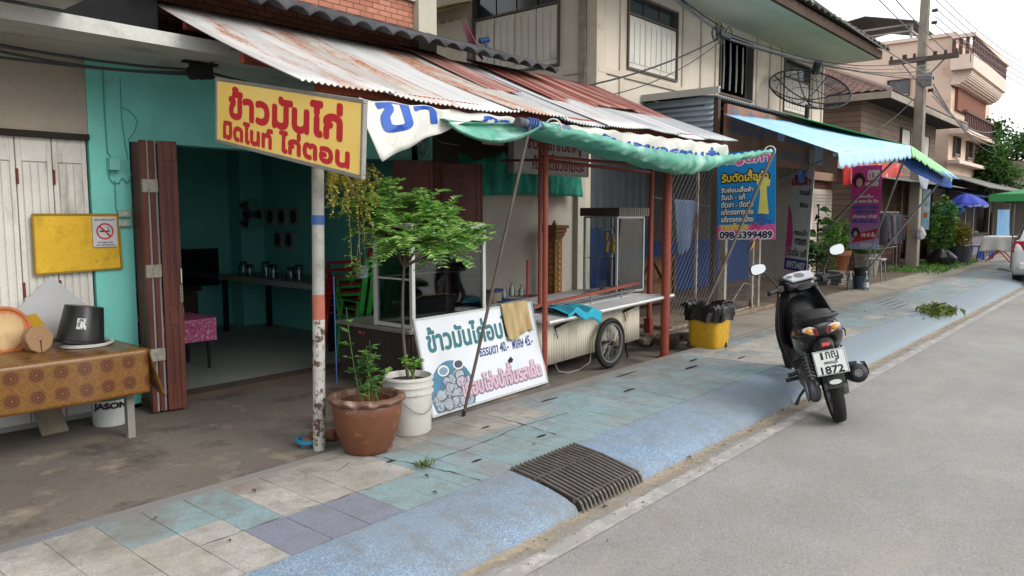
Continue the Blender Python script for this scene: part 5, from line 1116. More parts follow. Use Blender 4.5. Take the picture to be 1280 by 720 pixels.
# yellow board with the no smoking notice
ybd = thing('yellow_board', 'blank faded yellow board hung on the white folding doors', 'board', (2.0, 5.69, 1.2))
c4 = [at(a, b, Y=5.685) for a, b in ((40, 268), (147, 268), (152, 335), (44, 343))]
mb = MB(); mb.add(c4+[q+Vector((0, .012, 0)) for q in c4], [(0, 1, 2, 3), (7, 6, 5, 4)]+[(i, (i+1) % 4, 4+(i+1) % 4, 4+i) for i in range(4)]); mb.build('panel', mat('faded_yellow_board', '#cda62a', .6, var=.1, vs=3, stains=[('#9c7d1d', 4, .5, .68), ('#8a6d1a', 12, .66, .74)]), ybd)
mb = MB(); fa = [(0, 1), (1, 2), (2, 3), (3, 0)]
for a, b in fa: mb.bar(c4[a]+Vector((0, -.003, 0)), c4[b]+Vector((0, -.003, 0)), .009, .012)
mb.build('edge', mat('mustard_edge', '#8a6f22', .7), ybd)
ns = thing('no_smoking_notice', 'white no smoking notice with red ring pinned on the yellow board', 'notice', tuple(at(131, 289, Y=5.67)))
a, b, c_ = at(117, 309, Y=5.672), at(147, 308, Y=5.672), at(117, 271, Y=5.672); W_ = b.x-a.x; H_ = c_.z-a.z; M = frame(a, (1, 0, 0), (0, 0, 1))
mb = MB(M); mb.box(0, W_, 0, H_, -.004, 0); mb.build('card', mat('notice_white', '#b5b7ba', .5), ns)
cx, cy, r = W_*.5, H_*.52, W_*.36
mb = MB(M); n = 36
mb.add([(cx+r*math.cos(6.283*q/n), cy+r*math.sin(6.283*q/n), .0022) for q in range(n)]+[(cx+r*.82*math.cos(6.283*q/n), cy+r*.82*math.sin(6.283*q/n), .0022) for q in range(n)], [(q, (q+1) % n, n+(q+1) % n, n+q) for q in range(n)])
d = .70711*r*.88; w2 = r*.07; mb.add([(cx-d-w2, cy+d-w2, .0026), (cx-d+w2, cy+d+w2, .0026), (cx+d+w2, cy-d+w2, .0026), (cx+d-w2, cy-d-w2, .0026)], [(0, 1, 2, 3)]); mb.build('red_ring', mat('notice_red', '#b02a30', .5), ns)
mb = MB(M); mb.box(cx-r*.6, cx+r*.45, cy-r*.09, cy+r*.09, .0005, .0012); mb.box(cx+r*.5, cx+r*.6, cy-r*.09, cy+r*.09, .0005, .0012)
for q in range(2): mb.tube([(cx+r*.5+.004*q*r, cy+r*.18+r*.1*q, .001), (cx+r*.3, cy+r*.3, .001), (cx+r*.45, cy+r*.45, .001), (cx+r*.2, cy+r*.55, .001)], r*.03, 4)
write(mb, M, 'เขตปลอดบุหรี่', W_*.08, H_*.86, W_*.84, H_*.09, .0006, .001, n=4); write(mb, M, 'ห้ามสูบบุหรี่', W_*.2, H_*.12, W_*.6, H_*.07, .0006, .001, n=4); write(mb, M, 'NO SMOKING', W_*.12, H_*.04, W_*.76, H_*.045, .0004, .001, n=4); mb.build('print', mat('notice_black', '#222225', .5), ns)
# ================================================================ INSIDE THE ROOM
pk = thing('small_table', 'small table with a pink patterned cloth inside the dark room', 'table', (3.15, 6.6, .15))
a, b = at(222, 402, Y=6.5), at(268, 398, Y=6.5); x0, x1, zt2 = a.x-.25, b.x, a.z
mb = MB(); mb.box(x0, x1, 6.5, 7.0, zt2-.02, zt2); mb.build('top', M_dark, pk)
for x in (x0+.05, x1-.04):
    for y in (6.55, 6.95): mb = MB(); mb.tube([(x, y, .15), (x, y, zt2-.02)], .015, 8); mb.build('leg', M_black, pk)
mb = MB(); mb.surf(lambda u, v_: ((x0-.01+(x1-x0+.02)*u, 7.0-v_*.5/.7, zt2+.004) if v_ < .7 else (x0-.01+(x1-x0+.02)*u, 6.49-.01*math.sin(u*30)*(v_-.7), zt2-.20*(v_-.7)/.3)), 40, 20); o = mb.build('tablecloth', mat('pink_floral_cloth', '#b0527f', .7, var=.2, vs=8, stains=[('#d9a5bd', 38, .52, .60), ('#7d2f55', 30, .58, .64)]), solid=.003, org=((x0+x1)/2, 6.7, zt2)); tag(o, 'pink floral cloth over the small table in the dark room', 'tablecloth')
mb = MB(); mb.surf(lambda u, v_: (x1+.006, 6.5+.5*u, zt2-.19*v_), 4, 2)
for i in range(3):
    mb = MB(); mb.box(x0+.1+.11*i, x0+.19+.11*i, 6.6+.05*i, 6.72+.05*i, zt2+.008, zt2+.06+.02*i); o = mb.build('box', mat(['tan_carton', 'maroon_packet', 'cream_packet'][i], ['#8a6d4d', '#6a2c38', '#a69b84'][i], .7), org=(x0+.1*i, 6.6, zt2), bevel=.004); tag(o, ['tan carton on the pink cloth, leftmost of the packets', 'maroon packet on the pink cloth between two others', 'cream packet on the pink cloth, rightmost of the packets'][i], 'packet', 'packets on the pink table')
tv = thing('television', 'black flat television on a dark low stand at the back of the room', 'television', (3.75, 8.6, .9))
a, b = at(221, 312, Y=8.5), at(275, 356, Y=8.5)
mb = MB(); mb.box(a.x-.3, b.x, 8.5, 8.55, b.z, a.z); mb.build('screen_case', mat('black_gloss_plastic', '#0e0f11', .15, spec=.6), tv, bevel=.01); mb = MB(); mb.box(a.x-.27, b.x-.03, 8.495, 8.499, b.z+.03, a.z-.03); mb.build('screen', mat('dark_screen', '#0b0d11', .08, spec=.6), tv)
mb = MB(); mb.box((a.x+b.x)/2-.3, (a.x+b.x)/2, 8.45, 8.65, b.z-.05, b.z-.001); mb.build('stand', M_black, tv)
cbn = thing('low_cabinet', 'dark low cabinet carrying the television', 'cabinet', (3.6, 8.6, .15)); mb = MB(); mb.box(2.5, 4.2, 8.35, 8.9, .15, b.z-.052); mb.build('carcass', mat('dark_cabinet', '#33251f', .5), cbn)
mb = MB()
for q in range(3): mb.box(2.55+q*.55, 3.05+q*.55, 8.33, 8.35, .2, b.z-.09)
mb.build('door', mat('dark_cabinet_door', '#3c2c25', .5), cbn, bevel=.004)
a, b = at(325, 372, Y=7.9), at(408, 378, X=5.0)
ltb = thing('long_table', 'long dark table with a white edged top along the right wall of the room', 'table', (4.9, 7.4, .15))
mb = MB(); mb.box(4.55, 5.28, 6.3, 8.6, .80, .83); mb.box(4.54, 4.555, 6.29, 8.61, .775, .835); mb.build('top', mat('table_white_edge', '#7d8282', .5), ltb)
for x in (4.62, 5.2):
    for y in (6.4, 8.5): mb = MB(); mb.bar((x, y, .15), (x, y, .80), .05); mb.build('leg', M_black, ltb)
labs = ['nearest the doorway', 'second from the doorway', 'third from the doorway', 'fourth from the doorway', 'fourth from the far end', 'third from the far end', 'second from the far end', 'at the far end']
for i in range(8):
    y = 6.6+.25*i; h = .11+.02*(i % 3); c_ = (4.72+.06*(i % 2), y, .832)
    mb = MB(); mb.lathe([(0, 0), (.05, 0), (.055, .02), (.055, h*.8), (.04, h*.9), (.04, h), (0, h)], 16, c_); o = mb.build('jar', glass('bottle_glass'), org=c_, smooth=40); tag(o, 'glass jar on the long table, '+labs[i], 'jar', 'jars on the long table')
    mb = MB(); mb.lathe([(0, h), (.042, h), (.042, h+.025), (0, h+.027)], 16, c_); l_ = mb.build('lid', M_black, o, org=c_, smooth=40)
fan = thing('wall_fan', 'round wall fan with dark blades on the teal room wall', 'fan', (5.15, 8.3, 1.6)); p = at(309, 268, Y=8.68)
mb = MB()
for rr in (.05, .10, .15, .2): mb.tube([(p.x+rr*math.cos(t), 8.60+.02*(rr < .12), p.z+rr*math.sin(t)) for t in [q*.2618 for q in range(24)]], .003, 4, closed=True)
for q in range(20): t = q*.314; mb.tube([(p.x, 8.59, p.z), (p.x+.2*math.cos(t), 8.60, p.z+.2*math.sin(t))], .002, 4)
mb.build('cage', M_steel, fan)
for q in range(3):
    mb = MB(); t = q*2.094; mb.surf(lambda u, v_: (p.x+(.03+.14*u)*math.cos(t+.8*(v_-.5)), 8.63+.02*(v_-.5), p.z+(.03+.14*u)*math.sin(t+.8*(v_-.5))), 5, 5); mb.build('blade', mat('dark_blade', '#24303a', .4), fan, solid=.003)
mb = MB(); mb.tube([(p.x, 8.62, p.z), (p.x, 8.72, p.z)], .045, 12); mb.build('motor', M_black, fan)
for i, (px, py) in enumerate(((339, 271), (353, 271), (368, 271), (348, 299), (362, 300))):
    p = at(px, py, X=5.29); t = thing('picture', ['small dark picture on teal wall, top left of five', 'small dark picture on teal wall, top middle of five', 'small dark picture on teal wall, top right of five', 'small dark picture on teal wall, bottom left of five', 'small dark picture on teal wall, bottom right of five'][i], 'picture', tuple(p), group='pictures on the room wall')
    mb = MB(); mb.box(5.275, 5.293, p.y-.09, p.y+.09, p.z-.11, p.z+.11); mb.build('frame', mat('pale_picture_mount', '#7e8784', .6), t); mb = MB(); mb.prism([(p.y+.065*math.cos(q*.785)*(1 if q % 2 else .9), p.z+.085*math.sin(q*.785)) for q in range(8)], 5.268, 5.274, 'X'); mb.build('image', mat('dark_photo', '#31262a', .5, var=.5, vs=20), t)
# ================================================================ BIN, FENCE, TAILOR'S POSTERS
bn_ = thing('rubbish_bin', 'yellow square rubbish bin lined with a black bag on the pavement', 'bin', (7.55, 3.66, .13))
c = (7.55, 3.66)
mb = MB()
def rsq(h, z, k=5, n=28): return [(c[0]+h*math.copysign(abs(math.cos(t))**(2/k), math.cos(t)), c[1]+h*math.copysign(abs(math.sin(t))**(2/k), math.sin(t)), z) for t in [2*math.pi*q/n for q in range(n)]]
mb.loft([rsq(.165, .131), rsq(.172, .15), rsq(.182, .32), rsq(.192, .50)]); mb.build('tub', mat('worn_yellow_plastic', '#b08a1e', .55, var=.12, vs=5, stains=[('#6d5522', 6, .56, .74), ('#3c3222', 12, .66, .76)]), bn_, smooth=40)
mb = MB(); mb.prism([(c[0]+.03, .132), (c[0]+.075, .132), (c[0]+.05, .18), (c[0]+.04, .155)], c[1]-.185, c[1]-.1645, 'Y'); mb.build('crack', M_hole, bn_)
rn = random.Random(6); rings_ = []
for (h, z, w_) in ((.195, .42, .012), (.215, .43, .02), (.225, .50, .02), (.222, .565, .016), (.205, .60, .02), (.175, .585, .015), (.165, .50, .01), (.05, .46, 0)):
    rg = rsq(h, z, 4, 44); rings_.append([(x+rn.uniform(-w_, w_), y+rn.uniform(-w_, w_), z_+rn.uniform(-w_, w_)*1.3) for x, y, z_ in rg])
mb = MB(); mb.loft(rings_, cap=False); mb.build('bag', mat('black_bin_bag', '#141416', .28, var=.1, spec=.6), bn_, smooth=25)
mb = MB()
for q in range(6): a = -.5+q*.5; mb.leaf((c[0]+.2*math.cos(a), c[1]+.2*math.sin(a), .56), (math.cos(a), math.sin(a), -.1+.3*rn.random()), .12, .07, bend=.3)
mb.build('bag_corner', MC['black_bin_bag'], bn_, solid=.003)
p = at(914, 398, Z=.12); simple_bucket('blue_bucket', 'blue plastic bucket standing just behind the yellow bin', 'bucket', (8.15, 4.0, .108), .12, .15, .26, '#23407f')
mb = MB(); rn = random.Random(9)
for q in range(16): mb.cbox((7.5+rn.uniform(-.45, .35), 4.3+rn.uniform(-.25, .2), .13+rn.uniform(0, .06)), (rn.uniform(.08, .24), rn.uniform(.06, .15), rn.uniform(.03, .09)), (rn.uniform(-.3, .3), rn.uniform(-.3, .3), rn.uniform(0, 3)))
o = mb.build('rubble', mat('dusty_rubble', '#4d433a', .95, var=.3, vs=9), org=(7.5, 4.3, .11), bevel=.012); tag(o, 'heap of dark broken concrete behind the yellow bin', 'rubble')
fe = thing('chain_link_fence', 'rusty framed chain link fence in front of the tailor shop', 'fence', (9.5, 4.45, .11))
FA, FB = Vector((7.9, 4.36, 0)), Vector((11.03, 4.60, 0)); fd = (FB-FA); FL = fd.length; M = frame((FA.x, FA.y, .16), (fd.x, fd.y, 0), (0, 0, 1)); FH = 2.15
mb = MB(M); s_ = .062; wv_ = .004
def wire(x, sg):
    pts = []; L = FH
    t0 = 0; x_ = x; 
    a = (x, 0); b = (x+sg*FH, FH)
    ta = 0.0; tb = 1.0
    for lim, s1 in ((0, 1), (FL, -1)):
        xa, xb = a[0], b[0]
        if (xa-lim)*s1 < 0 and (xb-lim)*s1 < 0: return
        if (xa-lim)*s1 < 0: t = (lim-xa)/(xb-xa); ta = max(ta, t)
        if (xb-lim)*s1 < 0: t = (lim-xa)/(xb-xa); tb = min(tb, t)
    if tb-ta < .01: return
    mb.tube([(a[0]+(b[0]-a[0])*t, a[1]+(b[1]-a[1])*t, .003*sg) for t in (ta, tb)], .0017, 3, cap=False)
x = -FH
while x < FL: wire(x, 1); x += s_*1.75
x = 0
while x < FL+FH: wire(x, -1); x += s_*1.75
mb.build('mesh', mat('galvanised_wire', '#4f5256', .5, .5), fe)
M_fpost = mat('rusty_white_fence_post', '#8f8a80', .7, .2, var=.2, vs=6, stains=[('#6b4430', 5, .52, .62, (2, 2, .6)), ('#4d3224', 12, .62, .7)])
for x, w_ in ((.02, .03), (.85, .028), (1.72, .08), (1.86, .028), (2.9, .06), (FL, .075)):
    mb = MB(M); mb.box(x-w_/2, x+w_/2, -.05, FH+.05, -.03, -.03+w_); mb.build('post', M_fpost, fe)
mb = MB(M); mb.tube([(0, FH, 0), (FL, FH, 0)], .016, 8); mb.tube([(0, .02, 0), (FL, .02, 0)], .014, 8); mb.tube([(2.9, .45, 0), (FL, .02, 0)], .01, 6); mb.tube([(1.9, .05, .0), (2.6, .4, 0), (FL, .3, 0)], .006, 6); mb.build('rail', M_fpost, fe)
mb = MB(); mb.box(8.3, 11.6, 4.52, 5.3, .09, .165); o = mb.build('step', mat('worn_brown_step', '#7a6a5a', .9, var=.2, vs=3, stains=[('#5f5044', 4, .5, .7)]), org=(10, 4.9, .1), bevel=.01); tag(o, 'worn low concrete step under the chain link fence', 'step')
# yard behind the fence: ribbed wall, blue dado, slatted crate panel, hanging cloths
yw = thing('ribbed_wall', 'dark ribbed sheet wall with a deep blue lower half behind the fence', 'wall', (9.5, 6.35, .11))
mb = MB(); mb.surf(lambda u, v_: (8.45+2.45*u, 6.35+.02*math.copysign(min(1, abs(math.sin(u*2.45/.2*math.pi*2))*1.6), math.sin(u*2.45/.2*math.pi*2)), 1.35+1.6*v_), 200, 1); mb.build('upper_sheet', mat('grey_ribbed_sheet', '#565d63', .6, .2, var=.15), yw, solid=.003)
mb = MB(); mb.surf(lambda u, v_: (8.45+2.45*u, 6.34+.012*math.copysign(min(1, abs(math.sin(u*2.45/.2*math.pi*2))*1.6), math.sin(u*2.45/.2*math.pi*2)), .11+1.24*v_), 200, 1); mb.build('lower_sheet', mat('deep_blue_sheet', '#213c66', .6, var=.15), yw, solid=.003)
mb = MB(); mb.box(8.25, 8.44, 5.85, 5.95, .11, 2.9); mb.build('white_edge_post', M_cream_trim, yw)
cr_ = thing('crate_panel', 'brown slatted timber panel leaning against the blue wall behind the fence', 'timber panel', (9.6, 5.95, .165))
mb = MB(); rn = random.Random(2)
for q in range(22): mb.box(9.55+q*.065, 9.605+q*.065, 5.96, 5.975, .17, .88+rn.uniform(-.02, .02))
mb.build('slat', mat('brown_slats', '#7d5f44', .85, var=.3, vs=7), cr_)
mb = MB()
for z in (.20, .52, .86): mb.box(9.53, 11.0, 5.93, 5.96, z-.03, z+.03)
for x in (9.55, 10.25, 10.96): mb.box(x-.03, x+.03, 5.925, 5.96, .17, .9)
mb.bar((9.6, 5.94, .22), (10.2, 5.94, .82), .035, .02); mb.bar((10.3, 5.94, .82), (10.9, 5.94, .22), .035, .02); mb.build('brace', mat('brown_brace', '#5d4230', .85, var=.2), cr_)
def hang(name, lab, cat, quad, m, Y, group=None, amp=.02):
    P4 = [at(a, b, Y=Y) for a, b in quad]       # TL TR BR BL
    def fn(u, v_):
        t = P4[0].lerp(P4[1], u); b_ = P4[3].lerp(P4[2], u); p = t.lerp(b_, v_); p.y += amp*math.sin(u*14+v_*2)*(.3+v_); return p
    mb = MB(); mb.surf(fn, 24, 20); o = mb.build(name, m, solid=.004, smooth=60, org=tuple(P4[0])); tag(o, lab, cat, group); return o
hang('hanging_cloth', 'slate blue cloth hanging to a point on the chain link fence', 'cloth', ((843, 249), (873, 251), (862, 311), (850, 320)), mat('slate_blue_cloth', '#53627a', .9, var=.12, vs=4), 4.75)
mb = MB(); a, b = at(846, 249, Y=4.75), at(940, 262, Y=5.2); mb.tube(sag(at(815, 246, Y=4.75), b, .03), .004, 5); o = mb.build('washing_line', M_steel, org=tuple(a)); tag(o, 'thin washing line carrying the slate blue cloth', 'line')
mb = MB(); p = at(939, 300, Y=4.58); mb.prism([(p.x-.16, p.z-.16), (p.x, p.z+.02), (p.x+.01, p.z-.06)], p.y-.055, p.y-.052, 'Y'); o = mb.build('pennant', mat('ochre_pennant', '#a8853a', .7), org=tuple(p)); tag(o, 'small ochre pennant flapping on the last fence post', 'flag')
# blue tailor poster hung across the fence end
def banner(name, lab, M, W_, H_, base, parts, group=None, edge=None):
    t = thing(name, lab, 'banner', tuple(M @ Vector((W_/2, 0, 0))), group=group)
    mb = MB(M); mb.surf(lambda u, v_: (W_*u, H_*v_, .012*math.sin(u*7+v_*3)*0), 2, 2); mb.box(0, W_, 0, H_, -.004, 0) ; mb.v = mb.v[9:]; mb.f = [[q-9 for q in f] for f in mb.f[4:]]; mb.mi = mb.mi[4:]; mb.uv = {}
    mb.build('sheet', base, t)
    for (nm, m, fn) in parts:
        for f_ in (fn if isinstance(fn, list) else [fn]): mb = MB(M); f_(mb); mb.build(nm, m, t)
    return t
def rect(x0, x1, y0, y1, z): return lambda mb: mb.add([(x0, y0, z), (x1, y0, z), (x1, y1, z), (x0, y1, z)], [(0, 1, 2, 3)])
TLv, TRv, BLv = at(897, 192, X=9.1), at(970, 186, X=9.1), at(897, 300, X=9.1)
u = TRv-TLv; vv = TLv-BLv; W_ = u.length; H_ = vv.length
M = frame(BLv, (0, -1, .03), (0, .02, 1))
M_pblue = mat('poster_blue', '#1d78b4', .4, var=.06, vs=4); M_ppink = mat('poster_pink', '#c8518f', .45); M_pyel = mat('poster_yellow', '#c9b13a', .5); M_pwht = mat('poster_white', '#c4c6c4', .5); M_pblk = mat('poster_black', '#191a1f', .5); M_pred = mat('poster_red', '#a83040', .5); M_ppur = mat('poster_purple', '#3d3a86', .5)
def wr(items, bold):      # one part for each line of writing
    return [lambda mb, a=a: write(mb, mb.M, a[0], a[1]*W_, a[2]*H_, a[3]*W_, a[4]*H_, bold, a[5]) for a in items]
def dress(mb):
    cx, z = .80*W_, .003; s = W_
    L = [(-.035, .78), (-.02, .80), (.02, .80), (.035, .78), (.115, .74), (.10, .66), (.06, .67), (.055, .58), (.09, .33), (-.09, .33), (-.055, .58), (-.06, .67), (-.10, .66), (-.115, .74)]
    mb.add([(cx+x*s, .0+y*H_*.92-.02, z) for x, y in L], [tuple(range(len(L)))])
def neck(mb):
    mb.add([(.80*W_+.02*W_*math.cos(q*.524), .735*H_+.035*H_*math.sin(q*.524), .0036) for q in range(12)], [tuple(range(12))]); mb.box(.785*W_, .815*W_, .70*H_, .72*H_, .002, .0034)
def blob(cx, cy, r, n=14, z=.0036, seed=1):
    def f(mb):
        rn = random.Random(seed)
        for k_ in range(5):
            x0, y0 = cx*W_+rn.uniform(-r, r)*W_*.7, cy*H_+rn.uniform(-r, r)*H_*.35; r0 = r*W_*rn.uniform(.4, .8)
            mb.add([(x0+r0*math.cos(6.283*q/n)*rn.uniform(.7, 1.1), y0+r0*.6*math.sin(6.283*q/n)*rn.uniform(.7, 1.1), z+k_*.0001) for q in range(n)], [tuple(range(n))])
    return f
lines = ['รับซ่อมเสื้อผ้า', 'รับปะ - แก้', 'ตัดขา - ตัดต่อ', 'แก้ทรงกางเกง', 'แก้ทรงกระโปรง']
banner('tailor_poster', 'blue and pink tailoring poster with a yellow dress hung beside the green tarp pole end', M, W_, H_, M_pblue, [
    ('pink_band', M_ppink, rect(0, W_, 0, .17*H_, .0015)),
    ('heading_outline', M_pwht, wr([('รัญนิภา', .10, .855, .80, .115, .0018)], .02)), ('heading', M_ppink, wr([('รัญนิภา', .10, .855, .80, .115, .003)], .006)),
    ('title_outline', M_pblk, wr([('รับตัดเสื้อผ้า', .08, .665, .80, .125, .0018)], .021)), ('title', M_pyel, wr([('รับตัดเสื้อผ้า', .08, .665, .80, .125, .003)], .004)),
    ('list_outline', M_pblk, wr([(s, .07, .545-.085*i, .56 if i != 1 else .42, .07, .0018) for i, s in enumerate(lines)], .013)), ('list_lettering', M_pwht, wr([(s, .07, .545-.085*i, .56 if i != 1 else .42, .07, .003) for i, s in enumerate(lines)], .003)),
    ('printed_dress', mat('print_lemon_dress', '#c5bf62', .6), dress), ('printed_neck', mat('print_neck', '#c8b9a0', .6), neck), ('printed_jeans', mat('print_denim', '#2d5a96', .6, var=.3, vs=30), blob(.82, .22, .13, seed=4)), ('printed_scissors', M_pred, lambda mb: (mb.bar((.60*W_, .12*H_, .004), (.74*W_, .20*H_, .004), .012, .002), mb.bar((.60*W_, .19*H_, .0045), (.74*W_, .13*H_, .0045), .012, .002))),
    ('offer_lettering', M_pyel, wr([('ราคากันเอง', .06, .115, .48, .075, .002)], .006)),
    ('number_outline', M_pwht, wr([('098-5399489', .045, .018, .90, .075, .0018)], .02)), ('number', mat('poster_dark_purple', '#2a1f4a', .5), wr([('098-5399489', .045, .018, .90, .075, .003)], .005))])
# second narrow tailoring banner
P1 = at(980, 188, X=13.0); P2 = at(1007, 196, X=12.75); P3 = at(980, 336, X=13.0); u = P2-P1; W_ = u.length; H_ = (P1-P3).length; M = frame(P3, (u.x, u.y, -.03), (0, 0, 1))
banner('tailor_banner', 'tall grey and pink tailoring banner hanging at the dark shop doorway', M, W_, H_, mat('pale_grey_vinyl', '#c6cbcb', .5, var=.1, vs=5), [
    ('purple_band', M_ppur, rect(0, W_, 0, .10*H_, .003)), ('number', M_pwht, wr([('0973487', .12, .02, .8, .055, .006)], .006)),
    ('pink_strip', M_ppink, lambda mb: mb.add([(0, .11*H_, .003), (.25*W_, .11*H_, .003), (.3*W_, .3*H_, .003), (.16*W_, .48*H_, .003), (0, .55*H_, .003)], [(0, 1, 2, 3, 4)])),
    ('title', M_pred, wr([('รับตัด', .12, .84, .62, .085, .004), ('เสื้อผ้า', .08, .71, .8, .085, .004)], .008)),
    ('small_lettering', M_pblk, wr([('งานแก้', .45, .63, .45, .05, .004), ('ซ่อม', .5, .53, .35, .05, .004), ('กระเป๋า', .35, .30, .55, .05, .004), ('กางเกง', .4, .22, .5, .05, .004)], .004)),
    ('bottom_lettering_outline', M_pwht, wr([('ตัดต่อ แก้', .08, .125, .85, .065, .0036)], .016)), ('bottom_lettering', M_pblk, wr([('ตัดต่อ แก้', .08, .125, .85, .065, .005)], .005))])
# pink banner under the awnings
P1, P2, P3 = at(1064, 208, X=16.4), at(1101, 210, X=16.3), at(1061, 311, X=16.4); u = P2-P1; W_ = u.length; H_ = (P1-P3).length; M = frame(P3, (u.x, u.y, -.0), (.0, 0, 1))
k = NT('pink_blue_fade'); v = k.coord(); sx = k.n('SeparateXYZ'); k.l(v, sx.inputs[0]); c_ = k.ramp(k.math('ADD', k.math('MULTIPLY', sx.outputs[2], .6), k.math('MULTIPLY', k.noise(v, 3), .15)), [(.05, rgb('#8f9cc0')), (.45, rgb('#a24f8a')), (.75, rgb('#b03c7a')), (1, rgb('#a84888'))]); M_fade = k.out(c_, .5)
def hair(cx, cy, r): return lambda mb: mb.add([(cx*W_+r*W_*math.cos(q*.35)*(1.0 if q % 3 else 1.15), cy*H_+r*W_*1.25*math.sin(q*.35), .004) for q in range(18)], [tuple(range(18))])
def face(cx, cy, r): return lambda mb: mb.add([(cx*W_+r*W_*math.cos(q*.4488), cy*H_+r*W_*1.35*math.sin(q*.4488), .005) for q in range(14)], [tuple(range(14))])
M_hair = mat('print_hair', '#2a2530', .6); M_skin = mat('print_skin', '#b59a94', .6)
banner('pink_banner', 'pink beauty salon banner with a portrait hanging under the blue awning', M, W_, H_, M_fade, [
    ('printed_hair', M_hair, hair(.24, .83, .20)), ('printed_face', M_skin, face(.27, .80, .11)), ('heading', M_pwht, wr([('ดวง', .55, .83, .38, .11, .003), ('บิวตี้', .5, .76, .4, .05, .003)], .012)),
    ('white_lettering', M_pwht, wr([('สักคิ้ว', .25, .62, .5, .035, .003), ('สระ ซอย ดัด ยืด', .06, .56, .86, .04, .003), ('ต่อผม ทำสี', .1, .38, .8, .035, .003)], .006)), ('blue_lettering', mat('print_blue_letters', '#2d5aa0', .6), wr([('แต่งหน้า ทำผม', .08, .49, .84, .045, .003), ('เสริมสวย', .15, .44, .7, .03, .003), ('รับจัดฟัน', .1, .32, .8, .035, .003)], .006)),
    ('pink_slash', M_pred, lambda mb: mb.add([(.05*W_, .07*H_, .003), (1.0*W_, .14*H_, .003), (1.0*W_, .26*H_, .003), (.35*W_, .20*H_, .003)], [(0, 1, 2, 3)])), ('printed_hair_small', M_hair, hair(.2, .2, .14)), ('printed_face_small', M_skin, face(.21, .185, .07)),
    ('slash_lettering', M_pwht, wr([('18 ปี ขึ้น', .42, .155, .5, .05, .0045), ('ลดราคา', .4, .03, .5, .04, .003)], .007))])
# ================================================================ AWNINGS
def awning(name, lab, P, Q, m, mv, hem, n_sc, posts):
    """P: back edge pair, Q: front edge pair"""
    t = thing(name, lab, 'awning', tuple((Vector(Q[0])+Vector(Q[1]))/2))
    P = [Vector(p) for p in P]; Q = [Vector(q) for q in Q]
    def fn(u, v_):
        p = P[0].lerp(P[1], u).lerp(Q[0].lerp(Q[1], u), v_); p.z -= .03*math.sin(u*math.pi)*math.sin(v_*math.pi)+.004*math.sin(u*40); return p
    mb = MB(); mb.surf(fn, 60, 14); mb.build('canopy', m, t, solid=.004, smooth=60)
    def vl(u, v_):
        q = Q[0].lerp(Q[1], u); sc = abs(math.sin(u*n_sc*math.pi)); d = hem*(.78+.22*sc)*v_; return (q.x+.01*math.sin(u*60)*v_, q.y-.012-.02*v_+.008*math.sin(u*50)*v_, q.z-d)
    mb = MB(); mb.surf(vl, n_sc*10, 4); mb.build('valance', mv, t, solid=.004, smooth=60)
    mb = MB(); mb.tube([Q[0]+Vector((0, .03, -.02)), Q[1]+Vector((0, .03, -.02))], .022, 8); mb.build('front_bar', M_steel, t, smooth=40)
    for a, b in posts: mb = MB(); mb.tube([a, b], .018, 8); mb.build('arm', mat('grey_awning_arm', '#8a8d8f', .4, .5), t, smooth=40)
    return t
k = NT('sky_blue_canvas'); v = k.coord(); c_ = k.mix(k.ramp(k.noise(v, 1.5, 4), [(.3, 0), (.7, 1)]), rgb('#7fb0d8'), rgb('#a0c5e2')); M_sky = k.out(c_, .55); M_val = mat('pale_blue_canvas', '#9fbfdc', .6, var=.08)
Bq = Vector((9.46, 3.0, 2.285)); Cq = at(1137, 182, X=12.9); Cq = Vector((12.9, Cq.y, Cq.z))
awning('blue_awning', 'pale blue scalloped awning sloping over the pavement before the tailor shop', ((9.50, 4.48, 2.87), (12.9, 4.40, 3.02)), (Bq, Cq), M_sky, M_val, .20, 14, [(Vector((9.5, 3.04, 2.28)), Vector((9.9, 4.55, 1.75)))] if False else [(Bq+Vector((.03, .03, -.03)), at(975, 222, Y=4.5)), (Cq+Vector((-.1, .03, -.05)), at(1030, 290, Y=4.75))])
Eq = at(1188, 216, Y=2.95)
awning('green_awning', 'green scalloped awning continuing beyond the pale blue one', ((11.2, 4.52, 3.10), (Eq.x, 4.5, 2.95)), (Cq+Vector((.04, 0, 0)), Eq), mat('leaf_green_canvas', '#3f8f4a', .6, var=.12), mat('pale_green_canvas', '#8cc08f', .6, var=.1), .17, 15, [(Cq+Vector((.12, .05, -.05)), at(1082, 330, Y=4.6)), (Eq+Vector((-.1, .05, -.03)), at(1078, 345, Y=4.4))])
mb = MB(); mb.surf(lambda u, v_: Vector((Cq.x+.1, Cq.y+.15, Cq.z-.08)).lerp(Vector((Eq.x+.5, Eq.y+.05, Eq.z-.05)), u)+Vector((0, .03*math.sin(u*9), -.26*v_*(.5+.5*math.sin(u*2.5)))), 40, 6); o = mb.build('blue_undercloth', mat('royal_blue_cloth', '#24498f', .7, var=.15), solid=.004, smooth=60, org=tuple(Cq)); tag(o, 'royal blue cloth strip hanging beneath the green awning', 'cloth')
o = hang('blue_scrap', 'small blue tarp scrap dangling at the far tip of the green awning', 'cloth', ((1172, 212), (1192, 218), (1200, 224), (1186, 223)), M_sky, 2.9)
hang('red_banner', 'red food banner with pale ovals hanging beneath the blue awning', 'banner', ((1053, 206), (1128, 204), (1128, 220), (1056, 232)), mat('red_food_banner', '#a82a26', .6, var=.15, stains=[('#c4a89a', 3.2, .60, .63)]), 4.9, amp=.03)
hang('blue_cloth', 'dark blue printed cloth hanging beside the orange signboard', 'cloth', ((993, 176), (1017, 182), (1015, 230), (1000, 228)), mat('navy_printed_cloth', '#2f5488', .8, var=.3, vs=8, stains=[('#8ea0b8', 14, .6, .66)]), 4.55)
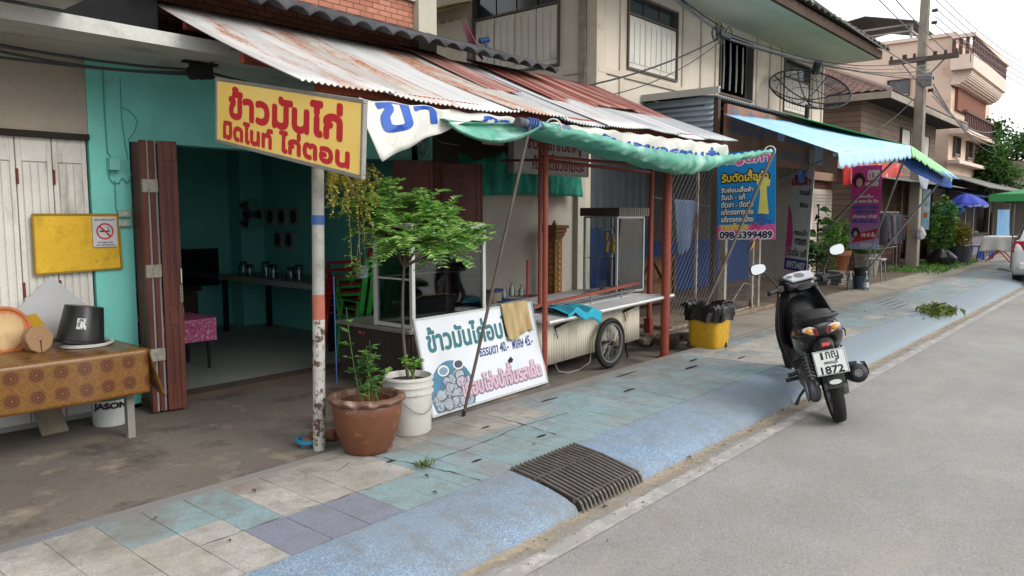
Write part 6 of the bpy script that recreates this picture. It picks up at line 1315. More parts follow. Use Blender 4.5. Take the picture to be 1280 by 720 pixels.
# ================================================================ PLANTS BY THE TAILOR SHOP
def pot(name, lab, c_, r0, r1, h, m, plant=None, group=None):
    t = thing(name, lab, 'plant pot', c_, group=group); mb = MB(); mb.lathe([(0, 0), (r0, 0), (r1, h*.8), (r1+.015, h*.82), (r1+.02, h), (r1-.01, h), (r1-.02, h*.85), (0, h*.84)], 24, c_); mb.build('body', m, t, smooth=40); return t
M_clay = mat('brown_clay', '#6d4129', .6, var=.2, vs=6); M_cement = mat('cement_pot', '#78746c', .85, var=.2, vs=7); M_blkpot = mat('black_pot', '#222224', .6)
p = at(1043, 345, Y=5.0); cA = (p.x, 5.0, .11)
pA = at(1041, 346, Z=.11); pot('plant_pot', 'brown clay pot with a round bush beside the brick patterned pier', (pA.x, pA.y, .11), .24, .36, .62, M_clay, group='pots before the pier')
def bush(name, lab, c_, R_, n, m, L=.07, seed=1, cat='bush', group=None, stem=True):
    t = thing(name, lab, cat, (c_[0], c_[1], c_[2]-R_[2]), group=group); rn = random.Random(seed); mb = MB()
    cl = [Vector((rn.gauss(0, .45), rn.gauss(0, .45), rn.gauss(0, .45))) for q in range(14)]
    for q in range(n):
        b_ = rn.choice(cl); d = Vector((rn.gauss(0, .28), rn.gauss(0, .28), rn.gauss(0, .28)))+b_
        if d.length > 1.05: d = d.normalized()*rn.uniform(.8, 1.05)
        a = rn.uniform(0, 6.28); mb.leaf((c_[0]+d.x*R_[0], c_[1]+d.y*R_[1], c_[2]+d.z*R_[2]), (math.cos(a), math.sin(a), rn.uniform(-.6, .7)), L*rn.uniform(.6, 1.3), L*.55, bend=rn.uniform(0, .3))
    mb.build('leaves', m, t)
    if stem:
        mb = MB()
        for q in range(6): mb.tube([(c_[0]+rn.uniform(-.05, .05), c_[1]+rn.uniform(-.05, .05), c_[2]-R_[2]*1.15), (c_[0]+rn.uniform(-.6, .6)*R_[0], c_[1]+rn.uniform(-.6, .6)*R_[1], c_[2]+R_[2]*.3)], [.012, .005], 5)
        mb.build('stem', M_bark, t)
    return t
bush('bush', 'rounded olive green bush in the brown clay pot', (pA.x, pA.y, 1.12), (.52, .48, .42), 1900, M_bush, .09, 3, group='potted bushes')
pB = at(1083, 344, Z=.11); pot('plant_pot', 'grey cement pot with broad leaves to the right of the clay pot', (pB.x, pB.y, .11), .22, .27, .52, M_cement, group='pots before the pier')
bl = thing('broad_leaved_plant', 'broad leaved green plant in the grey cement pot', 'plant', (pB.x, pB.y, .6)); mb = MB(); rn = random.Random(17)
for q in range(34):
    a = rn.uniform(0, 6.28); mb.leaf((pB.x+.08*math.cos(a), pB.y+.08*math.sin(a), .60), (math.cos(a), math.sin(a), rn.uniform(.2, 1.6)), rn.uniform(.25, .5), .13, bend=.2)
mb.build('leaves', M_bush, bl)
pC = at(1075, 361, Z=.11); pot('plant_pot', 'small black pot stacked on a bucket in front of the cement pot', (pC.x, pC.y, .36), .10, .13, .17, M_blkpot, group='pots before the pier')
simple_bucket('dark_bucket', 'dark blue grey bucket under the small black pot', 'bucket', (pC.x, pC.y, .11), .12, .14, .25, '#3a4453')
for i, px in enumerate((1062, 1082)):
    p = at(px, 363, Z=.11); c_ = (p.x, p.y, .11); mb = MB(); mb.lathe([(0, 0), (.05, 0), (.052, .02), (.05, .2), (.052, .24), (.02, .30), (.018, .34), (0, .34)], 16, c_); o = mb.build('water_bottle', glass('bottle_glass'), org=c_, smooth=40); tag(o, ['clear water bottle left of the dark blue grey bucket', 'clear water bottle with label right of the dark blue grey bucket'][i], 'bottle', 'water bottles on the pavement')
    mb = MB(); mb.lathe([(0, .34), (.022, .34), (.022, .365), (0, .366)], 12, c_); mb.build('cap', mat('bottle_cap', '#9fb2bd', .5), o, org=c_)
    if i: mb = MB(); mb.lathe([(.0525, .06), (.0525, .16)], 16, c_); mb.build('label', mat('silver_label', '#a9adb0', .4), o, org=c_)
for i, (px, n) in enumerate(((1030, 5), (1045, 6))):
    p = at(px, 356, Z=.11); t = thing('paper_stack', ['bundle of grey roof tiles stacked left, below the clay pot', 'bundle of grey roof tiles stacked right, below the clay pot'][i], 'stack', (p.x, p.y, .11), group='stacks below the clay pot')
    rn = random.Random(i)
    for q in range(n): mb = MB(); mb.cbox((p.x+rn.uniform(-.02, .02), p.y+rn.uniform(-.02, .02), .14+q*.048), (.30, .27, .04), (rn.uniform(-.05, .05), 0, rn.uniform(-.15, .15))); mb.build('sheet', mat('grey_stack', '#6a6966', .85, var=.2), t, bevel=.004)
tp_ = thing('tall_plant', 'tall dark plant with drooping strap leaves in front of the block pier', 'plant', (16.2, 5.45, .11)); mb = MB(); rn = random.Random(19)
for q in range(40):
    z = rn.uniform(.5, 1.75); a = rn.uniform(0, 6.28); p = Vector((16.2+rn.uniform(-.05, .05), 5.45+rn.uniform(-.05, .05), z))
    mb.leaf(p, (math.cos(a), math.sin(a), rn.uniform(-.3, .6)), rn.uniform(.2, .38), .045, bend=.3)
mb.build('leaves', M_dkbush, tp_); mb = MB(); mb.tube([(16.2, 5.45, .11), (16.22, 5.47, 1.75)], [.03, .012], 8); mb.build('stem', M_bark, tp_)
bush('bush', 'low dark green shrub at the foot of the block pier', (16.3, 5.35, .55), (.3, .3, .45), 700, M_dkbush, .07, 8, group='potted bushes')
gs = thing('stool', 'grey plastic stool standing right of the cement pot', 'stool', (17.6, 4.85, .11)); p = at(1094, 332, X=17.6); yy = p.y
mb = MB(); mb.box(17.42, 17.78, yy-.18, yy+.18, .56, .60); mb.build('seat', mat('grey_stool_plastic', '#8d918f', .5), gs, bevel=.01)
for sx in (-.16, .16):
    for sy in (-.16, .16): mb = MB(); mb.tube([(17.6+sx*.9, yy+sy*.9, .56), (17.6+sx*1.15, yy+sy*1.15, .11)], .014, 6); mb.build('leg', M_steel, gs)
# ================================================================ SCOOTER
M_blk = mat('gloss_black_paint', '#0d0d0f', .22, var=.03, spec=.6, fine=.02); M_mblk = mat('matt_black_plastic', '#1a1a1c', .55, var=.08, spec=.4); M_seat = mat('black_vinyl_seat', '#151516', .5, var=.05, bump=.05)
M_chr = mat('chrome', '#b5b7b8', .15, 1.0, var=.05); M_cast = mat('grey_casting', '#77797b', .45, .5, var=.12, vs=9, stains=[('#4f4c48', 8, .58, .7)])
sc = thing('scooter', 'black scooter with white number plate leaning on its side stand beside the kerb', 'scooter', (5.82, 1.75, .004), (R(-14), 0, R(27)), local=True)
def sup(x, cz, hw, hh, k_=2.6, n=24, yoff=0, tw=0): return [(x+tw*math.sin(t)*hh, yoff+hw*math.copysign(abs(math.cos(t))**(2/k_), math.cos(t)), cz+hh*math.copysign(abs(math.sin(t))**(2/k_), math.sin(t))) for t in [2*math.pi*q/n for q in range(n)]]
def wheel(x, z, r, name, steer=None):
    mb = MB(steer); mb.tube([(x+(r-.046)*math.cos(t), 0, z+(r-.046)*math.sin(t)) for t in [2*math.pi*q/56 for q in range(56)]], .046, 14, closed=True)
    ty = mb.build(name, mat('tyre_rubber', '#201f1f', .85, var=.2, vs=20), sc, smooth=60)
    mb = MB(steer)
    for q in range(56):
        t = 2*math.pi*q/56; a = (x+(r+.0005)*math.cos(t), .0, z+(r+.0005)*math.sin(t))
        for sg in (-1, 1): mb.bar((x+(r-.004)*math.cos(t), sg*.008, z+(r-.004)*math.sin(t)), (x+(r-.014)*math.cos(t+.05), sg*.038, z+(r-.014)*math.sin(t+.05)), .007, .007)
    mb.build('tread', mat('tyre_rubber', '#201f1f'), ty)
    mb = MB(steer); mb.lathe([(r-.10, -.03), (r-.075, -.034), (r-.068, 0), (r-.075, .034), (r-.10, .03), (r-.092, 0), (r-.10, -.03)], 48, (x, 0, z), 'Y')
    for q in range(6): t = q*1.047; mb.bar((x+.03*math.cos(t), 0, z+.03*math.sin(t)), (x+(r-.09)*math.cos(t+.15), 0, z+(r-.09)*math.sin(t+.15)), .026, .022)
    mb.lathe([(0, -.045), (.04, -.045), (.045, 0), (.04, .045), (0, .045)], 20, (x, 0, z), 'Y'); mb.build('rim', mat('dark_alloy', '#6d6f72', .35, .7), ty, smooth=40)
wheel(0, .27, .27, 'rear_wheel')
STR = Matrix.Translation((1.02, 0, 0)) @ Matrix.Rotation(R(20), 4, 'Z') @ Matrix.Translation((-1.02, 0, 0))
wheel(1.25, .27, .27, 'front_wheel', STR)
# body shells
mb = MB(); mb.loft([sup(-.20, .735, .05, .03), sup(-.16, .72, .11, .06), sup(-.06, .69, .155, .10), sup(.10, .655, .175, .14), sup(.28, .61, .18, .165), sup(.46, .57, .165, .16), sup(.58, .52, .13, .14)]); mb.build('rear_fairing', M_blk, sc, smooth=50)
mb = MB()
def seat_ring(x, z, hw, th): return [(x, -hw, z-.03), (x, -hw*1.02, z+th*.3), (x, -hw*.85, z+th*.85), (x, -hw*.4, z+th), (x, 0, z+th*1.0), (x, hw*.4, z+th), (x, hw*.85, z+th*.85), (x, hw*1.02, z+th*.3), (x, hw, z-.03)]
mb.loft([seat_ring(-.12, .775, .06, .03), seat_ring(-.08, .778, .105, .055), seat_ring(.05, .775, .13, .07), seat_ring(.20, .77, .14, .065), seat_ring(.28, .765, .14, .045), seat_ring(.42, .755, .13, .04), seat_ring(.58, .75, .10, .035), seat_ring(.66, .735, .06, .02)]); mb.build('seat', M_seat, sc, smooth=60)
mb = MB(); mb.loft([sup(.50, .30, .13, .05), sup(.62, .28, .16, .035), sup(.80, .28, .17, .03), sup(.90, .30, .17, .04)]); mb.loft([sup(.40, .36, .12, .09), sup(.54, .33, .14, .07)]); mb.build('floorboard', M_mblk, sc, smooth=50)
# leg shield with inner panel
def shield(u, v_):
    a = (u-.5)*2; z = .26+.68*v_; w_ = .16+.085*math.sin(math.pi*min(1, v_*.95+.08)); x = .90+.13*(1-abs(a)**2)-.10*v_+.02*math.cos(v_*6)
    return (x, a*w_, z)
mb = MB(); mb.surf(shield, 24, 20); mb.build('leg_shield', M_blk, sc, solid=.02, smooth=60)
mb = MB(); mb.loft([sup(.84, .62, .10, .16), sup(.93, .62, .155, .25), sup(1.0, .64, .15, .24), sup(1.06, .66, .08, .16)]); mb.build('inner_panel', M_mblk, sc, smooth=50)
mb = MB(); mb.lathe([(0, .0), (.028, .0), (.03, -.008), (0, -.01)], 20, (.838, -.07, .70), 'X'); mb.build('ignition_lock', M_chr, sc, smooth=40); mb = MB(); mb.cbox((.855, .03, .73), (.012, .06, .05)); mb.build('key_plate', M_cast, sc)
mb = MB(STR); mb.loft([sup(1.10, .52, .05, .03), sup(1.22, .565, .065, .02), sup(1.36, .53, .06, .03), sup(1.46, .45, .05, .03)]); mb.build('front_mudguard', M_blk, sc, smooth=50)
mb = MB(STR)
for y in (-.075, .075): mb.tube([(1.25, y, .27), (1.12, y, .62)], .022, 10)
mb.tube([(1.12, 0, .6), (1.0, 0, .95)], .028, 10); mb.build('fork', M_cast, sc, smooth=40)
# handlebar cluster
mb = MB(STR); mb.loft([sup(.82, .955, .08, .03), sup(.88, .965, .15, .06), sup(.98, .975, .165, .085), sup(1.06, .965, .13, .08), sup(1.12, .945, .07, .05)]); mb.build('handlebar_cowl', M_blk, sc, smooth=50)
mb = MB(STR); mb.M = STR @ Matrix.Translation((.895, 0, 1.022)) @ Matrix.Rotation(R(-22), 4, 'Y'); mb.prism([(-.065, -.10), (.05, -.13), (.085, -.06), (.085, .06), (.05, .13), (-.065, .10)], 0, .022); mb.build('dashboard', mat('pale_dash_lens', '#9a9ca0', .12, spec=.7), sc, bevel=.008)
mb = MB(); mb.M = STR @ Matrix.Translation((.893, 0, 1.0455)) @ Matrix.Rotation(R(-22), 4, 'Y')
for cx_, r in ((.0, .045), (.01, .028)):
    yy = 0 if r > .04 else .085; mb.add([(cx_+r*math.cos(q*.262), yy+r*math.sin(q*.262), .001) for q in range(24)], [tuple(range(24))])
mb.build('dial', mat('dark_dial', '#4f5358', .3), sc)
mb = MB(STR); mb.lathe([(0, .05), (.06, .04), (.085, .0)], 20, (1.10, 0, .955), 'X'); mb.build('headlight', mat('headlight_lens', '#a9adb0', .1, spec=.8), sc, smooth=50)
for sg, nm in ((1, 'left'), (-1, 'right')):
    g0 = Vector((.92, sg*.15, .965)); g1 = Vector((.86, sg*.235, .97)); g2 = Vector((.80, sg*.335, .965))
    mb = MB(STR); mb.tube([g0, g1], .016, 10); mb.tube([g1, g2], .019, 12); mb.tube([g2-(g2-g1)*.02, g2+(g2-g1)*.04], .021, 12); gr = mb.build('handlebar_grip', M_mblk, sc, smooth=40)
    mb = MB(STR); mb.cbox(tuple(g1+Vector((.01, sg*-.03, .0))), (.05, .06, .055)); mb.build('switch_housing', M_mblk, gr, bevel=.01)
    mb = MB(STR); mb.tube([g1+Vector((.03, 0, .0)), g1+Vector((.075, sg*.03, -.012)), g2+Vector((.085, -sg*.01, -.01))], [.008, .007, .006], 8); mb.build('brake_lever', M_chr, gr, smooth=40)
    m0 = g1+Vector((.02, -sg*.02, .03)); m1 = g1+Vector((.05, sg*.01, .11)); m2 = Vector((.86, sg*.325, 1.165)); mb = MB(STR); mb.tube(bez(m0, m1, m2, 8), .0075, 8); mi = mb.build('mirror', M_mblk, sc, smooth=40)
    mb = MB(); q_ = Matrix.Translation(m2+Vector((-.01, sg*.035, .02))) @ Matrix.Rotation(R(90), 4, 'Y'); mb.M = STR @ q_
    ov = lambda s_, z: [(s_*.045*math.copysign(abs(math.sin(t))**.75, math.sin(t))*(1.0+.15*math.cos(t)*sg), s_*.070*math.copysign(abs(math.cos(t))**.75, math.cos(t)), z) for t in [2*math.pi*k_/28 for k_ in range(28)]]
    mb.loft([ov(.98, -.004), ov(1.05, .0), ov(1.0, .022), ov(.55, .04)]); mb.build('mirror_shell', M_mblk, mi, smooth=50)
    mb = MB(); mb.M = STR @ q_; mb.add(ov(.92, -.0052), [tuple(range(28))]); mb.build('mirror_glass', mat('mirror_glass', '#b4babd', .03, 1.0, var=0, fine=0), mi)
# tail lamps, reflector, plate, mudguard
for sg in (1, -1):
    mb = MB(); mb.loft([[(-.205+.02*(abs(y)/.1)+dx, sg*y, z) for (y, z) in ((.03, .70), (.09, .715), (.135, .745), (.125, .765), (.08, .772), (.03, .755))] for dx in (0, .03)]); t = mb.build('tail_lamp', mat('clear_lamp_lens', '#c9bdb8', .08, spec=.8), sc, bevel=.006)
    mb = MB(); mb.ball((-.198, sg*.088, .742), (.012, .024, .02), 12, 8); mb.build('indicator_bulb', mat('amber_bulb', '#c98a3a', .3), t, smooth=50); mb = MB(); mb.loft([[(-.209+.02*(abs(y)/.1)+dx, sg*y, z) for (y, z) in ((.028, .702), (.062, .712), (.062, .762), (.028, .752))] for dx in (0, .012)]); mb.build('red_lens', mat('dark_red_lens', '#6a2226', .15, spec=.7), t)
mb = MB(); mb.cbox((-.19, 0, .735), (.03, .055, .05)); mb.build('lamp_bridge', M_blk, sc, bevel=.006)
mb = MB(); mb.tube([(.10, .135, .80), (-.08, .135, .815), (-.17, .08, .825), (-.19, 0, .828), (-.17, -.08, .825), (-.08, -.135, .815), (.10, -.135, .80)], .016, 10); mb.build('grab_rail', M_mblk, sc, smooth=50)
mb = MB(); mb.loft([sup(-.10, .60, .07, .09), sup(-.17, .60, .06, .08), sup(-.20, .58, .05, .06)]); mb.M = Matrix(); mb.build('tail_bracket', M_mblk, sc, smooth=40)
mb = MB(); mb.cbox((-.212, 0, .632), (.012, .055, .028), (0, R(12), 0)); mb.build('red_reflector', mat('red_reflector', '#b3242a', .2, spec=.7), sc, bevel=.003)
PM = Matrix.Translation((-.285, 0, .515)) @ Matrix.Rotation(R(14), 4, 'Y') @ Matrix(((0, 0, -1, 0), (-1, 0, 0, 0), (0, 1, 0, 0), (0, 0, 0, 1)))
mb = MB(); mb.bar((-.17, 0, .60), (-.258, 0, .55), .08, .02); mb.build('plate_bracket', M_mblk, sc); mb = MB(PM); mb.box(-.110, .110, -.088, .088, -.006, 0); pl = mb.build('number_plate', mat('plate_white', '#c7c9c8', .4, var=.04), sc, bevel=.004)
mb = MB(PM)
for a in ((-.106, .106, -.084, -.081), (-.106, .106, .081, .084), (-.106, -.103, -.081, .081), (.103, .106, -.081, .081)): mb.box(*a, .0002, .0015)
write(mb, PM, '1', -.058, .026, .014, .048, .002, .0012); write(mb, PM, 'กญ', -.024, .012, .085, .064, .0014, .0012); write(mb, PM, 'เพชรบุรี', -.045, -.020, .09, .034, .0008, .0012); write(mb, PM, '1872', -.075, -.078, .15, .05, .0026, .0012); mb.build('lettering', mat('plate_black', '#1c1c1e', .5), pl)
mb = MB(); mb.loft([[(-.15-.13*f, -.075+.02*f, .55-.22*f), (-.18-.13*f, -.05, .55-.22*f), (-.19-.13*f, 0, .55-.22*f), (-.18-.13*f, .05, .55-.22*f), (-.15-.13*f, .075-.02*f, .55-.22*f), (-.14-.115*f, 0, .55-.22*f)] for f in (0, .35, .7, .95, 1.0)]); mb.M = Matrix(); mb.build('rear_mudguard', M_mblk, sc, smooth=50)
mb = MB(); SM = Matrix.Translation((-.302, 0, .372)) @ Matrix.Rotation(R(20), 4, 'Y') @ Matrix(((0, 0, -1, 0), (-1, 0, 0, 0), (0, 1, 0, 0), (0, 0, 0, 1))); mb.M = SM; mb.add([(.042*math.cos(q*.314), .017*math.sin(q*.314), .006) for q in range(20)], [tuple(range(20))]); mb.build('sticker', mat('white_oval_sticker', '#b9bbb8', .5, stains=[('#555', 70, .5, .54)] if False else ()), sc)
# engine side
mb = MB(); mb.loft([sup(x, z, hw, hh, 2.4, 24, .13) for x, z, hw, hh in ((-.085, .262, .02, .035), (-.07, .262, .04, .065), (-.02, .262, .05, .086), (.10, .27, .052, .092), (.28, .285, .05, .088), (.42, .295, .046, .08), (.49, .30, .036, .06), (.51, .30, .015, .03))]); tcase = mb.build('transmission_case', mat('dark_casting', '#5b5c5f', .38, .6, var=.2, vs=9), sc, smooth=60)
mb = MB(); mb.tube([(.0+.075*math.cos(t), .178, .268+.075*math.sin(t)) for t in [q*.2618 for q in range(24)]], .008, 6, closed=True); mb.build('cover_rim', M_cast, tcase, smooth=40); mb = MB(); mb.tube([(.38+.06*math.cos(t), .172, .295+.06*math.sin(t)) for t in [q*.2618 for q in range(24)]], .007, 6, closed=True)
mb.build('cover_rim', M_cast, tcase, smooth=40)
mb = MB(STR); mb.tube(bez((.90, .16, .955), (1.0, .20, .99), (1.08, .06, .86), 10), .006, 6); mb.tube(bez((.90, -.16, .955), (1.0, -.20, 1.0), (1.08, -.05, .86), 10), .006, 6); mb.build('brake_cable', M_mblk, sc, smooth=40)
mb = MB(); mb.tube([(-.19, .15, .66), (.0, .178, .675), (.2, .185, .66), (.4, .17, .62)], [.003, .006, .006, .003], 6); mb.tube([(-.19, -.15, .66), (.0, -.178, .675), (.2, -.185, .66), (.4, -.17, .62)], [.003, .006, .006, .003], 6); mb.build('trim_strip', M_chr, sc, smooth=40)
mb = MB(); mb.tube([(.0, .12, .30), (.14, .12, .62)], .014, 8); n = 90; mb.tube([(.02+.10*f+.0, .12+.028*math.cos(f*9*6.283), .345+.235*f+.028*.3*math.sin(f*9*6.283)) if False else Vector((.02+.10*f, .12, .345+.235*f))+Vector((.92*.028*math.sin(f*56.5), .028*math.cos(f*56.5), -.39*.028*math.sin(f*56.5))) for f in [q/n for q in range(n+1)]], .006, 6); mb.build('shock_absorber', M_cast, sc, smooth=50)
mb = MB(); mb.tube([(.0, -.12, .30), (.14, -.12, .62)], .014, 8); mb.tube([Vector((.02+.10*f, -.12, .345+.235*f))+Vector((.92*.028*math.sin(f*56.5), .028*math.cos(f*56.5), -.39*.028*math.sin(f*56.5))) for f in [q/n for q in range(n+1)]], .006, 6); mb.build('shock_absorber', M_cast, sc, smooth=50)
mb = MB(); mb.lathe([(0, -.27), (.04, -.27), (.062, -.25), (.07, -.2), (.07, .16), (.06, .2), (.03, .25)], 24, (0, 0, 0), 'X'); EM = Matrix.Translation((.0, -.185, .34)) @ Matrix.Rotation(R(12), 4, 'Y') @ Matrix.Rotation(R(-4), 4, 'Z'); mb.v = [EM @ p for p in mb.v]; ex = mb.build('exhaust', M_mblk, sc, smooth=40)
mb = MB(); mb.lathe([(.022, -.285), (.026, -.285), (.03, -.27), (.022, -.26)], 20, (0, 0, 0), 'X'); mb.lathe([(0, -.272), (.02, -.2721)], 20, (0, 0, 0), 'X'); mb.v = [EM @ p for p in mb.v]; mb.build('tail_pipe', M_cast, ex, smooth=40)
mb = MB(); mb.surf(lambda u, v_: (.071*0+(-.2+.34*u), -.074*math.cos(.9*(v_-.3)), .074*math.sin(1.5*(v_-.3))+.01), 8, 8); mb.v = [EM @ p for p in mb.v]; mb.build('heat_shield', M_blk, ex, solid=.006, smooth=50)
mb = MB(); mb.tube([(.2, -.17, .30), (.35, -.13, .22), (.5, -.05, .22)], .018, 10); mb.build('exhaust_pipe', M_cast, ex, smooth=40)
mb = MB(); mb.loft([sup(.35, .30, .09, .10), sup(.62, .28, .10, .10), sup(.72, .30, .07, .07)]); mb.build('engine', M_mblk, sc, smooth=40)
mb = MB(); mb.box(-.02, .3, -.10, -.07, .24, .30); mb.lathe([(0, -.11), (.07, -.11), (.075, -.07), (0, -.06)], 20, (0, 0, .27), 'Y'); mb.build('swing_arm', M_cast, sc, bevel=.006)
mb = MB(); mb.tube([(.46, .10, .22), (.47, .19, .13), (.44, .255, .056)], .011, 8); mb.tube([(.44, .255, .056), (.38, .285, .062), (.42, .30, .066)], .008, 6); mb.tube([(.47, .19, .13), (.41, .24, .06)], .007, 6); mb.build('side_stand', M_mblk, sc, smooth=40)
for y, z, x in ((.19, .33, .36), (.21, .27, .45), (-.19, .33, .36)):
    mb = MB(); mb.tube([(x, .11*math.copysign(1, y), z+.01), (x, y+.07*math.copysign(1, y), z)], .017, 8); mb.build('footrest', M_mblk, sc, smooth=40)
mb = MB(); mb.bar((.46, .16, .24), (.42, .17, .35), .03, .02); mb.build('footrest_bracket', M_cast, sc)
# ================================================================ SATELLITE DISHES
sdh = thing('satellite_dish', 'large black mesh satellite dish on a mast above the shop lean-to roof', 'satellite dish', (14.0, 5.0, 3.15))
ctr = Vector((13.95, 5.0, 3.60)); ax = Vector((-.45, -.42, .8)).normalized()
q = ax.to_track_quat('Z', 'Y').to_matrix().to_4x4(); DM = Matrix.Translation(ctr) @ q
RD = .70; dep = .22
M_dish = mat('black_mesh_frame', '#2d3033', .6, .2)
mb = MB(DM)
def pb_(r, t): return (r*math.cos(t), r*math.sin(t), dep*(r/RD)**2)
mb.tube([pb_(RD, 2*math.pi*k_/64) for k_ in range(64)], .016, 6, closed=True)
for rr in (.5, .78): mb.tube([pb_(RD*rr, 2*math.pi*k_/48) for k_ in range(48)], .007, 4, closed=True)
for k_ in range(8): mb.tube([pb_(RD*f/6, k_*math.pi/4) for f in range(7)], .012, 5)
mb.build('rib_frame', M_dish, sdh)
k = NT('dish_mesh'); v = k.coord('Object'); ch_ = k.n('TexChecker'); tr_ = k.n('BsdfTransparent'); df = k.n('BsdfDiffuse'); df.inputs[0].default_value = (.03, .032, .035, 1); ms = k.n('MixShader'); ms.inputs[0].default_value = .42
k.l(tr_.outputs[0], ms.inputs[1]); k.l(df.outputs[0], ms.inputs[2]); k.l(ms.outputs[0], k.t.nodes['Material Output'].inputs[0])
mb = MB(DM); mb.surf(lambda u, v_: pb_(.03+RD*.96*u, 2*math.pi*v_), 10, 64); mb.build('mesh_bowl', k.m, sdh, smooth=60)
mb = MB(DM)
for k_ in range(3): mb.tube([pb_(RD*.92, k_*2.094+.5), (0.05*math.cos(k_*2.094), .05*math.sin(k_*2.094), .58)], .008, 5)
mb.build('feed_strut', M_dish, sdh)
mb = MB(DM); mb.tube([(0, 0, .52), (0, 0, .74)], .07, 14); mb.build('feed_horn', M_dish, sdh, smooth=40)
mb = MB(); mb.tube([(14.0, 5.0, 3.12), (14.0, 5.0, 3.52)], .035, 10); mb.tube([(14.0, 5.0, 3.3), (13.75, 5.0, 3.14)], .016, 6); mb.tube([(14.0, 5.0, 3.3), (14.4, 5.1, 3.14)], .016, 6); mb.build('mast', M_dish, sdh)
pd = thing('satellite_dish', 'small pink offset satellite dish behind the black roof tiles', 'satellite dish', (6.6, 6.6, 3.3)); pc = at(586, 52, Y=6.6); q = Vector((.55, -.6, .45)).to_track_quat('Z', 'Y').to_matrix().to_4x4(); DM2 = Matrix.Translation(pc) @ q
mb = MB(DM2); mb.surf(lambda u, v_: (.24*u*math.cos(6.2832*v_), .27*u*math.sin(6.2832*v_), .05*u*u), 6, 36); mb.build('dish', mat('faded_pink_dish', '#a2516c', .5, var=.12), pd, solid=.012, smooth=60)
e1 = at(606, 52, Y=6.5); mb = MB(); mb.tube([pc+Vector((.0, 0, -.22)), e1+Vector((-.02, 0, -.03))], .012, 6); mb.build('feed_arm', mat('faded_pink_dish', '#a2516c'), pd); mb = MB(); mb.tube([e1+Vector((-.06, .03, .0)), e1+Vector((.05, -.02, .03))], .035, 10); mb.tube([e1+Vector((.0, .0, 0)), e1+Vector((.02, -.02, -.08))], .02, 8); mb.build('receiver', mat('blue_receiver', '#2c5586', .5), pd, smooth=40); mb = MB(); mb.tube([pc, pc+Vector((.05, .1, -.7))], .02, 8); mb.build('mast', M_steel, pd)
# ================================================================ WOODEN HOUSE
M_plank = None
def planks(name, col, dark, row=.14):
    k = NT(name); v = k.coord(); s = k.n('SeparateXYZ'); k.l(v, s.inputs[0]); f = k.math('FRACT', k.math('MULTIPLY', s.outputs[2], 1/row))
    id_ = k.math('FLOOR', k.math('MULTIPLY', s.outputs[2], 1/row)); wn = k.n('TexWhiteNoise'); wn.noise_dimensions = '1D'; k.l(id_, wn.inputs['W'])
    c = k.mix(k.ramp(wn.outputs['Value'], [(0, 0), (1, 1)]), rgb(col), tuple(x*.7 for x in rgb(col))); c = k.mix(k.ramp(k.noise(k.coord(sc=(.4, .4, 3)), 2.5, 7), [(.45, 0), (.75, .7)]), c, rgb(dark))
    c = k.mix(k.ramp(f, [(0, 1), (.06, 1), (.09, 0)]), c, tuple(x*.35 for x in rgb(dark))); k.bump(f, .6, .02); return k.out(c, .85)
M_plank = planks('brown_weatherboard', '#827064', '#5a4b40'); M_plankd = planks('dark_weatherboard', '#6d5546', '#473629')
k = NT('red_clay_tiles'); v = k.coord(); s = k.n('SeparateXYZ'); k.l(v, s.inputs[0])
c_ = k.mix(k.ramp(k.noise(v, 1.2, 7), [(.35, 0), (.7, 1)]), rgb('#745850'), rgb('#544843')); c_ = k.mix(k.ramp(k.noise(v, 5, 6), [(.5, 0), (.75, .6)]), c_, rgb('#8f8078')); M_rtile = k.out(c_, .85)
wh = thing('wooden_house', 'weathered brown timber house with a clay tile hipped roof behind the pole', 'house', (24, 6, .1))
EX0, EX1, EYf, EZf = 19.9, 29.2, 5.15, 4.47
mb = MB(); mb.box(20.4, 28.6, 5.92, 6.05, 2.7, 4.5); mb.box(20.4, 20.53, 6.05, 11, .1, 4.5); mb.box(28.47, 28.6, 6.05, 11, .1, 4.5); mb.build('upper_wall', M_plank, wh)
mb = MB(); mb.box(20.3, 28.7, 6.7, 6.8, .1, 2.7); mb.box(20.3, 28.7, 5.85, 6.8, 2.62, 2.70); mb.build('lower_wall', M_plankd, wh)
mb = MB()
for x in (20.45, 22.5, 24.6, 26.6, 28.5): mb.bar((x, 5.95, .1), (x, 5.95, 2.65), .13)
mb.build('post', M_plankd, wh)
# hipped roof with stepped tile courses
RX0, RX1, RYr, RZr = 22.3, 26.8, 8.3, 6.0
def roof_face(a, b, c_, d, name, nc=16):
    a, b, c_, d = map(Vector, (a, b, c_, d)); mb = MB()
    def fn(u, v_):
        p = a.lerp(b, u).lerp(d.lerp(c_, u), v_); w_ = (v_*nc) % 1.0; p.z += .05*(1-w_)+.035*abs(math.sin(u*(b-a).length/.22*math.pi)); return p
    mb.surf(fn, int((b-a).length/.22*6), nc*4); return mb.build(name, M_rtile, wh)
roof_face((EX0, EYf, EZf), (EX1, EYf, EZf), (RX1, RYr, RZr), (RX0, RYr, RZr), 'front_roof')
roof_face((EX0, 11.5, EZf), (EX0, EYf, EZf), (RX0, RYr, RZr), (RX0, RYr+.01, RZr), 'side_roof')
roof_face((EX1, EYf, EZf), (EX1, 11.5, EZf), (RX1, RYr+.01, RZr), (RX1, RYr, RZr), 'side_roof', 8)
mb = MB(); mb.tube([(EX0, EYf, EZf+.06), (RX0, RYr, RZr+.06), (RX1, RYr, RZr+.06), (EX1, EYf, EZf+.06)], .07, 8); mb.build('ridge', mat('pale_ridge_tiles', '#8d7a70', .8), wh)
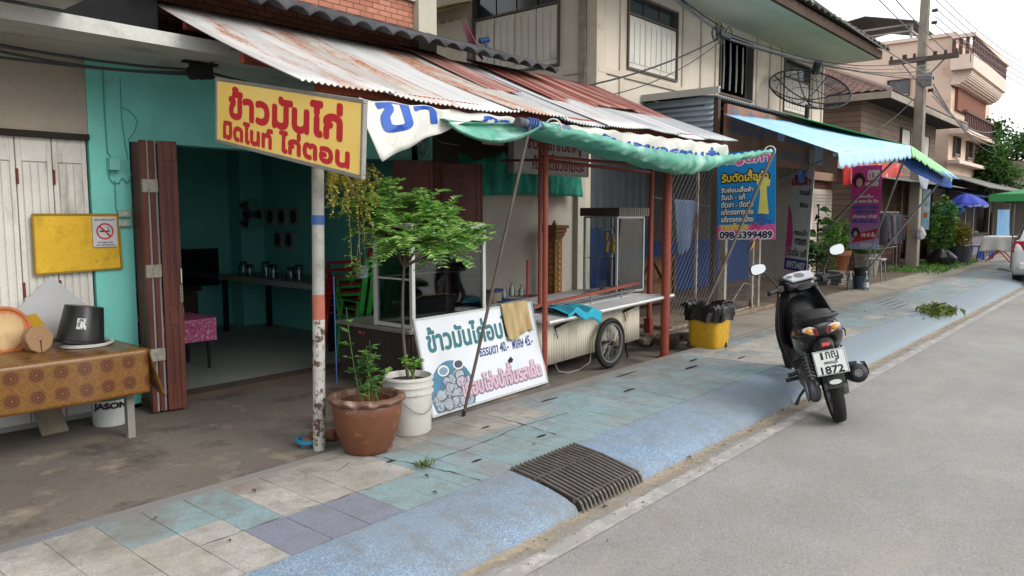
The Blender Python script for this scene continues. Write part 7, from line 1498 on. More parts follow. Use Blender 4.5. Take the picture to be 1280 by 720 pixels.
mb = MB(); mb.box(EX0-.02, EX1+.02, EYf-.04, EYf, EZf-.14, EZf+.02); mb.box(EX0-.04, EX0, EYf, 11.5, EZf-.14, EZf+.02); mb.build('eave_board', mat('pale_eave_board', '#8f877c', .8, var=.15), wh)
mb = MB(); mb.box(EX0+.01, EX1-.01, EYf+.01, 6.6, EZf-.05, EZf-.01); mb.build('eave_soffit', M_dark, wh)
for x in (22.2, 24.6, 27.0): house_window('window', frame((x-.5, 5.88, 3.05), (1, 0, 0), (0, 0, 1)), 1.0, 1.0, 0, 2, parent=wh) if x > 22.2 else None
mb = MB(); mb.surf(lambda u, v_: (18.2+10*u, 4.7+1.4*v_, 2.35+.35*v_+.015*math.sin(u*420)), 240, 1); o = mb.build('porch_roof', mat('dull_grey_sheet', '#767672', .7, .2, var=.15), wh, solid=.005)
# rack of clothes and posts in front
ck = thing('clothes_rack', 'steel rack of dark clothes standing under the green awning', 'clothes rack', (19.6, 5.0, .11))
mb = MB()
for a, b in (((18.7, 5.0, .11), (18.7, 5.0, 1.62)), ((20.6, 5.0, .11), (20.6, 5.0, 1.62)), ((18.7, 5.0, 1.60), (20.6, 5.0, 1.60)), ((18.7, 5.0, .75), (20.6, 5.0, .75))): mb.tube([a, b], .016, 6)
mb.build('frame', M_steel, ck)
rn = random.Random(3)
for i in range(7):
    x = 18.85+.25*i; col = ['#2c2c34', '#403c42', '#22232b', '#565052', '#30313a', '#3b373d', '#26262e'][i]
    mb = MB(); mb.loft([[(x+rn.uniform(-.02, .02)+.07*math.cos(t), 5.0+.24*math.sin(t)*w_, z) for t in [k_*.524 for k_ in range(12)]] for z, w_ in ((1.58, .25), (1.52, .8), (1.2, .9), (.9+rn.uniform(-.1, .1), 1))]); mb.build('garment', mat('garment_'+col[1:], col, .9, var=.3, vs=7), ck, smooth=50)
t = thing('clothes_rack', 'low steel rack hung with a red and grey garment beside the wooden post', 'clothes rack', (22.6, 5.3, .11)); mb = MB(); mb.tube([(21.9, 5.4, .11), (21.9, 5.4, 1.5), (23.4, 5.4, 1.5), (23.4, 5.4, .11)], .016, 6); mb.build('frame', M_steel, t)
mb = MB(); mb.loft([[(22.5+.05*math.cos(q_*.524), 5.4+.2*math.sin(q_*.524)*w_, z) for q_ in range(12)] for z, w_ in ((1.48, .3), (1.4, .9), (1.0, 1))]); mb.build('garment', mat('garment_red', '#8a3f38', .9), t, smooth=50)
# ================================================================ UTILITY POLE AND WIRES
up_ = thing('utility_pole', 'square concrete utility pole with a timber crossarm and insulators', 'utility pole', (22.2, 5.0, .1))
T = Vector((22.2, 5.0, 7.4)); mb = MB(); mb.loft([[(22.2+sx*h, 5.0+sy*h, z) for sx, sy in ((-1, -1), (1, -1), (1, 1), (-1, 1))] for z, h in ((.1, .145), (4, .12), (7.6, .095))]); mb.build('shaft', mat('weathered_concrete_pole', '#857d73', .9, var=.2, vs=1.5, stains=[('#6a6259', 3, .5, .7, (1, 1, .3))]), up_, bevel=.02)
a, b = at(1113, 79, X=22.1), at(1200, 70, X=22.1); mb = MB(); mb.bar((21.98, a.y, 5.52), (21.98, b.y, 5.52), .10, .12); mb.build('crossarm', mat('dark_timber_arm', '#4f4540', .85), up_)
mb = MB(); mb.tube([(21.98, a.y-.3, 5.48), (22.06, 5.0, 4.9)], .02, 6); mb.tube([(21.98, b.y+.3, 5.48), (22.06, 5.0, 4.9)], .02, 6); mb.build('arm_brace', M_steel, up_)
ARM = [a.y-.05, a.y-.35, a.y-.6, 5.35, 4.65, b.y+.55, b.y+.3, b.y+.06]
for y in ARM: mb = MB(); mb.lathe([(0, 0), (.03, 0), (.045, .03), (.03, .05), (.045, .08), (.03, .11), (0, .12)], 12, (21.98, y, 5.58)); mb.build('insulator', mat('brown_insulator', '#4a3a38', .3), up_, smooth=40)
for z in (5.05, 4.75, 6.45, 6.75, 7.05, 7.3): mb = MB(); mb.tube([(22.2, 4.83, z), (22.2, 4.70, z)], .045, 8); mb.build('spool_insulator', mat('brown_insulator', '#4a3a38'), up_, smooth=40)
mb = MB(); mb.cbox((22.02, 4.83, 5.0), (.1, .25, .35)); mb.build('junction_box', mat('grey_box', '#6a6b6c', .5), up_, bevel=.02)
M_wire = mat('black_cable', '#34363a', .6, var=.05); M_gwire = mat('grey_cable', '#6f7174', .6, var=.05)
wi = 0
def cable(a, b, d, r, m, lab): 
    mb = MB(); mb.tube(sag(a, b, d, 22), r, 5); o = mb.build('cable', m, org=tuple(Vector(a).lerp(Vector(b), .5)-Vector((0, 0, d)))); tag(o, lab, 'cable', 'cables strung from the utility pole')
rn = random.Random(15)
ends = [(940, 0, 4.1), (975, 0, 3.9), (1000, -12, 3.7)]
# high lines along the street, passing out of frame overhead
cable((22, ARM[6], 5.66), (-6, 2.3, 6.3), .55, .012, M_gwire, 'thick grey cable from the outer end of the crossarm running up out of frame')
cable((22, ARM[5], 5.66), (-6, 2.9, 6.6), .5, .012, M_gwire, 'grey cable next in from the outer end of the crossarm')
cable((22, 4.7, 5.05), (-6, 3.4, 5.6), .5, .014, M_gwire, 'grey cable from the spool below the crossarm crossing the grey eaves')
hub = at(905, 44, Y=5.2)
for i, (z, r, lab) in enumerate(((5.0, .012, 'lowest cable of the bundle reaching the house eaves'), (5.12, .010, 'second lowest cable of the bundle reaching the house eaves'), (5.25, .010, 'middle cable of the bundle reaching the house eaves'), (5.4, .009, 'second highest cable of the bundle reaching the house eaves'), (5.6, .009, 'highest cable of the bundle reaching the house eaves'))):
    cable((22.1, 4.8, z), hub+Vector((rn.uniform(-.2, .2), 0, rn.uniform(-.04, .06))), .12+.06*i, r, M_gwire if i % 2 else M_wire, lab)
for i, (dz, d) in enumerate(((0, .02), (.05, .04), (.1, .03), (.02, .08))):
    cable(hub+Vector((0, 0, dz)), at(835, 2-4*i, Y=5.3)+Vector((-.0, 0, .1)), d, .012, M_gwire if i < 2 else M_wire, 'cable running along the grey eaves left of the dark window, '+['lowest', 'second', 'third', 'slackest'][i])
cable(hub, at(738, 106, Y=5.45), .08, .012, M_wire, 'black cable dropping from the eave bundle to the tin roof edge'); cable(hub+Vector((0, 0, -.05)), at(765, 118, Y=5.45), .12, .007, M_wire, 'thin black cable sagging just under the one to the tin roof')
mb = MB()
for q_ in range(7): p = hub+Vector((rn.uniform(-.35, .35), rn.uniform(-.05, .05), rn.uniform(-.12, .12))); mb.tube([p+Vector((.10*math.cos(t), 0, .10*math.sin(t))) for t in [z*.6 for z in range(11)]], .008, 5)
mb.cbox(tuple(hub), (.35, .08, .07)); o = mb.build('cable_bundle', M_wire, org=tuple(hub)); tag(o, 'knotted bundle of cable coils and clamp under the grey eaves', 'cable bundle')
for i in range(5):
    cable((22.2, 4.75, 6.4+.2*i), (44, 2.6+.2*i, 6.6+.3*i), .6, .012, M_gwire, 'cable running on beyond the pole, '+['lowest of five', 'second from below of five', 'middle of five', 'second from above of five', 'highest of five'][i])
for i in range(4):
    q0 = (22.2, 4.72, 4.9-.1*i); cable(q0, at(1244, 192-6*i, X=34)+Vector((0, 0, .1*i)), .35, .014, M_gwire if i % 2 else M_wire, 'slack cable dropping from the pole behind the tree, '+['first', 'second', 'third', 'fourth'][i]+' from below')
cable((22.1, 5.1, 4.6), at(1010, 180, Y=4.6), .35, .008, M_wire, 'thin wire looping from the pole down to the orange signboard')
# cables under the near canopy
pc_ = at(252, 82, Y=5.2)
for i, (p0, p1, d) in enumerate((((-40, 48), (255, 88), .03), ((-40, 55), (252, 90), .05), ((-40, 66), (256, 94), .02), ((252, 88), (560, 140), .05), ((252, 92), (590, 150), .07))):
    a, b = at(*p0, Y=5.3), at(*p1, Y=5.2 if i < 3 else 4.2); mb = MB(); mb.tube(sag(a, b, d), .009, 6); o = mb.build('cable', M_wire, org=tuple(a)); tag(o, ['black cable under the canopy reaching the bracket, topmost', 'black cable under the canopy reaching the bracket, middle', 'black cable under the canopy reaching the bracket, lowest', 'black cable from the bracket running behind the yellow sign, upper', 'black cable from the bracket running behind the yellow sign, lower'][i], 'cable', 'cables under the canopy')
a, b = at(28, 52, Y=5.0), at(125, 20, Y=4.6); mb = MB(); mb.tube([at(252, 84, Y=5.2), at(305, 60, Y=4.9)], .006, 5); o = mb.build('stay_wire', M_wire, org=tuple(pc_)); tag(o, 'short black stay wire rising from the cable bracket', 'wire')
cb = thing('cable_bracket', 'black cable bracket with two reels under the canopy slab', 'bracket', tuple(pc_)); mb = MB()
for px in (241, 252, 261): p = at(px, 84, Y=5.2); mb.cbox(tuple(p), (.045, .05, .17))
mb.build('hook', M_black, cb, bevel=.01); mb = MB()
for px in (245, 256): p = at(px, 90, Y=5.18); mb.tube([p+Vector((0, -.03, 0)), p+Vector((0, .05, 0))], .05, 12)
mb.build('reel', M_black, cb, smooth=40); p = at(250, 77, Y=5.2); mb = MB(); mb.cbox(tuple(p), (.24, .06, .04)); mb.build('bar', M_black, cb)
# ================================================================ PEACH BUILDING
M_peach = mat('peach_render', '#d0b8a7', .8, var=.05, vs=.8, stains=[('#ab8570', 1.2, .55, .75)]); M_peachd = mat('pale_peach_trim', '#d3bfb1', .8, var=.06)
pbd = thing('peach_building', 'peach rendered building with a round cornered balcony beyond the wooden house', 'building', (34, 7, .1))
mb = MB(); mb.box(30, 37.5, 5.8, 13, .1, 7.62); mb.build('wall', M_peach, pbd)
mb = MB(); mb.box(29.9, 37.6, 5.7, 13, 7.62, 7.74); mb.build('parapet', M_peachd, pbd)
mb = MB(); mb.box(29.6, 36.6, 5.12, 5.8, 6.42, 6.60); mb.box(29.6, 36.6, 5.12, 5.22, 6.60, 6.9); mb.box(29.6, 29.75, 5.2, 5.8, 6.6, 6.9)
for q_ in range(10):     # curved bracket under the balcony
    f = q_/9; mb.box(29.9, 36.4, 5.8-.6*(1-(1-f)**2)**.5*1.0, 5.8, 6.42-.5*(1-f)-.001*q_, 6.42-.5*(1-f)+.055)
mb.build('balcony', M_peachd, pbd)
mb = MB()
for q_ in range(24): mb.box(29.7+q_*.29, 29.82+q_*.29, 5.13, 5.20, 6.9, 7.45)
for q_ in range(3): mb.box(29.62, 29.72, 5.28+q_*.2, 5.38+q_*.2, 6.9, 7.45)
mb.build('baluster', mat('dark_baluster', '#5a3f3c', .7), pbd); mb = MB(); mb.box(29.55, 36.65, 5.08, 5.24, 7.45, 7.58); mb.box(29.55, 29.75, 5.24, 5.8, 7.45, 7.58); mb.build('balcony_rail', M_peachd, pbd)
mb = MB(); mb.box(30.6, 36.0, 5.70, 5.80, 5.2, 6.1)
mb.build('recess_shade_slab', mat('dim_terracotta', '#7a4f40', .85), pbd); mb = MB()
for q_ in range(20): mb.box(30.0+q_*.33, 30.1+q_*.33, 5.3, 5.36, 4.45, 5.0)
mb.box(29.8, 36.6, 5.25, 5.42, 5.0, 5.08); mb.build('lower_railing', mat('dark_baluster', '#5a3f3c'), pbd); mb = MB(); mb.box(29.7, 36.6, 5.2, 5.8, 4.3, 4.44); mb.box(29.8, 36.6, 5.4, 5.8, 3.3, 3.42); mb.build('lower_slab', M_peachd, pbd)
house_window('window', frame((29.93, 7.85, 5.75), (0, -1, 0), (0, 0, 1)), .75, .6, .5, 2, parent=pbd)
wbl = bpy.data.objects
house_window('window', frame((30.7, 5.73, 3.35+.25), (1, 0, 0), (0, 0, 1)), .9, .7, .62, 2, parent=pbd); house_window('window', frame((33.0, 5.73, 3.6), (1, 0, 0), (0, 0, 1)), .9, .7, .62, 2, parent=pbd)
mb = MB()
z0 = 7.74
for x in (30.2, 33): 
    for y in (7.2, 9.2, 11.5): mb.bar((x, y, z0), (x, y, 8.3), .08)
for y in (7.2, 9.2, 11.5): mb.bar((30.2, y, 8.05), (33, y, 8.05), .05)
mb.bar((30.2, 7.2, 8.05), (30.2, 11.5, 8.05), .05); mb.bar((30.2, 7.2, 8.28), (30.2, 11.5, 8.28), .06); mb.bar((33, 7.2, 8.28), (33, 11.5, 8.28), .06); mb.build('rooftop_frame', mat('pale_steel_frame', '#8f8d8a', .6), pbd)
mb = MB(); mb.add([(29.9, 7.0, 8.3), (33.3, 7.0, 8.3), (33.3, 8.7, 8.72), (29.9, 8.7, 8.72), (33.3, 11.7, 8.3), (29.9, 11.7, 8.3)], [(0, 1, 2, 3), (3, 2, 4, 5)]); mb.build('rooftop_shelter', mat('dark_shelter_sheet', '#4a4a4b', .8), pbd, solid=.04)
# ================================================================ ROW BEYOND
for i, (x0, x1, y, h, col, lab) in enumerate(((37.7, 43, 6.2, 3.4, '#6f675f', 'low grey shop with a wide dark front beyond the peach building'), (43.2, 50, 5.6, 3.0, '#8a8278', 'pale low shop at the far end of the row'), (50.3, 62, 5.4, 4.5, '#7d7268', 'two storey grey brown shop farthest down the street'))):
    t = thing('shop_building', lab, 'shop', ((x0+x1)/2, y, .1)); mb = MB(); mb.box(x0, x1, y+1.4, y+6, .1, h); mb.box(x0, x0+.15, y, y+1.4, .1, h); mb.box(x1-.15, x1, y, y+1.4, .1, h); mb.box(x0, x1, y, y+.12, 2.5, h); mb.build('wall', mat('far_wall_%s' % col[1:], col, .85, var=.1), t)
    mb = MB(); mb.add([(x0-.2, y-1.6, 2.55), (x1+.2, y-1.6, 2.55), (x1+.2, y+.2, 3.0), (x0-.2, y+.2, 3.0)], [(0, 1, 2, 3)]); mb.build('awning', mat('far_grey_awning', '#6c6f70', .7), t, solid=.04)
    mb = MB(); mb.add([(x0-.3, y-.3, h), (x1+.3, y-.3, h), (x1+.3, y+3, h+1.2), (x0-.3, y+3, h+1.2)], [(0, 1, 2, 3)]); mb.add([(x0-.3, y+6.3, h), (x1+.3, y+6.3, h), (x1+.3, y+3, h+1.2), (x0-.3, y+3, h+1.2)], [(0, 1, 2, 3)]); mb.build('roof', mat('far_roof', '#5f5852', .85, var=.2), t, solid=.05)
    mb = MB()
    for q_ in range(int((x1-x0)/1.3)): mb.box(x0+.4+q_*1.3, x0+1.4+q_*1.3, y+1.34, y+1.39, .15, 2.2)
    mb.build('shutter_door', mat('far_shutter', '#4d4b48', .7, var=.2), t)
def crown_tree(name, lab, base, h, R_, n, m, seed, L=.22, group=None):
    t = thing(name, lab, 'tree', base, group=group); rn = random.Random(seed); mb = MB(); b = Vector(base); cc = b+Vector((0, 0, h-R_[2]))
    mb.tube([b, b+Vector((.05, .02, (h-R_[2])*.6)), cc-Vector((0, 0, R_[2]*.3))], [.16, .13, .09], 10); lobes = []
    for q_ in range(22):
        d = Vector((rn.gauss(0, 1), rn.gauss(0, 1), rn.gauss(0, 1))).normalized()*rn.uniform(.45, .85); lobes.append((d, rn.uniform(.22, .38)))
        e = cc+Vector((d.x*R_[0], d.y*R_[1], d.z*R_[2])); mb.tube(bez(cc-Vector((0, 0, R_[2]*.5)), cc.lerp(e, .5), e, 5), [.06, .05, .035, .025, .015, .01], 6)
    mb.build('trunk', M_bark, t, smooth=50); mb = MB()
    for q_ in range(n):
        d, s_ = rn.choice(lobes); p = d+Vector((rn.gauss(0, 1), rn.gauss(0, 1), rn.gauss(0, .8)))*s_*.5
        mb.leaf((cc.x+p.x*R_[0], cc.y+p.y*R_[1], cc.z+p.z*R_[2]), (rn.uniform(-1, 1), rn.uniform(-1, 1), rn.uniform(-.9, .4)), L*rn.uniform(.7, 1.4), L*.5, bend=.2)
    mb.build('crown', m, t)
crown_tree('tree', 'dense green street tree rising above the market stalls on the right', (36.0, 5.4, .1), 5.45, (1.9, 1.55, 1.75), 6500, M_dkbush, 4)
crown_tree('tree', 'thin pale tree showing just past the dense street tree', (46.0, 4.3, .1), 5.2, (1.4, 1.3, 1.5), 900, M_olive, 9, .2)
crown_tree('tree', 'dark tree behind the low shops far down the street', (55.0, 8.5, .1), 6.5, (4, 3, 3), 4000, M_dkbush, 12, .3)
crown_tree('tree', 'bushy dark tree behind the grey shop roof', (40.0, 10.5, .1), 4.9, (2.5, 2.5, 2), 3000, M_dkbush, 14, .28)
# climbing bush, weeds, bags, hanging things by the pole
pB_ = at(1176, 318, X=24.5); bush('climbing_bush', 'tall bright green bush growing just beyond the utility pole', (24.5, pB_.y, 1.1), (.38, .36, .95), 2100, M_bush, .12, 31)
pB_ = at(1197, 290, X=25.3); bush('climbing_bush', 'shorter yellowish bush to the right of the tall bright bush', (25.3, pB_.y-.05, .85), (.35, .3, .65), 1300, leafmat('yellow_bush', '#6b6a24', '#7f8430', '#a58a35'), .11, 32)
mb = MB(); rn = random.Random(77)
for q_ in range(900):
    x = rn.uniform(20.5, 26.5); y = rn.uniform(4.0, 5.3)-.0*(x-20); a = rn.uniform(0, 6.28); mb.leaf((x, y+.02*(x-20), .10), (math.cos(a), math.sin(a), 1.3), rn.uniform(.06, .2), .03)
o = mb.build('ground_cover', M_bush); o['kind'] = 'stuff'; o['label'] = 'low weeds growing around the foot of the utility pole'; o['category'] = 'weeds'
p = at(1176, 322, X=23.8); rings_ = []; rn = random.Random(8)
for h, z in ((.25, .11), (.36, .2), (.36, .36), (.24, .5), (.08, .6)): rings_.append([(23.8+h*math.cos(t)*rn.uniform(.85, 1.15), p.y+h*math.sin(t)*rn.uniform(.85, 1.15), z+rn.uniform(-.03, .03)) for t in [k_*.314 for k_ in range(20)]])
mb = MB(); mb.loft(rings_); o = mb.build('rubbish_bag', mat('black_bin_bag', '#141416'), org=(23.8, p.y, .11), smooth=25); tag(o, 'slumped black rubbish bag under the tall bright bush', 'bag')
p = at(1199, 320, X=25.0); simple_bucket('dark_tub', 'dark grey tub standing right of the black rubbish bag', 'tub', (25.0, p.y, .11), .28, .32, .52, '#2f3136')
p = at(1152, 292, X=22.0); rings_ = []
for h, z in ((.02, .18), (.08, .09), (.11, -.04), (.07, -.14)): rings_.append([(21.95+h*.6*math.cos(t)*rn.uniform(.8, 1.2), p.y+h*math.sin(t)*rn.uniform(.8, 1.2), p.z+z+rn.uniform(-.02, .02)) for t in [k_*.45 for k_ in range(14)]])
mb = MB(); mb.loft(rings_); o = mb.build('white_bag', mat('white_carrier_bag', '#b5b6b6', .5), org=tuple(p), smooth=25); tag(o, 'white plastic carrier bag tied to the utility pole', 'bag')
P1, P2, P3 = at(1150, 237, X=22.6), at(1160, 237, X=22.6), at(1151, 287, X=22.6); u = P2-P1; W_ = u.length; H_ = (P1-P3).length; M = frame(P3, (u.x, u.y, 0), (0, 0, 1))
banner('narrow_banner', 'narrow pale blue printed banner hanging beside the utility pole', M, W_, H_, mat('pale_blue_vinyl', '#8fb3c4', .5, var=.2, vs=6), [('orange_print', mat('orange_print', '#b5603c', .6), lambda mb: (mb.box(.05, W_-.05, .3*H_, .42*H_, .002, .004), mb.box(.08, W_-.08, .6*H_, .66*H_, .002, .004))), ('lettering', M_pwht, wr([('ส้มตำ', .1, .75, .8, .12, .004), ('ไก่ย่าง', .1, .46, .8, .1, .004)], .01))])
o = hang('hanging_sheet', 'small grey triangular cloth hanging from the green awning corner', 'cloth', ((1147, 215), (1164, 222), (1158, 237), (1153, 236)), mat('pale_grey_cloth', '#8d93a0', .8), 4.6)
# frame with blue hangers
hk = thing('hanger_frame', 'steel frame carrying bright blue clip hangers past the pole', 'hanger frame', (25.6, 4.85, .11)); p0, p1 = at(1166, 253, X=25.5), at(1182, 255, X=25.7)
mb = MB(); mb.tube([(25.5, p0.y, .11), (25.5, p0.y, p0.z), (25.7, p1.y-.2, p1.z), (25.7, p1.y-.2, .11)], .02, 6); mb.build('frame', mat('pale_pipe', '#a09c96', .5), hk)
for q_ in range(3): mb = MB(); p = at(1172+9*q_, 263+2*(q_ % 2), X=25.4); mb.tube([p+Vector((.0, .32*math.cos(t), .12*math.sin(t))) for t in [k_*.524 for k_ in range(13)]], .014, 6); mb.tube([p+Vector((0, -.3, 0)), p+Vector((0, .3, -.05))], .012, 6); mb.build('hanger', mat('bright_blue_plastic', '#2f8ac0', .4), hk)
# blue umbrella
ub = thing('parasol', 'royal blue market parasol with white lettering on its valance', 'parasol', (26.0, 4.5, .13)); ap = at(1208, 242, X=26); cxx = (26.0, ap.y)
mb = MB(); mb.tube([(26, ap.y, .13), (26, ap.y, ap.z)], .022, 8); mb.build('pole', M_steel, ub)
def uc(u, v_):
    t = 2*math.pi*u; f = abs(((u*8) % 1)-.5)*2; r = .58*(1-.05*(1-f)); z = ap.z-.30*v_**1.6; return (cxx[0]+r*v_*math.cos(t), cxx[1]+r*v_*math.sin(t), z-.03*(1-f)*v_)
M_ub = mat('royal_blue_parasol', '#2b3c9c', .6, var=.1); mb = MB(); mb.surf(uc, 64, 10); mb.build('canopy', M_ub, ub, solid=.004, smooth=60)
def uv_(u, v_): p = uc(u, 1); return (p[0], p[1], p[2]-.11*v_)
mb = MB(); mb.surf(uv_, 64, 2); mb.build('valance', M_ub, ub, solid=.004, smooth=60)
mb = MB(); vs, fs = glyphs('ตลาดสด'); 
for s0 in (.42, .55, .68): mb.add([(lambda p: (cxx[0]+(p[0]-cxx[0])*1.012, cxx[1]+(p[1]-cxx[1])*1.012, p[2]))(uv_(s0+.09*vx, .8-.6*vy)) for vx, vy in vs], fs)
mb.build('lettering', M_pwht, ub)
# stalls under the tree: dark counter, green tent, blue stools
sl_ = thing('market_stall', 'low market counter with a mauve cloth front behind the blue parasol', 'market stall', (31, 5.2, .1)); mb = MB(); mb.box(27.2, 33.5, 5.05, 5.7, .1, .82); mb.build('counter_cloth', mat('dull_mauve_cloth', '#67606a', .85, var=.15), sl_); mb = MB(); mb.box(27.1, 33.6, 4.95, 5.75, .82, .87); mb.build('counter_top', M_dark, sl_)
mb = MB()
for x in (27.3, 30.3, 33.4): mb.tube([(x, 4.98, .1), (x, 4.98, 2.3)], .025, 6)
mb.build('post', M_steel, sl_); mb = MB(); mb.add([(26.6, 4.3, 2.1), (34, 4.3, 2.1), (34, 6.2, 2.6), (26.6, 6.2, 2.6)], [(0, 1, 2, 3)]); mb.build('canopy', mat('dark_blue_canopy', '#2d3c66', .7), sl_, solid=.02)
mb = MB(); mb.box(29.8, 37.5, 5.70, 5.76, .1, 2.9); mb.build('back_shade_panel', M_dark, sl_); mb = MB(); mb.add([(27.0, 4.1, 2.38), (37.6, 4.1, 2.38), (37.6, 5.7, 2.95), (27.0, 5.7, 2.95)], [(0, 1, 2, 3)]); mb.build('lean_to', mat('dull_grey_sheet', '#767672'), sl_, solid=.03)
rn = random.Random(44)
for q_ in range(7):
    x = 27.6+q_*.85; mb = MB(); mb.loft([sup(x, 1.0, .18, .12) if False else [(x+.22*math.cos(t), 5.35+.16*math.sin(t), z) for t in [k_*.524 for k_ in range(12)]] for z in (.875, .92+.1*rn.random())]); o = mb.build('produce_tray', mat('tray_%d' % (q_ % 3), ['#5c7a4a', '#8a8d90', '#6d4f3a'][q_ % 3], .7, var=.3, vs=9), org=(x, 5.35, .875)); tag(o, ['green', 'pale', 'brown'][q_ % 3]+' produce tray on the mauve fronted counter, number of trays in a row', 'tray', 'trays on the market counter'); o['label'] = ['green produce tray at the near end of the mauve counter', 'pale produce tray next to the nearest green one', 'brown produce tray between a pale and a green one near the parasol', 'green produce tray in the middle of the mauve counter', 'pale produce tray just past the middle green one', 'brown produce tray second from the far counter end', 'green produce tray at the far end of the mauve counter'][q_]
for i, (px, x) in enumerate(((1220, 27.5), (1231, 28.4))):
    p = at(px, 322, X=x); t = thing('stool', ['blue plastic stool at the counter, nearer the parasol pole', 'blue plastic stool at the counter, nearer the white table'][i], 'stool', (x, p.y, .13), group='blue stools at the counter'); mb = MB(); mb.loft([[(x+sx*h, p.y+sy*h, z) for sx, sy in ((-1, -1), (1, -1), (1, 1), (-1, 1))] for z, h in ((.54, .15), (.57, .15))]); mb.build('seat', mat('blue_stool_plastic', '#23479c', .5), t, bevel=.01)
    for sx in (-1, 1):
        for sy in (-1, 1): mb = MB(); mb.bar((x+sx*.14, p.y+sy*.14, .54), (x+sx*.19, p.y+sy*.19, .13), .06, .03); mb.build('leg', MC['blue_stool_plastic'], t)
wtb = thing('folding_table', 'folding table under a white cloth with crossed red legs on the pavement', 'table', (27.0, 3.75, .13)); a, b = at(1233, 295, X=27), at(1268, 292, X=27)
yc, hw = (a.y+b.y)/2, (a.y-b.y)/2; mb = MB(); mb.box(26.6, 27.6, yc-hw, yc+hw, .86, .885); mb.build('top', M_steel, wtb)
for s_ in (-1, 1):
    mb = MB(); mb.tube([(27.1+s_*.35, yc-.32, .13), (27.1+s_*.35, yc+.3, .86)], .02, 6); mb.build('leg', mat('red_leg_paint', '#9c3a33', .5), wtb); mb = MB(); mb.tube([(27.1+s_*.3, yc+.32, .13), (27.1+s_*.3, yc-.3, .86)], .02, 6); mb.build('leg', mat('red_leg_paint', '#9c3a33'), wtb)
def tcw(u, v_):
    y = yc+hw*1.05*(1-2*u); 
    if v_ < .55: return (27.65-1.08*v_/.55, y, .892)
    f = (v_-.55)/.45; return (26.57-.06*f-.02*math.sin(u*14)*f, y+.10*f*(1-2*u), .89-.40*f-.06*abs(1-2*u)*f)
mb = MB(); mb.surf(tcw, 30, 24); o = mb.build('white_tablecloth', mat('white_cotton', '#d3d2cf', .8, var=.04), solid=.004, smooth=50, org=(27, yc, .89)); tag(o, 'white cloth draped over the red legged folding table', 'tablecloth')
def gzebo(name, lab, cx, cy, h, half, apex, col):
    t = thing(name, lab, 'canopy tent', (cx, cy, .1)); mb = MB()
    pk_ = Vector((cx, cy, apex)); cs = [Vector((cx+sx*half, cy+sy*half, h)) for sx, sy in ((-1, -1), (1, -1), (1, 1), (-1, 1))]
    for i in range(4):
        a_, b_ = cs[i], cs[(i+1) % 4]; mb.surf(lambda u, v_: (lambda p: Vector((p.x, p.y, p.z-.12*math.sin(v_*math.pi))))(a_.lerp(b_, u).lerp(pk_, v_)), 10, 8)
    mb.build('canopy', mat(name+'_'+col[1:], col, .6, var=.08), t, solid=.008, smooth=60); mb = MB()
    for i in range(4):
        a_, b_ = cs[i], cs[(i+1) % 4]; mb.surf(lambda u, v_: a_.lerp(b_, u)-Vector((0, 0, .18*v_)), 6, 1)
    mb.build('valance', mat(name+'_'+col[1:], col), t, solid=.006)
    for c_ in cs: c_ = c_.lerp(Vector((cx, cy, h)), .35); mb = MB(); mb.bar((c_.x, c_.y, .02), (c_.x, c_.y, h), .035); mb.build('leg', M_steel, t)
pz = at(1236, 249, X=23.0); gzebo('canopy_tent', 'bright green canopy tent over the pavement behind the white car', 23.0+1.45, pz.y-1.45, pz.z+.12, 1.45, pz.z+.72, '#2f7d45')
pz = at(1262, 262, X=29.5); t = hang('blue_sheet', 'pale blue sheet hanging inside the market beyond the white table', 'cloth', ((1247, 262), (1262, 262), (1262, 300), (1246, 303)), mat('pale_blue_sheet', '#5d86a8', .8, var=.15), 5.0)
# ================================================================ WHITE CAR (mostly beyond the right edge)
M_carw = mat('white_car_paint', '#bfc1c2', .2, var=.02, spec=.6, fine=.01); M_cglass = mat('tinted_car_glass', '#15191c', .06, spec=.8)
pc0 = at(1276, 357, Z=0); car = thing('parked_car', 'white car with red tail lamp parked at the kerb on the right edge', 'car', (19.7, 1.62, .004), (0, 0, R(1.5)), local=True)
W2 = .84
def sec(x, zb, zs, ws): return [(x, -W2*ws*.96, zb), (x, -W2*ws, zb+.15), (x, -W2*ws, zs-.12), (x, -W2*ws*.95, zs), (x, W2*ws*.95, zs), (x, W2*ws, zs-.12), (x, W2*ws, zb+.15), (x, W2*ws*.96, zb)]
mb = MB(); mb.loft([sec(-.08, .36, .72, .88), sec(-.02, .28, .88, .95), (sec(.12, .22, .98, 1.0)), sec(.9, .2, 1.0, 1.0), sec(2.6, .2, .98, 1.0), sec(3.3, .2, .92, 1.0), sec(3.9, .24, .82, .96), sec(4.1, .3, .66, .86)]); mb.build('body', M_carw, car, bevel=.03, smooth=40)
def cab(x, z, w_, wt_): return [(x, -W2*w_, .97), (x, -W2*wt_, z), (x, W2*wt_, z), (x, W2*w_, .97)]
mb = MB(); mb.loft([[(-.0, -.74, .95), (.18, -.60, 1.42), (.18, .60, 1.42), (-.0, .74, .95)], [(.6, -.79, .97), (.65, -.63, 1.50), (.65, .63, 1.50), (.6, .79, .97)], [(2.0, -.79, .97), (1.8, -.63, 1.50), (1.8, .63, 1.50), (2.0, .79, .97)], [(2.95, -.76, .95), (2.35, -.62, 1.42), (2.35, .62, 1.42), (2.95, .76, .95)]]); mb.build('cabin', M_carw, car, bevel=.03, smooth=40)
mb = MB(); mb.add([(-.008, -.62, 1.0), (.155, -.52, 1.38), (.155, .52, 1.38), (-.008, .62, 1.0)], [(0, 1, 2, 3)]); mb.build('rear_window', M_cglass, car, solid=.01)
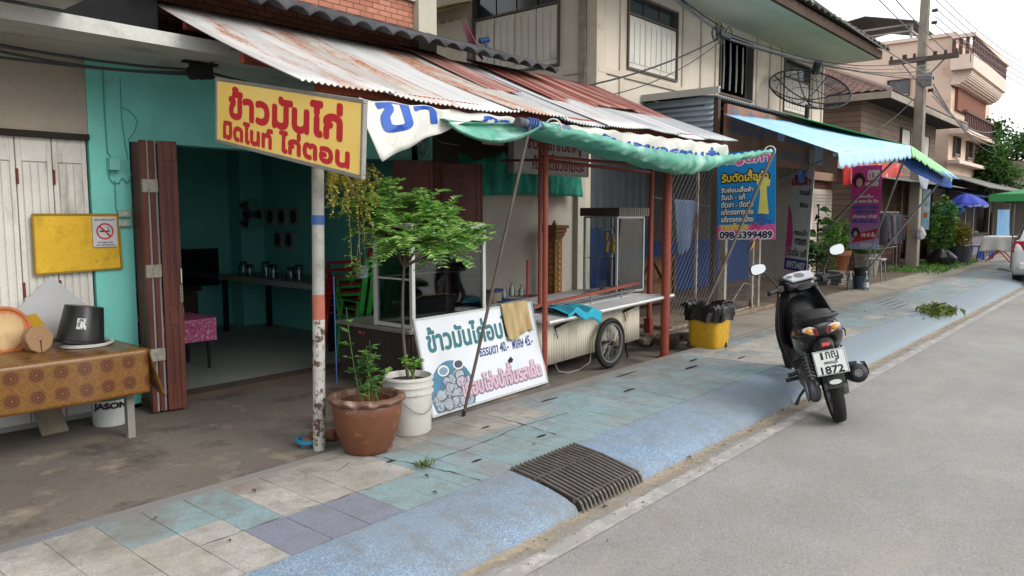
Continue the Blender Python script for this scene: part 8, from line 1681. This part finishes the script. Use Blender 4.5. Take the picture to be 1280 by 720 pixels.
for sg in (-1, 1):
    mb = MB(); mb.add([(.25, sg*.775, 1.02), (.38, sg*.66, 1.40), (1.05, sg*.645, 1.44), (1.1, sg*.785, 1.02)], [(0, 1, 2, 3)]); mb.add([(1.16, sg*.787, 1.02), (1.11, sg*.648, 1.44), (1.9, sg*.645, 1.43), (2.3, sg*.785, 1.02)], [(0, 1, 2, 3)]); mb.build('side_window', M_cglass, car, solid=.014)
    mb = MB(); mb.loft([[(x, sg*(.58+.0), z) for x, z in ((-.09, .70), (-.10, .80), (-.06, .96))]+[(x, sg*.80, z) for x, z in ((.08, .97), (.02, .82), (-.03, .72))], [(x+.03, sg*.60, z) for x, z in ((-.09, .70), (-.10, .80), (-.06, .96))]+[(x+.03, sg*.845, z) for x, z in ((.14, .97), (.06, .82), (.02, .72))]]); mb.build('tail_lamp', mat('red_tail_lamp', '#a5222a', .12, spec=.8), car, bevel=.006)
    for x in (.62, 3.3):
        mb = MB(); mb.lathe([(.18, -.09), (.28, -.085), (.305, -.06), (.305, .06), (.28, .085), (.18, .09), (.18, -.09)], 36, (x, sg*.76, .305), 'Y'); wl = mb.build('wheel', M_black, car, smooth=40)
        mb = MB(); mb.lathe([(0, -.05), (.05, -.05), (.06, -.02)], 16, (x, sg*.76, .305), 'Y'); mb.lathe([(.15, sg*.07), (.19, sg*.085), (.19, -sg*.08)], 36, (x, sg*.76, .305), 'Y')
        for q_ in range(5): t_ = q_*1.2566; mb.bar((x+.03*math.cos(t_), sg*.82, .305+.03*math.sin(t_)), (x+.17*math.cos(t_), sg*.825, .305+.17*math.sin(t_)), .05, .03)
        mb.build('rim', M_alu, wl, smooth=40)
mb = MB(); mb.box(-.13, .0, -.70, .70, .34, .52); mb.build('bumper', M_carw, car, bevel=.04); mb = MB(); mb.box(-.125, -.08, -.16, .16, .70, .81); mb.build('number_plate', mat('plate_white', '#c7c9c8'), car, bevel=.004)
for sg in (-1, 1): mb = MB(); mb.loft([sup(2.55, 1.02, .05, .06, yoff=sg*.93), sup(2.64, 1.02, .06, .07, yoff=sg*.93)]); mb.build('door_mirror', M_carw, car, bevel=.01); mb = MB(); mb.box(3.95, 4.1, sg*.5-.18, sg*.5+.18, .66, .78); mb.build('headlight', mat('headlight_lens', '#a9adb0'), car, bevel=.03)
# pipe lying on the pavement by the car
mb = MB(); a, b = at(1248, 336, Z=.15), at(1266, 339, Z=.15); mb.tube([a, a.lerp(b, .3)+Vector((0, 0, .02)), b], .03, 8); o = mb.build('pipe', mat('pale_pipe', '#a09c96'), org=tuple(a)); tag(o, 'short pale pipe lying on the pavement beside the car', 'pipe')
# ---------------------------------------------------------------- tidy
for o in list(bpy.data.objects):
    if '_org' in o: del o['_org']
    if o.parent is not None and 'category' in o: del o['category']
